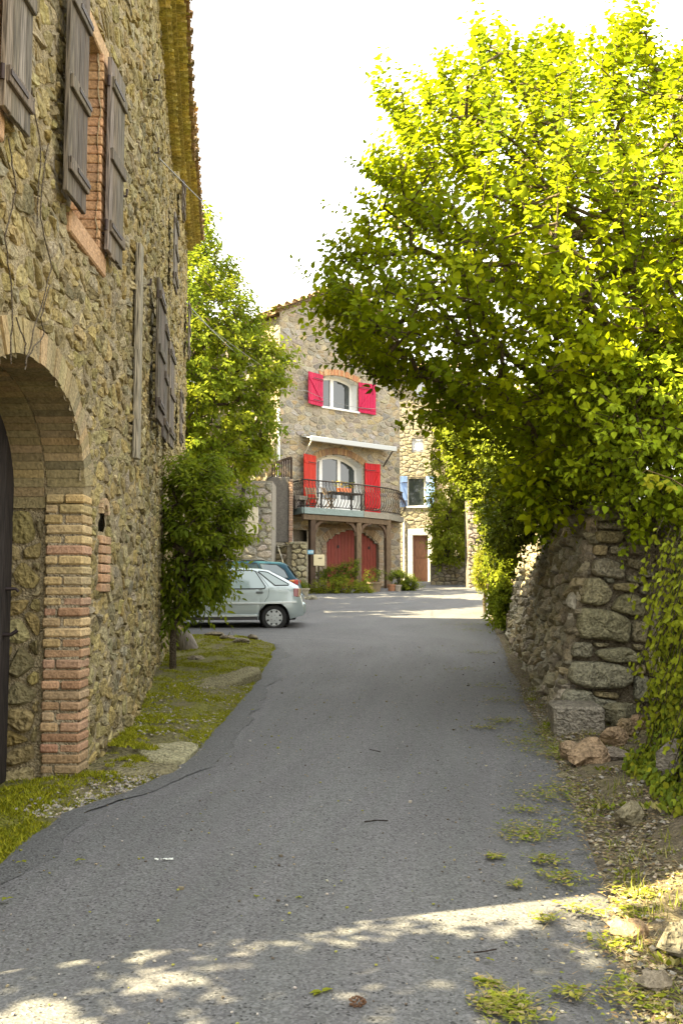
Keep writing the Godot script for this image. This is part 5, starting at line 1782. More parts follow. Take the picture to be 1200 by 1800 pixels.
		for y in [2.3, 3.4]:
			var mb := MB.new()
			mb.box(XF * Vector3(lerpf(ga, gm, 0.5) if s == 0 else lerpf(gb, gm, 0.3), y, -0.09), Vector3(0.09, 0.12, 0.03), Color(0.03, 0.025, 0.025), XF.basis)
			part(gate, "iron_plate", mb, M.iron)
	var dk := MB.new()
	dk.quad(XF * Vector3(sa - 0.3, 2.0, -0.4), XF * Vector3(sa + 1.0, 2.0, -0.4), XF * Vector3(sa + 1.0, 4.6, -0.4), XF * Vector3(sa - 0.3, 4.6, -0.4), n, Color(0.3, 0.26, 0.2))
	part(H, "cellar_recess", dk, M.mortar)
	# pale painted lettering worn away over the awning
	var aw := Vector3(0, 0, 0)
	# awning: sloped sheet with a white front rail on two brackets
	var A := thing("awning", "narrow white awning roof fixed above the french window", "awning", XF * Vector3(0, 7.2, 0.5))
	var w0 := fp(512, 765)
	var w1 := fp(682, 789)
	var av := (w0.y + w1.y) * 0.5 - 0.05
	var au0 := fp(515, 768).x + 0.35
	var au1 := fp(682, 790).x - 0.2
	var amb := MB.new()
	amb.box(XF * Vector3((au0 + au1) * 0.5, av + 0.02, 0.32), Vector3(au1 - au0, 0.035, 0.72), Color(0.40, 0.42, 0.42), XF.basis * Basis(Vector3(1, 0, 0), 0.22), 0.006)
	part(A, "roof_sheet", amb, M.plastic)
	amb = MB.new()
	amb.box(XF * Vector3((au0 + au1) * 0.5, av - 0.08, 0.68), Vector3(au1 - au0 + 0.06, 0.2, 0.09), Color(0.40, 0.42, 0.42), XF.basis, 0.02)
	part(A, "front_rail", amb, M.plastic)
	for u in [au0 + 0.1, au1 - 0.1]:
		amb = MB.new()
		amb.bar(XF * Vector3(u, av - 0.75, 0.02), XF * Vector3(u, av - 0.12, 0.62), 0.04, 0.04, Color(0.5, 0.45, 0.38) if u < 0 else Color(0.06, 0.05, 0.045))
		part(A, "bracket", amb, M.plastic)
	amb = MB.new()
	amb.box(XF * Vector3((au0 + au1) * 0.5, av + 0.10, 0.03), Vector3(au1 - au0, 0.06, 0.05), Color(0.3, 0.25, 0.18), XF.basis)
	part(A, "wall_batten", amb, M.wood)
	# ---------------- balcony
	var B := thing("balcony", "balcony with a bellied wrought iron railing carried on brown timber posts", "balcony", XF * Vector3(0, 1.7, 1.4))
	var P0 := offset_px(533, 1.5)
	var P1 := offset_px(638, 1.5)
	var P2 := offset_px(708, 0.35)
	var Pm := offset_px(683, 1.15)
	var W0 := XF * Vector3(fp(512, 890).x - 0.2, 0, 0.06)
	W0.y = 0
	var W1 := XF * Vector3(uR - 0.1, 0, 0.06)
	W1.y = 0
	var plan := [W0, P0, P1, Pm, P2, W1]
	var pp := PackedVector2Array()
	for p in plan: pp.append(Vector2(p.x, p.z))
	var up := Transform3D(Basis(Vector3(1, 0, 0), Vector3(0, 0, 1), Vector3(0, 1, 0)), Vector3(0, 4.55, 0))
	var mb2 := MB.new()
	mb2.prism(pp, up, 0.15, Color(0.33, 0.36, 0.34))
	part(B, "slab", mb2, M.plaster)
	var fcol := [Color(0.25, 0.31, 0.30), Color(0.25, 0.31, 0.30), Color(0.29, 0.27, 0.22), Color(0.29, 0.27, 0.22)]
	for i in 4:
		mb2 = MB.new()
		var a: Vector3 = plan[i]
		var b: Vector3 = plan[i + 1]
		var o := (b - a).cross(Vector3.UP).normalized()
		if o.dot(n) < 0 and i != 0: o = -o
		if i == 0 and o.dot(-t) < 0: o = -o
		mb2.bar(a + Vector3(0, 4.61, 0) + o * 0.03, b + Vector3(0, 4.61, 0) + o * 0.03, 0.05, 0.24, fcol[i], Vector3.UP, 0.01)
		part(B, "fascia", mb2, M.plaster)
		mb2 = MB.new()
		if i < 3 and i > 0:
			mb2.bar(a + Vector3(0, 4.37, 0) - o * 0.06, b + Vector3(0, 4.37, 0) - o * 0.06, 0.14, 0.2, Color(0.16, 0.11, 0.07), Vector3.UP, 0.012)
			part(B, "beam", mb2, M.wood)
	var posts := [[548, 1.38], [629, 1.38], [681, 1.05]]
	for i in 3:
		var p := offset_px(posts[i][0], posts[i][1])
		mb2 = MB.new()
		mb2.box(Vector3(p.x, 2.9, p.z), Vector3(0.22, 3.3, 0.22), [Color(0.105, 0.07, 0.045), Color(0.20, 0.145, 0.09), Color(0.19, 0.135, 0.085)][i], Basis(Vector3.UP, 0.5), 0.015)
		part(B, "post", mb2, M.wood)
		for s in [-1, 1]:       # curved braces
			var dirb: Vector3 = (P1 - P0).normalized() * s
			if i == 2: dirb = ((P2 - Pm) if s == 1 else (P1 - Pm)).normalized()
			if i == 0 and s == -1: continue
			var path := []
			for k in 6:
				var an := PI * 0.5 * k / 5.0
				path.append(Vector3(p.x, 3.75, p.z) + dirb * (0.1 + 0.55 * (1.0 - cos(an))) + Vector3.UP * (0.55 * sin(an)))
			mb2 = MB.new()
			for k in 5: mb2.bar(path[k], path[k + 1], 0.08, 0.13, Color(0.15, 0.10, 0.065), Vector3.UP)
			part(B, "brace", mb2, M.wood)
	mb2 = MB.new()
	mb2.bar(XF * Vector3(ga - 0.7, 4.2, 0.04), XF * Vector3(gb + 0.5, 4.2, 0.04), 0.1, 0.12, Color(0.27, 0.19, 0.11), Vector3.UP)
	part(B, "wall_plate", mb2, M.wood)
	mb2 = MB.new()
	var dk2 := PackedVector2Array()
	for q in pp: dk2.append(q)
	mb2.prism(dk2, Transform3D(up.basis, Vector3(0, 4.50, 0)), 0.03, Color(0.24, 0.15, 0.075))
	part(B, "soffit", mb2, M.wood)
	# railing
	var iron := Color(0.045, 0.035, 0.03)
	var rail := [W0.lerp(P0, 0.25), P0, P0.lerp(P1, 0.5), P1, P1.lerp(Pm, 0.5) + n * 0.05, Pm, Pm.lerp(P2, 0.5) + n * 0.08, P2, P2.lerp(W1, 0.8)]
	var top := []
	for p in rail: top.append(p + Vector3(0, 5.76, 0))
	mb2 = MB.new()
	mb2.tube(top, 0.028, iron, 6)
	part(B, "handrail", mb2, M.iron)
	mb2 = MB.new()
	var low := []
	for p in rail: low.append(p + Vector3(0, 4.80, 0))
	mb2.tube(low, 0.018, iron, 6)
	part(B, "bottom_rail", mb2, M.iron)
	var seg := 0
	for i in rail.size() - 1:
		var a: Vector3 = rail[i]
		var b: Vector3 = rail[i + 1]
		var o := (b - a).cross(Vector3.UP).normalized()
		if o.dot((a + b) * 0.5 - XF * Vector3(0.3, 0, -1.0)) < 0: o = -o
		var K := maxi(2, int(a.distance_to(b) / 0.15))
		for k in K:
			var p := a.lerp(b, (k + 0.5) / K)
			var path := []
			for q in 9:
				var f := q / 8.0
				var bulge := 0.17 * sin(PI * pow(1.0 - f, 1.4)) - 0.05 * sin(PI * clampf((f - 0.6) / 0.4, 0, 1))
				path.append(p + o * bulge + Vector3(0, 4.80 + f * 0.96, 0))
			mb2 = MB.new()
			mb2.tube(path, 0.013, iron, 5, false)
			# the small scroll under the handrail
			var sc := []
			var tn := (b - a).normalized()
			for q in 7:
				var an := -0.5 * PI + q * 0.9
				sc.append(p + Vector3(0, 5.65, 0) + tn * (0.045 * cos(an) + 0.03) + Vector3.UP * (0.045 * sin(an)))
			mb2.tube(sc, 0.009, iron, 4, false)
			part(B, "baluster", mb2, M.iron)
	# downpipe at the left corner of the slab
	mb2 = MB.new()
	mb2.tube([W0 + Vector3(0, 4.6, 0) + n * 0.12, W0 + Vector3(0, 3.2, 0) + n * 0.3, W0 + Vector3(0, 2.2, 0) + n * 0.32], 0.05, Color(0.25, 0.28, 0.27), 8)
	part(B, "downpipe", mb2, M.plastic)
	# post box and number plate
	var q0 := offset_px(548, 1.5)
	var mbx := thing("post_box", "cream metal post box fixed beside the first balcony post", "post box", Vector3(q0.x + 0.3, 2.3, q0.z))
	mb2 = MB.new()
	var bx := at_d(560, 985, -q0.z + 0.15)
	mb2.box(bx, Vector3(0.42, 0.42, 0.2), Color(0.60, 0.52, 0.32), Basis(Vector3.UP, 0.15), 0.015)
	part(mbx, "box", mb2, M.plastic)
	mb2 = MB.new()
	mb2.box(bx + Vector3(0.06, 0.08, 0.107), Vector3(0.14, 0.03, 0.006), Color(0.12, 0.1, 0.07), Basis(Vector3.UP, 0.15))
	part(mbx, "slot", mb2, M.plastic)
	mb2 = MB.new()
	mb2.box(bx + Vector3(0, -0.75, -0.03), Vector3(0.07, 1.1, 0.07), Color(0.1, 0.08, 0.05))
	part(mbx, "stake", mb2, M.wood)
	var np := thing("number_plate", "small blue enamel house number plate on the dark balcony post", "plate", at_d(545, 970, -q0.z - 0.02))
	var nc := np.position
	nc = offset_px(545.5, 1.56)
	nc.y = at_d(545, 970.5, -nc.z).y
	np.position = nc
	mb2 = MB.new()
	mb2.box(nc, Vector3(0.23, 0.155, 0.012), Color(0.10, 0.30, 0.42), Basis(Vector3.UP, 0.2), 0.004)
	part(np, "enamel", mb2, M.plastic)
	var tm2 := TextMesh.new()
	tm2.text = "108"
	var fo := SystemFont.new()
	fo.font_names = PackedStringArray(["Droid Sans"])
	tm2.font = fo
	tm2.font_size = 16
	tm2.pixel_size = 0.008
	tm2.depth = 0.004
	var wm := StandardMaterial3D.new()
	wm.albedo_color = Color(0.92, 0.95, 0.95)
	tm2.material = wm
	var tmi := MeshInstance3D.new()
	tmi.name = "digits"
	tmi.mesh = tm2
	np.add_child(tmi)
	tmi.rotation.y = 0.2
	tmi.position = Basis(Vector3.UP, 0.2) * Vector3(0, 0, 0.011)
	# ---------------- what stands on the balcony
	var fl := 4.70
	var place := func(x: float, off: float) -> Vector3:
		var p := offset_px(x, off)
		return Vector3(p.x, fl, p.z)
	var Tb := thing("garden_table", "dark garden table standing behind the balcony railing", "table", place.call(600, 0.8))
	var tc: Vector3 = Tb.position
	mb2 = MB.new()
	mb2.box(tc + Vector3(0, 0.74, 0), Vector3(1.7, 0.05, 0.75), Color(0.10, 0.085, 0.07), XF.basis, 0.01)
	part(Tb, "tabletop", mb2, M.wood)
	for s in [[-0.78, -0.3], [0.78, -0.3], [-0.78, 0.3], [0.78, 0.3]]:
		mb2 = MB.new()
		mb2.box(tc + XF.basis * Vector3(s[0], 0.36, s[1]), Vector3(0.06, 0.72, 0.06), Color(0.06, 0.055, 0.05), XF.basis, 0.005)
		part(Tb, "leg", mb2, M.wood)
	for c in [[548, 0.85, -0.3, "folding wooden garden chair behind the left end of the railing"], [577, 1.15, 0.5, "folding wooden garden chair pulled up in front of the dark table"]]:
		var ch := thing("folding_chair", c[3], "chair", place.call(c[0], c[1]), "folding chairs on the balcony")
		var cp: Vector3 = ch.position
		var cb := XF.basis * Basis(Vector3.UP, c[2])
		var wcol := Color(0.33, 0.24, 0.15)
		for s in [-0.19, 0.19]:
			mb2 = MB.new()
			mb2.bar(cp + cb * Vector3(s, 0, 0.22), cp + cb * Vector3(s, 0.9, -0.24), 0.035, 0.03, wcol, Vector3.UP)
			part(ch, "leg", mb2, M.wood)
			mb2 = MB.new()
			mb2.bar(cp + cb * Vector3(s * 0.85, 0, -0.22), cp + cb * Vector3(s * 0.85, 0.45, 0.2), 0.035, 0.03, wcol, Vector3.UP)
			part(ch, "leg", mb2, M.wood)
		for k in 5:
			mb2 = MB.new()
			mb2.box(cp + cb * Vector3(0, 0.45, -0.16 + k * 0.085), Vector3(0.42, 0.02, 0.065), wcol, cb)
			part(ch, "seat_slat", mb2, M.wood)
		for k in 3:
			mb2 = MB.new()
			mb2.box(cp + cb * Vector3(0, 0.66 + k * 0.09, -0.12 - k * 0.045), Vector3(0.42, 0.065, 0.02), wcol, cb)
			part(ch, "back_slat", mb2, M.wood)
	var pot := func(called: String, label: String, at: Vector3, r: float, h: float, col: Color, cat: String) -> Node3D:
		var o := thing(called, label, cat, at, "flower pots")
		var m := MB.new()
		m.lathe([Vector2(0.0, 0.0), Vector2(r * 0.72, 0.0), Vector2(r * 0.95, h * 0.82), Vector2(r * 1.06, h * 0.82), Vector2(r * 1.06, h), Vector2(r * 0.9, h), Vector2(r * 0.88, h * 0.9), Vector2(0.0, h * 0.9)], Transform3D(Basis.IDENTITY, at), col, 16)
		part(o, "pot", m, M.brick)
		return o
	var greens := [Color(0.14, 0.18, 0.02), Color(0.18, 0.21, 0.02), Color(0.10, 0.14, 0.02)]
	var planter := thing("flower_box", "orange plastic flower box with yellow blooms on the balcony table", "planter", tc + XF.basis * Vector3(0.05, 0.77, 0.1))
	mb2 = MB.new()
	mb2.box(planter.position + Vector3(0, 0.09, 0), Vector3(0.62, 0.18, 0.2), Color(0.55, 0.15, 0.05), XF.basis, 0.015)
	part(planter, "box", mb2, M.plastic)
	mb2 = MB.new()
	for i in 130:
		var p := planter.position + XF.basis * Vector3(rng.randf_range(-0.5, 0.5), 0.2 + rng.randf() * 0.22, rng.randf_range(-0.12, 0.12))
		mb2.leaf(p, Vector3(rng.randfn(), rng.randf(), rng.randfn()).normalized(), Vector3.UP, 0.08, 0.06, [Color(0.14, 0.18, 0.02), Color(0.60, 0.42, 0.02)][i % 2])
	part(planter, "flowers", mb2, M.leaf, true)
	var bench := thing("balcony_bench", "grey wooden bench against the terrace wall at the left of the railing", "bench", place.call(524, 0.9))
	mb2 = MB.new()
	mb2.box(bench.position + Vector3(0, 0.42, 0), Vector3(0.6, 0.16, 0.35), Color(0.25, 0.22, 0.18), XF.basis, 0.01)
	part(bench, "seat", mb2, M.wood)
	for s in [-0.22, 0.22]:
		mb2 = MB.new()
		mb2.box(bench.position + XF.basis * Vector3(s, 0.17, 0), Vector3(0.07, 0.34, 0.3), Color(0.2, 0.17, 0.14), XF.basis)
		part(bench, "leg", mb2, M.wood)
	var lo2 := thing("deck_lounger", "slatted pale deck lounger folded at the curved end of the balcony", "lounger", place.call(672, 0.7))
	for k in 7:
		mb2 = MB.new()
		mb2.box(lo2.position + XF.basis * Vector3(-0.3 + k * 0.1, 0.22 + k * 0.02, 0.1), Vector3(0.06, 0.03, 0.5), Color(0.5, 0.43, 0.33), XF.basis)
		part(lo2, "slat", mb2, M.wood)
	for s in [-0.2, 0.25]:
		mb2 = MB.new()
		mb2.bar(lo2.position + XF.basis * Vector3(s - 0.15, 0, 0.25), lo2.position + XF.basis * Vector3(s + 0.15, 0.3, 0.25), 0.035, 0.035, Color(0.5, 0.43, 0.33))
		part(lo2, "leg", mb2, M.wood)
	# ---------------- terrace at the left of the house, pier, steps
	var T := thing("terrace_wall", "dark rendered terrace wall on a rubble base between the house and the steps", "wall", Vector3(-2.3, 1.5, -36.3))
	mb2 = MB.new()
	var ta := at_d(471, 850, 36.4)
	var tb := at_d(508, 850, 36.4)
	mb2.box(Vector3((ta.x + tb.x) * 0.5, 4.6, -37.4), Vector3(tb.x - ta.x, 2.4, 2.0), Color(0.17, 0.155, 0.135), Basis.IDENTITY, 0.02)
	part(T, "render", mb2, M.plaster)
	mb2 = MB.new()
	mb2.box(Vector3((ta.x + tb.x) * 0.5, 2.4, -37.4), Vector3(tb.x - ta.x + 0.1, 2.2, 1.9), Color(0.2, 0.18, 0.14))
	part(T, "base", mb2, M.mortar)
	lay_stones(T, rubble(rect(ta.x - 0.05, 1.4, tb.x + 0.05, 3.42), [], 0.34, 0.24, 0.03, 81, 0.1), Transform3D(Basis.IDENTITY, Vector3(0, 0, -36.44)), 0.05, DRY, 82, 60)
	for i in 26:
		mb2 = MB.new()
		mb2.box(Vector3(tb.x + 0.07, 3.42 + i * 0.09, -36.42), Vector3(0.13, 0.08, 0.22), jit(rng, Color(0.42, 0.28, 0.2), 0.15), Basis.IDENTITY, 0.008)
		part(T, "brick", mb2, M.brick)
	var S := thing("slat_fence", "dark brown vertical slat fence panel standing on the terrace wall", "fence", Vector3(-2.3, 5.8, -36.5))
	for i in 9:
		mb2 = MB.new()
		var x := lerpf(ta.x + 0.15, tb.x + 0.05, i / 8.0)
		mb2.box(Vector3(x, 6.05 + i * 0.018, -36.55), Vector3(0.06, 0.5 + i * 0.03, 0.03), jit(rng, Color(0.085, 0.055, 0.04), 0.15), Basis.IDENTITY, 0.004)
		part(S, "slat", mb2, M.wood)
	mb2 = MB.new()
	mb2.bar(Vector3(ta.x + 0.1, 6.3, -36.52), Vector3(tb.x + 0.08, 6.55, -36.52), 0.06, 0.08, Color(0.09, 0.06, 0.045))
	part(S, "rail", mb2, M.wood)
	mb2 = MB.new()
	mb2.box(Vector3(tb.x + 0.07, 6.15, -36.52), Vector3(0.09, 0.8, 0.09), Color(0.08, 0.055, 0.04), Basis.IDENTITY, 0.008)
	part(S, "post", mb2, M.wood)
	var C := thing("black_cable", "black cable running down the stone wall beside the terrace", "cable", at_d(468, 900, 36.3))
	mb2 = MB.new()
	mb2.tube([at_d(478, 838, 36.3), at_d(470, 842, 36.3), at_d(469, 870, 36.3), at_d(468, 895, 36.3), at_d(463, 904, 36.3)], 0.022, Color(0.02, 0.02, 0.02), 6)
	part(C, "cable", mb2, M.rubber)
	var Pi := thing("stone_pier", "squared rubble stone pier in front of the balcony's first post", "pier", Vector3(-1.6, 1.5, -35))
	var pa := at_d(512, 1000, 35.0)
	var pb := at_d(540, 1000, 35.0)
	mb2 = MB.new()
	mb2.box(Vector3((pa.x + pb.x) * 0.5 - 0.1, 2.3, -35.55), Vector3(pb.x - pa.x + 0.1, 1.9, 1.0), Color(0.2, 0.18, 0.13))
	part(Pi, "core", mb2, M.mortar)
	lay_stones(Pi, rubble(rect(pa.x, 1.4, pb.x, 3.3), [], 0.34, 0.2, 0.025, 83, 0.1), Transform3D(Basis.IDENTITY, Vector3(0, 0, -35.02)), 0.05, [Color(0.36, 0.32, 0.2), Color(0.32, 0.29, 0.19), Color(0.4, 0.35, 0.22)], 84, 60)
	for i in 4:
		mb2 = MB.new()
		mb2.box(Vector3(lerpf(pa.x, pb.x, (i + 0.5) / 4.0) - 0.05, 3.3, -35.5), Vector3(0.17, 0.1, 1.1), jit(rng, Color(0.34, 0.31, 0.21), 0.1), Basis.IDENTITY, 0.02)
		part(Pi, "coping_stone", mb2, M.lichen)
	var xs2 := Transform3D(Basis(Vector3(0.64, 0, 0.77), Vector3.UP, Vector3(-0.77, 0, 0.64)), Vector3(pa.x - 1.3, 0, -36.6))
	lay_stones(Pi, rubble(rect(0, 1.3, 2.0, 3.25), [], 0.34, 0.2, 0.03, 85, 0.1), xs2, 0.05, DRY, 86, 30)
	mb2 = MB.new()
	mb2.quad(xs2 * Vector3(0, 1.3, -0.01), xs2 * Vector3(2, 1.3, -0.01), xs2 * Vector3(2, 3.25, -0.01), xs2 * Vector3(0, 3.25, -0.01), xs2.basis.z, Color(0.25, 0.21, 0.15))
	part(Pi, "core", mb2, M.mortar)
	var St := thing("stone_steps", "mossy stone steps climbing to the terrace behind the parked cars", "steps", Vector3(-3.6, 1.5, -35.6))
	for i in 6:
		mb2 = MB.new()
		mb2.box(Vector3(-3.55, 1.55 + i * 0.26, -35.0 - i * 0.3), Vector3(2.2, 0.28, 0.5), jit(rng, Color(0.27, 0.24, 0.16), 0.12), Basis.IDENTITY, 0.03)
		part(St, "step", mb2, M.lichen)
	var p1: Vector3 = at_d(463, 966, 35.9)
	var o1: Node3D = pot.call("terracotta_pot", "large terracotta pot with a bushy plant on the stone steps", p1, 0.23, 0.42, Color(0.44, 0.20, 0.10), "pot")
	crown(o1, [[448, 948], [445, 930], [455, 918], [470, 922], [478, 940], [474, 950]], 35.9, 0.25, 60, {"seed": 21, "foot": p1 + Vector3(0, 0.4, 0), "pal": greens, "leaf": 0.09, "per": 14, "up": 0.5, "shoot": 0.2, "twig": 0.003, "aspect": 0.4})
	var pk := [[657, 1035, 0.3, 0.4, Color(0.25, 0.19, 0.12), "broad brown tub with a leafy plant before the garage door", [[640, 1010], [655, 998], [675, 1005], [672, 1022], [645, 1024]]], [688, 1031, 0.17, 0.3, Color(0.40, 0.20, 0.11), "terracotta pot with spiky leaves by the third balcony post", [[682, 1018], [690, 1006], [700, 1010], [697, 1020]]], [699, 1030, 0.15, 0.28, Color(0.38, 0.33, 0.26), "pale pot beside the terracotta one at the third post", [[694, 1012], [703, 1004], [712, 1014]]], [531, 1047, 0.25, 0.3, Color(0.33, 0.30, 0.22), "square stone planter with yellow flowers at the foot of the pier", [[520, 1030], [532, 1024], [540, 1032], [528, 1036]]]]
	for k in pk.size():
		var d := 37.5 if k > 0 else 37.2
		if k == 3: d = 34.4
		var bp := at_d(pk[k][0], pk[k][1], d)
		bp.y = gh(d) - 0.02
		var ob: Node3D = pot.call("plant_pot", pk[k][5], bp, pk[k][2], pk[k][3], pk[k][4], "pot")
		crown(ob, pk[k][6], d, 0.22, 34, {"seed": 30 + k, "foot": bp + Vector3(0, pk[k][3] * 0.9, 0), "pal": greens, "leaf": 0.10, "per": 12, "up": 0.8, "shoot": 0.25, "twig": 0.003, "aspect": 0.35})
	var bs := [[[[553, 1010], [575, 996], [600, 992], [628, 985], [630, 1012], [600, 1022], [560, 1020]], "dark green bush growing under the balcony before the garage door", 37.6, 150, 0.5], [[[545, 1046], [552, 1022], [585, 1016], [625, 1020], [650, 1030], [655, 1042], [610, 1050], [575, 1052]], "spreading yellow-green bush in front of the balcony posts", 36.2, 230, 0.5], [[[692, 1030], [705, 1012], [725, 1016], [735, 1030], [722, 1040], [700, 1038]], "round leafy bush beside the third balcony post", 37.8, 110, 0.4]]
	for k in 3:
		var o := thing("garden_bush", bs[k][1], "bush", Vector3(at_d(bs[k][0][0][0] + 30.0, 1040, bs[k][2]).x, gh(bs[k][2]), -bs[k][2]))
		crown(o, bs[k][0], bs[k][2], bs[k][4], bs[k][3], {"seed": 40 + k, "foot": o.position, "pal": greens if k != 1 else [Color(0.22, 0.24, 0.02), Color(0.17, 0.2, 0.02)], "leaf": 0.085, "per": 18, "up": 0.5, "shoot": 0.25, "twig": 0.003, "aspect": 0.5})
	mb2 = MB.new()
	for i in 5:
		boulder(mb2 if i == 0 else mb2, at_d(518 + i * 7.0, 1066 - i * 3.0, 33.0 - i * 0.2), Vector3(0.5, 0.35, 0.4), jit(rng, Color(0.3, 0.27, 0.19), 0.15), 700 + i)
		single("rubble_heap_stone", ["rough grey stone nearest the parked car under the pier", "second grey stone of the heap under the pier", "middle grey stone of the heap beside the stone planter", "flat grey stone of the heap near the bush", "last low stone of the heap against the bush"][i], "stone", mb2, M.lichen, "stones under the pier")
		mb2 = MB.new()

# ---------------------------------------------------------------- pale house with blue shutters, far walls
func build_far() -> void:
	var rng := RandomNumberGenerator.new()
	rng.seed = 505
	var z := -52.0
	var X := Transform3D(Basis.IDENTITY, Vector3(0, 0, z))
	var f := func(x: float, y: float) -> Vector2:
		var p := at_d(x, y, -z)
		return Vector2(p.x, p.y)
	var H := thing("pale_house", "sunlit pale stone house with blue shutters and a brown door in a white frame", "house", Vector3(3.6, 2.0, z))
	var pal := [Color(0.36, 0.32, 0.23), Color(0.32, 0.28, 0.2), Color(0.40, 0.36, 0.27), Color(0.29, 0.26, 0.19)]
	var wall := rect(1.6, 1.8, 7.4, f.call(740, 652).y)
	var wa: PackedVector2Array = rect(f.call(716, 860).x, f.call(730, 890).y, f.call(747, 860).x, f.call(730, 839).y)
	var wb: PackedVector2Array = rect(f.call(724, 785).x, f.call(730, 795).y, f.call(745, 785).x, f.call(730, 770).y)
	var wc: PackedVector2Array = rect(f.call(727, 690).x, f.call(730, 697).y, f.call(749, 690).x, f.call(730, 668).y)
	var dr: PackedVector2Array = rect(f.call(725, 980).x, 2.05, f.call(752, 980).x, f.call(730, 941).y)
	part(H, "wall", bed(wall, [wa, wb, wc, dr], X, 0.14, 0.03, Color(0.37, 0.33, 0.245), 91), M.mortar)
	lay_stones(H, rubble(wall, [wa, wb, wc, rect(dr[0].x - 0.3, 1.0, dr[1].x + 0.3, dr[2].y + 0.3)], 0.34, 0.2, 0.04, 92, 0.15), X, 0.03, pal, 93, 200, 0.8, 0.3)
	var core := MB.new()
	core.box(Vector3(4.5, 7.4, z - 3.3), Vector3(5.7, 11.4, 5.4), Color(0.4, 0.35, 0.26))
	part(H, "masonry", core, M.mortar)
	var white := Color(0.56, 0.55, 0.52)
	for w in [wa, wb, wc]:
		reveal(H, w, X, 0.2, white, M.white)
	casement(H, wa, X, 0.16, [], 0.0, white, 0.06)
	for w in [wb, wc]:
		for s in 2:
			shutter(H, X * Vector3(w[0].x if s == 0 else w[1].x, w[0].y, -0.05), Vector3(1 if s == 0 else -1, 0, 0), Vector3(0, 0, 1), (w[1].x - w[0].x) * 0.5, w[2].y - w[0].y, 3, [Color(0.50, 0.52, 0.56)], M.paintwood, 94 + s, [0.15, 0.85])
	var sl := MB.new()
	sl.box(X * Vector3((wa[0].x + wa[1].x) * 0.5, wa[0].y - 0.05, 0.03), Vector3(wa[1].x - wa[0].x + 0.2, 0.08, 0.14), white, Basis.IDENTITY, 0.01)
	part(H, "sill", sl, M.white)
	var blue := [Color(0.22, 0.34, 0.62), Color(0.20, 0.32, 0.58)]
	shutter(H, X * Vector3(wa[0].x - 0.02, wa[0].y - 0.05, 0.06), Vector3(-0.97, 0, 0.2), Vector3(0.2, 0, 0.97), 0.45, wa[2].y - wa[0].y + 0.1, 3, blue, M.paintwood, 96, [0.2, 0.8], "shutter", 0.0, true, "blue board shutter")
	shutter(H, X * Vector3(wa[1].x + 0.04, wa[0].y - 0.05, 0.06), Vector3(0.97, 0, 0.2), Vector3(-0.2, 0, 0.97), 0.45, wa[2].y - wa[0].y + 0.1, 3, blue, M.paintwood, 97, [0.2, 0.8], "shutter", 0.0, true, "blue board shutter")
	# door
	var fr := MB.new()
	var dw := dr[1].x - dr[0].x
	fr.box(X * Vector3(dr[0].x - 0.13, (2.05 + dr[2].y) * 0.5, 0.03), Vector3(0.26, dr[2].y - 2.05, 0.12), white, Basis.IDENTITY, 0.01)
	fr.box(X * Vector3(dr[1].x + 0.1, (2.05 + dr[2].y) * 0.5, 0.03), Vector3(0.2, dr[2].y - 2.05, 0.12), white, Basis.IDENTITY, 0.01)
	fr.box(X * Vector3((dr[0].x + dr[1].x) * 0.5, dr[2].y + 0.17, 0.032), Vector3(dw + 0.5, 0.33, 0.124), white, Basis.IDENTITY, 0.01)
	part(H, "door_frame", fr, M.plaster)
	reveal(H, dr, X, 0.3, white, M.plaster)
	var D := Node3D.new()
	D.name = "door"
	H.add_child(D)
	D.position = X * Vector3(dr[0].x, 1.95, -0.25) - H.position
	var mb := MB.new()
	mb.box(X * Vector3((dr[0].x + dr[1].x) * 0.5, (2.05 + dr[2].y) * 0.5, -0.25), Vector3(dw, dr[2].y - 2.05, 0.05), Color(0.17, 0.085, 0.06))
	part(D, "leaf", mb, M.paintwood)
	for k in [[0.3, 0.5], [0.72, 0.42]]:
		mb = MB.new()
		mb.box(X * Vector3((dr[0].x + dr[1].x) * 0.5, lerpf(2.05, dr[2].y, k[0]), -0.215), Vector3(dw * 0.66, (dr[2].y - 2.05) * k[1] * 0.8, 0.02), Color(0.19, 0.095, 0.065), Basis.IDENTITY, 0.01)
		part(D, "panel", mb, M.paintwood)
	mb = MB.new()
	mb.box(X * Vector3(dr[1].x + 0.2, f.call(752, 970).y, 0.12), Vector3(0.26, 0.5, 0.16), Color(0.62, 0.6, 0.54), Basis.IDENTITY, 0.015)
	single("meter_box", "pale meter box on the white door frame of the sunlit house", "box", mb, M.plastic)
	mb = MB.new()
	mb.tube([X * Vector3(3.25, 2.1, 0.1), X * Vector3(3.25, 5.4, 0.1)], 0.05, white, 8)
	part(H, "downpipe", mb, M.plastic)
	# roof
	var ty: float = f.call(740, 652).y
	mb = MB.new()
	mb.quad(Vector3(1.3, ty + 0.1, z + 0.4), Vector3(7.6, ty + 0.1, z + 0.4), Vector3(7.6, ty + 1.6, z - 5.0), Vector3(1.3, ty + 1.6, z - 5.0), Vector3.UP, Color(0.42, 0.28, 0.17))
	mb.quad(Vector3(1.3, ty + 0.04, z + 0.4), Vector3(7.6, ty + 0.04, z + 0.4), Vector3(7.6, ty + 1.5, z - 5.0), Vector3(1.3, ty + 1.5, z - 5.0), Vector3.DOWN, Color(0.42, 0.28, 0.17))
	part(H, "roof", mb, M.tile)
	for i in 31:
		mb = MB.new()
		var c := Vector3(1.4 + i * 0.2, ty + 0.14, z + 0.2)
		half_tile(mb, c + Vector3(0, 0.09, -0.35), c + Vector3(0, -0.05, 0.32), Vector3.RIGHT, 0.1, 0.085, jit(rng, Color(0.46, 0.31, 0.19), 0.2), i % 2 == 1)
		part(H, "roof_tile", mb, M.tile)
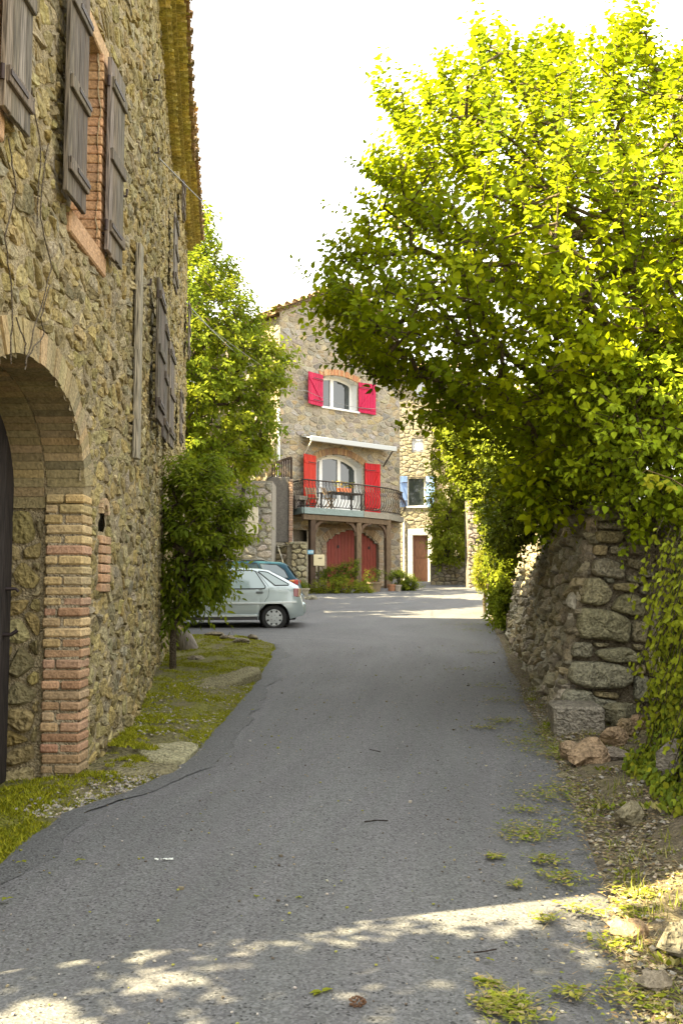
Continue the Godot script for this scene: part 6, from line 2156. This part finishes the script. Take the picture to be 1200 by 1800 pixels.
	# lower lean-to roof to its right
	var L := thing("lean_to_house", "low stone house with a tiled roof behind the tall shrub", "house", Vector3(6.4, 2.0, -51))
	mb = MB.new()
	var lt := at_d(790, 690, 50.5)
	mb.box(Vector3(7.9, (lt.y + 1.5) * 0.5, -52.0), Vector3(4.8, lt.y - 1.5, 3.0), Color(0.46, 0.4, 0.29))
	part(L, "wall", mb, M.mortar)
	mb = MB.new()
	mb.quad(Vector3(5.3, lt.y, -50.1), Vector3(10.6, lt.y, -50.1), Vector3(10.6, lt.y + 1.0, -53.6), Vector3(5.3, lt.y + 1.0, -53.6), Vector3.UP, Color(0.42, 0.28, 0.17))
	part(L, "roof", mb, M.tile)
	for i in 26:
		mb = MB.new()
		var c := Vector3(5.4 + i * 0.2, lt.y + 0.04, -50.2)
		half_tile(mb, c + Vector3(0, 0.1, -0.35), c + Vector3(0, -0.04, 0.2), Vector3.RIGHT, 0.1, 0.085, jit(rng, Color(0.46, 0.31, 0.19), 0.2), i % 2 == 1)
		part(L, "roof_tile", mb, M.tile)
	# low wall with iron railing, pier
	var W := thing("low_wall", "low grey stone wall closing the bend, with an iron railing on top", "wall", Vector3(5.0, 1.9, -43))
	var wa0 := at_d(757, 1000, 43.0).x
	var wb0 := at_d(835, 1000, 43.0).x
	var wt := at_d(800, 987, 43.0).y
	mb = MB.new()
	mb.box(Vector3((wa0 + wb0) * 0.5, (1.6 + wt) * 0.5, -43.2), Vector3(wb0 - wa0, wt - 1.6, 0.36), Color(0.22, 0.2, 0.16))
	part(W, "core", mb, M.mortar)
	lay_stones(W, rubble(rect(wa0, 1.6, wb0, wt), [], 0.26, 0.17, 0.025, 95, 0.1), Transform3D(Basis.IDENTITY, Vector3(0, 0, -43.01)), 0.04, DRY, 96, 60)
	for i in 15:
		mb = MB.new()
		var x := lerpf(wa0 + 0.4, wb0 - 0.2, i / 14.0)
		mb.tube([Vector3(x, wt, -43.15), Vector3(x, wt + 0.55, -43.15)], 0.012, Color(0.06, 0.05, 0.045), 4)
		part(W, "railing_bar", mb, M.iron)
	mb = MB.new()
	mb.tube([Vector3(wa0 + 0.3, wt + 0.5, -43.15), Vector3(wb0 - 0.1, wt + 0.5, -43.15)], 0.016, Color(0.06, 0.05, 0.045), 4)
	part(W, "railing_rail", mb, M.iron)
	var P := thing("tall_pier", "tall narrow stone wall end between the tall shrub and the yellow conifer", "wall", Vector3(5.3, 1.8, -40))
	var pa := at_d(822, 1000, 40.0).x
	var pb := at_d(850, 1000, 40.0).x
	var pt := at_d(830, 880, 40.0).y
	mb = MB.new()
	mb.box(Vector3((pa + pb) * 0.5, (1.5 + pt) * 0.5, -40.5), Vector3(pb - pa, pt - 1.5, 0.9), Color(0.3, 0.26, 0.21))
	part(P, "core", mb, M.mortar)
	lay_stones(P, rubble(rect(pa, 1.5, pb, pt), [], 0.26, 0.18, 0.025, 97, 0.1), Transform3D(Basis.IDENTITY, Vector3(0, 0, -40.04)), 0.04, [Color(0.36, 0.29, 0.23), Color(0.31, 0.26, 0.21)], 98, 60)
	# shed at the left with a tiled roof
	var S := thing("tiled_shed", "grey stone outbuilding with a sagging tiled roof behind the young tree", "shed", Vector3(-5.5, 1.4, -33))
	mb = MB.new()
	var sx := at_d(478, 900, 33.5).x
	mb.box(Vector3(sx - 3.6, 3.3, -34.6), Vector3(7.2, 4.1, 2.0), Color(0.34, 0.31, 0.26))
	part(S, "wall", mb, M.mortar)
	lay_stones(S, rubble(rect(sx - 3.2, 1.4, sx, 5.3), [], 0.36, 0.24, 0.04, 99, 0.1), Transform3D(Basis.IDENTITY, Vector3(0, 0, -33.58)), 0.04, [Color(0.36, 0.33, 0.29), Color(0.31, 0.29, 0.25), Color(0.4, 0.36, 0.3)], 100, 90)
	mb = MB.new()
	var sy := at_d(420, 828, 33.0).y
	var sxr := at_d(442, 828, 33.0).x
	mb.quad(Vector3(sxr - 6.5, sy, -32.9), Vector3(sxr, sy, -32.9), Vector3(sxr, sy + 1.0, -36.0), Vector3(sxr - 6.5, sy + 1.0, -36.0), Vector3.UP, Color(0.3, 0.21, 0.14))
	mb.quad(Vector3(sxr - 6.5, sy - 0.08, -32.9), Vector3(sxr, sy - 0.08, -32.9), Vector3(sxr, sy + 0.9, -36.0), Vector3(sxr - 6.5, sy + 0.9, -36.0), Vector3.DOWN, Color(0.3, 0.21, 0.14))
	part(S, "roof", mb, M.tile)
	for row in 5:
		for i in 20:
			mb = MB.new()
			var c := Vector3(sxr - 0.1 - i * 0.2, sy + 0.05 + row * 0.19, -32.9 - row * 0.6)
			half_tile(mb, c + Vector3(0, 0.2, -0.65), c + Vector3(0, 0.0, 0.1), Vector3.RIGHT, 0.1, 0.085, jit(rng, [Color(0.34, 0.23, 0.15), Color(0.42, 0.3, 0.2), Color(0.27, 0.2, 0.14)][rng.randi() % 3], 0.2), i % 2 == 1)
			part(S, "roof_tile", mb, M.tile)
	mb = MB.new()
	mb.bar(at_d(424, 880, 33.1), at_d(436, 822, 33.1), 0.12, 0.14, Color(0.04, 0.032, 0.028))
	part(S, "strut", mb, M.wood)
	mb = MB.new()
	var dp := at_d(443, 915, 33.4)
	mb.box(dp, Vector3(0.42, 0.9, 0.06), Color(0.55, 0.5, 0.4), Basis.IDENTITY, 0.02)
	part(S, "door", mb, M.paintwood)
	# wires
	var hk := on_plane(272, 278, Vector3(-1.87, 0, -9), Vector3(0.99, 0, -0.131))
	var ws := [[hk + Vector3(0.05, 0, 0), XF * Vector3(fp(548, 520).x, fp(548, 520).y + 0.35, 0.3), 0.35, "thin overhead wire from the ochre house to the roof of the red-shuttered house"], [at_d(326, 530, 21.2), XF * Vector3(fp(540, 690).x, fp(640, 705).y, 0.1), 0.5, "pale overhead cable from the far corner of the ochre house into the leafy tree"], [at_d(331, 545, 21.5), XF * Vector3(fp(700, 700).x, fp(700, 712).y, 0.1), 0.9, "slack dark wire crossing in front of the crimson shutters"]]
	for i in 3:
		var path := []
		var a: Vector3 = ws[i][0]
		var b: Vector3 = ws[i][1]
		for k in 17:
			var t := k / 16.0
			path.append(a.lerp(b, t) - Vector3.UP * (ws[i][2] * 4.0 * t * (1.0 - t)))
		mb = MB.new()
		mb.tube(path, [0.007, 0.010, 0.006][i], [Color(0.06, 0.06, 0.06), Color(0.22, 0.24, 0.25), Color(0.1, 0.1, 0.1)][i], 5)
		single("overhead_wire", ws[i][3], "wire", mb, M.plastic, "overhead wires")
	# white downpipe on the corner of the red-shuttered house
	mb = MB.new()
	mb.tube([XF * Vector3(fp(487, 700).x, 8.6, 0.1), XF * Vector3(fp(487, 820).x, 5.4, 0.1)], 0.055, Color(0.72, 0.74, 0.74), 8)
	single("drain_pipe", "white drain pipe down the corner of the red-shuttered house", "pipe", mb, M.plastic)

# ---------------------------------------------------------------- cars, seen from the side, nose to the left
func interp(t: Array, x: float) -> float:
	return table(t, x)
func car(called: String, label: String, at: Vector3, turn: float, cfg: Dictionary) -> void:
	var C := thing(called, label, "car", at)
	C.rotation.y = 0.0
	var top: Array = cfg.top
	var x0: float = top[0][0]
	var x1: float = top[top.size() - 1][0]
	var bs := Basis(Vector3.UP, turn)
	var sc: float = cfg.get("scale", 1.0)
	var wb: float = cfg.wheelbase
	var R: float = cfg.wheel
	var belt: float = cfg.belt
	var half := func(X: float, Y: float) -> float:
		var w := 0.835 + 0.02 * sin(clampf((Y - 0.25) / 0.6, 0, 1) * PI)
		if Y < 0.34: w -= (0.34 - Y) * 0.25
		if Y > belt: w -= (Y - belt) * 0.46
		var e := maxf(0.0, maxf(X - (x1 - 0.35), (x0 + 0.5) - X)) / 0.5
		return w - 0.11 * e * e
	var put := func(X: float, Y: float, Z: float) -> Vector3:
		return at + bs * (Vector3(X, Y, Z) * sc)
	var bottom := func(X: float) -> float:
		var b := 0.24
		if X > 0.28: b = 0.24 + (X - 0.28) * 0.26
		for wx in [0.0, -wb]:
			var dx: float = absf(X - wx)
			if dx < R + 0.06: b = maxf(b, R + sqrt(pow(R + 0.06, 2) - dx * dx))
		return b
	var xs := PackedFloat32Array()
	var K := 110
	for i in K + 1: xs.append(lerpf(x0, x1, float(i) / K))
	var rows := []
	for X in xs:
		var T := interp(top, X)
		var Bm: float = bottom.call(X)
		var row := PackedVector3Array()
		for k in 13:
			var Y := lerpf(Bm, T - 0.04, k / 12.0)
			row.append(put.call(X, Y, half.call(X, Y)))
		var wt: float = half.call(X, T)
		for k in 7:
			var s := 1.0 - 2.0 * k / 6.0
			row.append(put.call(X, T + 0.015 * (1.0 - s * s), (wt - 0.03) * s))
		for k in 13:
			var Y := lerpf(T - 0.04, Bm, k / 12.0)
			row.append(put.call(X, Y, -half.call(X, Y)))
		rows.append(row)
	var last := PackedVector3Array()
	var first := PackedVector3Array()
	for k in 33:
		var p: Vector3 = rows[rows.size() - 1][k]
		var c: Vector3 = put.call(x1, 0, 0)
		last.append(Vector3(c.x, p.y, c.z))
		p = rows[0][k]
		c = put.call(x0, 0, 0)
		first.append(Vector3(c.x, p.y, c.z))
	var body := MB.new()
	body.sheet(rows, Vector3.UP, null, cfg.paint, at + Vector3(-1.2, 0.6, 0))
	body.sheet([rows[rows.size() - 1], last], bs * Vector3(1, 0, 0), null, cfg.paint)
	body.sheet([rows[0], first], bs * Vector3(-1, 0, 0), null, cfg.paint)
	part(C, "body", body, cfg.get("mat", M.paint))
	var ub := MB.new()
	ub.box(at + bs * Vector3((x0 + x1) * 0.5, 0.33, 0), Vector3(x1 - x0 - 0.4, 0.2, 1.35), Color(0.015, 0.015, 0.015), bs)
	part(C, "underbody", ub, M.rubber)
	# panes follow the flank
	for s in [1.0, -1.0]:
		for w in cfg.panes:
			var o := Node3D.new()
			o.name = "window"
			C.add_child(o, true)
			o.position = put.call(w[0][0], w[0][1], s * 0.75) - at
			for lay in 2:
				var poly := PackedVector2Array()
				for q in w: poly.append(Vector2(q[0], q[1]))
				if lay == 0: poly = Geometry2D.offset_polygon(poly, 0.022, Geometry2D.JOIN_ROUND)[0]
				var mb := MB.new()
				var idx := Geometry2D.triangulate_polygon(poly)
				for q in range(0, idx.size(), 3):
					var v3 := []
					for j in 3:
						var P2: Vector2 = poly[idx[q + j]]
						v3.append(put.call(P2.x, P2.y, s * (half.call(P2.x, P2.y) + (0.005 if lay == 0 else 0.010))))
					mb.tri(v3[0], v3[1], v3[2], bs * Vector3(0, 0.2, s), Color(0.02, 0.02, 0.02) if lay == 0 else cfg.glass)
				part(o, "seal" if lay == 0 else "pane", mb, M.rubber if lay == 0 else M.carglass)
		# panel gaps, side moulding, sill
		for g in cfg.gaps:
			var mb := MB.new()
			for k in g.size() - 1:
				var a: Vector3 = put.call(g[k][0], g[k][1], s * (half.call(g[k][0], g[k][1]) + 0.001))
				var b: Vector3 = put.call(g[k + 1][0], g[k + 1][1], s * (half.call(g[k + 1][0], g[k + 1][1]) + 0.001))
				mb.bar(a, b, 0.008, 0.006, Color(0.03, 0.03, 0.03), bs * Vector3(0, 0, s))
			part(C, "door_gap", mb, M.rubber)
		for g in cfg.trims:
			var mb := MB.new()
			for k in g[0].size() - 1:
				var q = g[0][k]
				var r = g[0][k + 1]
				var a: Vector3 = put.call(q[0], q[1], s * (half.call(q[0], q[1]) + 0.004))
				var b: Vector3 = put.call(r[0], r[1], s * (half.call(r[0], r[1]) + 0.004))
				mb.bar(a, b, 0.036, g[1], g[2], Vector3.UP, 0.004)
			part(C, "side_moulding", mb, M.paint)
		for hx in cfg.handles:
			var mb := MB.new()
			var z: float = half.call(hx, belt - 0.1)
			mb.box(put.call(hx, belt - 0.085, s * (z + 0.012)), Vector3(0.15, 0.045, 0.03), Color(0.10, 0.11, 0.11), bs, 0.008)
			part(C, "door_handle", mb, M.plastic)
		for L in cfg.lamps:
			var mb := MB.new()
			var z: float = half.call(L[0], L[1])
			mb.box(put.call(L[0], L[1], s * (z - 0.085)), Vector3(L[2], L[3], 0.2), L[4], bs, 0.012)
			part(C, "tail_light", mb, M.lens)
		# wheels
		for wx in [0.0, -wb]:
			var W := Node3D.new()
			W.name = "wheel"
			C.add_child(W, true)
			W.position = put.call(wx, R, s * 0.72) - at
			var ax := Transform3D(Basis(bs * Vector3(1, 0, 0), bs * Vector3(0, 0, s), bs * Vector3(0, -1, 0) * s), put.call(wx, R, s * 0.70))
			var mb := MB.new()
			ax.basis = ax.basis * sc
			mb.lathe([Vector2(R * 0.60, -0.09), Vector2(R * 0.92, -0.09), Vector2(R, -0.06), Vector2(R, 0.075), Vector2(R * 0.93, 0.105), Vector2(R * 0.72, 0.11), Vector2(R * 0.64, 0.095)], ax, Color(0.022, 0.021, 0.02), 36)
			part(W, "tyre", mb, M.rubber)
			mb = MB.new()
			mb.lathe([Vector2(0, 0.115), Vector2(R * 0.25, 0.112), Vector2(R * 0.5, 0.102), Vector2(R * 0.6, 0.108), Vector2(R * 0.66, 0.098)], ax, Color(0.42, 0.44, 0.44), 36)
			part(W, "hubcap", mb, M.plastic)
			for k in 8:
				var an := TAU * (k + 0.5) / 8.0
				mb = MB.new()
				var pl := PackedVector2Array()
				for q in 6: pl.append(Vector2(cos(TAU * q / 6.0) * R * 0.085, sin(TAU * q / 6.0) * R * 0.12))
				var dirv := ax.basis * Vector3(cos(an), 0, sin(an))
				var tv := ax.basis * Vector3(-sin(an), 0, cos(an))
				mb.prism(pl, Transform3D(Basis(tv, dirv, ax.basis.y), ax.origin + dirv * (R * 0.53) + ax.basis.y * 0.098), 0.009, Color(0.03, 0.03, 0.03))
				part(W, "hubcap_slot", mb, M.rubber)
			for k in 5:
				var an := TAU * k / 5.0
				mb = MB.new()
				mb.lathe([Vector2(0, 0.008), Vector2(0.011, 0.006), Vector2(0.014, 0.0)], Transform3D(ax.basis, ax.origin + ax.basis * Vector3(cos(an) * R * 0.22, 0.112, sin(an) * R * 0.22)), Color(0.25, 0.26, 0.26), 8)
				part(W, "wheel_bolt", mb, M.metal)
			mb = MB.new()
			mb.lathe([Vector2(0, 0.0), Vector2(R + 0.055, 0.0), Vector2(R + 0.055, 0.02)], Transform3D(ax.basis, put.call(wx, R, s * 0.55)), Color(0.012, 0.012, 0.012), 24)
			part(C, "wheel_arch", mb, M.rubber)
	# rear window and bumper
	var rg := MB.new()
	var e: Array = cfg.rear
	for lay in 2:
		var m := 0.0 if lay == 0 else 0.025
		var w0: float = half.call(e[0][0], e[0][1]) - 0.12 - m
		var w1: float = half.call(e[1][0], e[1][1]) - 0.1 - m
		var up: Vector3 = (bs * Vector3(0.5, 0.8, 0)).normalized() * (0.034 + lay * 0.004)
		rg.quad(put.call(e[0][0], e[0][1], w0) + up, put.call(e[0][0], e[0][1], -w0) + up, put.call(e[1][0], e[1][1], -w1) + up, put.call(e[1][0], e[1][1], w1) + up, up, Color(0.02, 0.02, 0.02))
	part(C, "rear_window", rg, M.carglass)
	var bp := MB.new()
	bp.box(put.call(x1 - 0.03, 0.50, 0), Vector3(0.16, 0.26, 1.46), cfg.bumper, bs, 0.05)
	part(C, "rear_bumper", bp, M.paint)
	bp = MB.new()
	bp.box(put.call(x0 + 0.05, 0.45, 0), Vector3(0.2, 0.3, 1.3), cfg.bumper, bs, 0.06)
	part(C, "front_bumper", bp, M.paint)
	if cfg.has("aerial"):
		var ae := MB.new()
		ae.tube([put.call(cfg.aerial[0], cfg.aerial[1], 0.3), put.call(cfg.aerial[0] - 0.15, cfg.aerial[1] + 0.45, 0.3)], 0.008, Color(0.5, 0.48, 0.42), 4)
		part(C, "aerial", ae, M.plastic)
	if cfg.has("rails"):
		for s in [0.5, -0.5]:
			var ra := MB.new()
			ra.tube([put.call(-1.5, 1.44, s), put.call(-1.4, 1.49, s), put.call(-0.3, 1.49, s), put.call(-0.15, 1.44, s)], 0.016, Color(0.03, 0.03, 0.035), 6)
			part(C, "roof_rail", ra, M.plastic)

func build_cars() -> void:
	M.carglass = plain(0.05, 0.0, 0.8)
	M.lens = plain(0.15, 0.0, 0.7)
	M.paint2 = plain(0.42, 0.0, 0.25)
	var w := on_ground(480, 1108)
	var silver := Color(0.38, 0.44, 0.45)
	car("hatchback_car", "pale silver hatchback parked side-on at the end of the mossy verge", Vector3(w.x - 0.02, gh(21.9) - 0.05, w.z - 1.0), 0.03, {
		"scale": 0.97,
		"top": [[-3.42, 0.55], [-3.38, 0.70], [-3.2, 0.79], [-2.4, 0.93], [-1.68, 1.33], [-1.3, 1.385], [-0.67, 1.395], [-0.375, 1.375], [-0.146, 1.335], [0.2, 1.165], [0.5, 1.0], [0.56, 0.95], [0.585, 0.73], [0.63, 0.66], [0.65, 0.56]],
		"wheelbase": 2.54, "wheel": 0.285, "belt": 0.93, "paint": silver, "bumper": Color(0.33, 0.39, 0.40), "glass": Color(0.24, 0.31, 0.31),  # glass colour kept pale to stand for reflected sky
		"panes": [[[-0.98, 0.93], [-0.98, 1.315], [-0.50, 1.325], [-0.43, 1.30], [-0.20, 0.965], [-0.22, 0.94]], [[-0.355, 1.31], [-0.16, 1.285], [0.32, 1.015], [0.02, 1.01]], [[-1.98, 0.925], [-1.58, 1.28], [-1.06, 1.315], [-1.04, 0.925]]],
		"gaps": [[[-0.50, 1.345], [-0.38, 1.30], [-0.14, 1.0], [-0.11, 0.9], [-0.13, 0.75], [-0.22, 0.62], [-0.31, 0.45], [-0.36, 0.30]], [[-1.02, 1.33], [-1.02, 0.3]], [[-2.05, 0.9], [-2.1, 0.3]], [[0.19, 0.66], [0.19, 0.54]]],
		"trims": [[[[-3.1, 0.60], [-1.1, 0.605], [-0.3, 0.605], [-0.1, 0.615], [0.18, 0.62], [0.5, 0.635]], 0.045, Color(0.55, 0.60, 0.61)], [[[-2.15, 0.33], [-1.0, 0.33], [-0.36, 0.335]], 0.045, Color(0.55, 0.60, 0.61)], [[[-2.15, 0.265], [-1.0, 0.265], [-0.36, 0.27]], 0.06, Color(0.05, 0.05, 0.055)]],  # pale trims hold a highlight in their colour, brighter than the body paint
		"handles": [-0.32, -1.25], "lamps": [[0.478, 0.84, 0.10, 0.185, Color(0.22, 0.008, 0.02)], [0.545, 0.84, 0.06, 0.185, Color(0.30, 0.19, 0.08)]], "rear": [[-0.09, 1.30], [0.49, 1.005]]})
	var b := at_d(528, 1040, 25.6)
	car("estate_car", "blue-grey estate car parked behind the silver hatchback", Vector3(b.x - 0.72, gh(24.8) - 0.02, -26.4), 0.0, {
		"top": [[-3.5, 0.55], [-3.45, 0.72], [-3.2, 0.82], [-2.45, 0.95], [-1.7, 1.37], [-1.3, 1.43], [-0.4, 1.445], [0.18, 1.42], [0.32, 1.37], [0.60, 1.0], [0.66, 0.9], [0.70, 0.66], [0.72, 0.5]],
		"wheelbase": 2.65, "wheel": 0.30, "belt": 0.97, "mat": M.paint2, "paint": Color(0.022, 0.06, 0.09), "bumper": Color(0.10, 0.16, 0.22), "glass": Color(0.07, 0.10, 0.11),
		"panes": [[[-1.0, 0.98], [-1.0, 1.36], [-0.42, 1.37], [-0.25, 1.0]], [[-0.33, 1.365], [0.1, 1.34], [0.30, 1.2], [0.40, 1.02], [-0.15, 1.0]], [[-2.0, 0.97], [-1.6, 1.32], [-1.08, 1.355], [-1.06, 0.97]]],
		"gaps": [[[-1.04, 1.38], [-1.04, 0.3]]], "trims": [[[[-3.0, 0.6], [0.4, 0.6]], 0.05, Color(0.05, 0.06, 0.07)]],
		"handles": [-0.35, -1.3], "lamps": [[0.56, 0.90, 0.2, 0.13, Color(0.45, 0.02, 0.01)], [0.50, 0.93, 0.14, 0.06, Color(0.55, 0.17, 0.02)]], "rear": [[0.36, 1.33], [0.6, 1.02]], "aerial": [0.25, 1.42], "rails": true})

# ---------------------------------------------------------------- all of it
func _ready() -> void:
	cam = Camera3D.new()
	cam.name = "camera"
	add_child(cam)
	cam.position = Vector3(0, EYE, 0)
	cam.rotation = Vector3(TH, 0, 0)
	cam.fov = rad_to_deg(2.0 * atan(900.0 / F))
	cam.near = 0.05
	cam.far = 2000.0
	cam.current = true
	var we := WorldEnvironment.new()
	we.name = "environment"
	var env := Environment.new()
	env.background_mode = Environment.BG_SKY
	var sky := Sky.new()
	var sm := ProceduralSkyMaterial.new()
	sm.sky_top_color = Color(0.89, 0.90, 0.90)
	sm.sky_horizon_color = Color(0.97, 0.955, 0.92)
	sm.sky_curve = 0.2
	sm.sky_energy_multiplier = 0.75
	sm.ground_bottom_color = Color(0.32, 0.30, 0.24)
	sm.ground_horizon_color = Color(0.55, 0.55, 0.5)
	sky.sky_material = sm
	env.sky = sky
	env.tonemap_mode = Environment.TONE_MAPPER_LINEAR
	env.tonemap_exposure = 8.0
	env.sdfgi_enabled = true
	env.ssao_enabled = true
	env.ssil_enabled = true
	we.environment = env
	add_child(we)
	var sun := DirectionalLight3D.new()
	sun.name = "sun"
	add_child(sun)
	var el := deg_to_rad(50.0)
	var az := deg_to_rad(20.0)
	sun.basis = Basis.looking_at(Vector3(cos(el) * cos(az), -sin(el), -cos(el) * sin(az)))
	sun.light_energy = 1.6
	sun.light_angular_distance = 0.5
	sun.light_color = Color(1.0, 0.93, 0.74)
	sun.shadow_enabled = true
	var t0 := Time.get_ticks_msec()
	make_materials()
	print("materials ", Time.get_ticks_msec() - t0)
	build_setting()
	print("setting ", Time.get_ticks_msec() - t0)
	build_left_house()
	print("left house ", Time.get_ticks_msec() - t0)
	build_right_wall()
	print("right wall ", Time.get_ticks_msec() - t0)
	build_ground_cover()
	print("cover ", Time.get_ticks_msec() - t0)
	build_plants()
	print("plants ", Time.get_ticks_msec() - t0)
	build_red_house()
	build_far()
	print("houses ", Time.get_ticks_msec() - t0)
	build_cars()
	print("cars ", Time.get_ticks_msec() - t0)
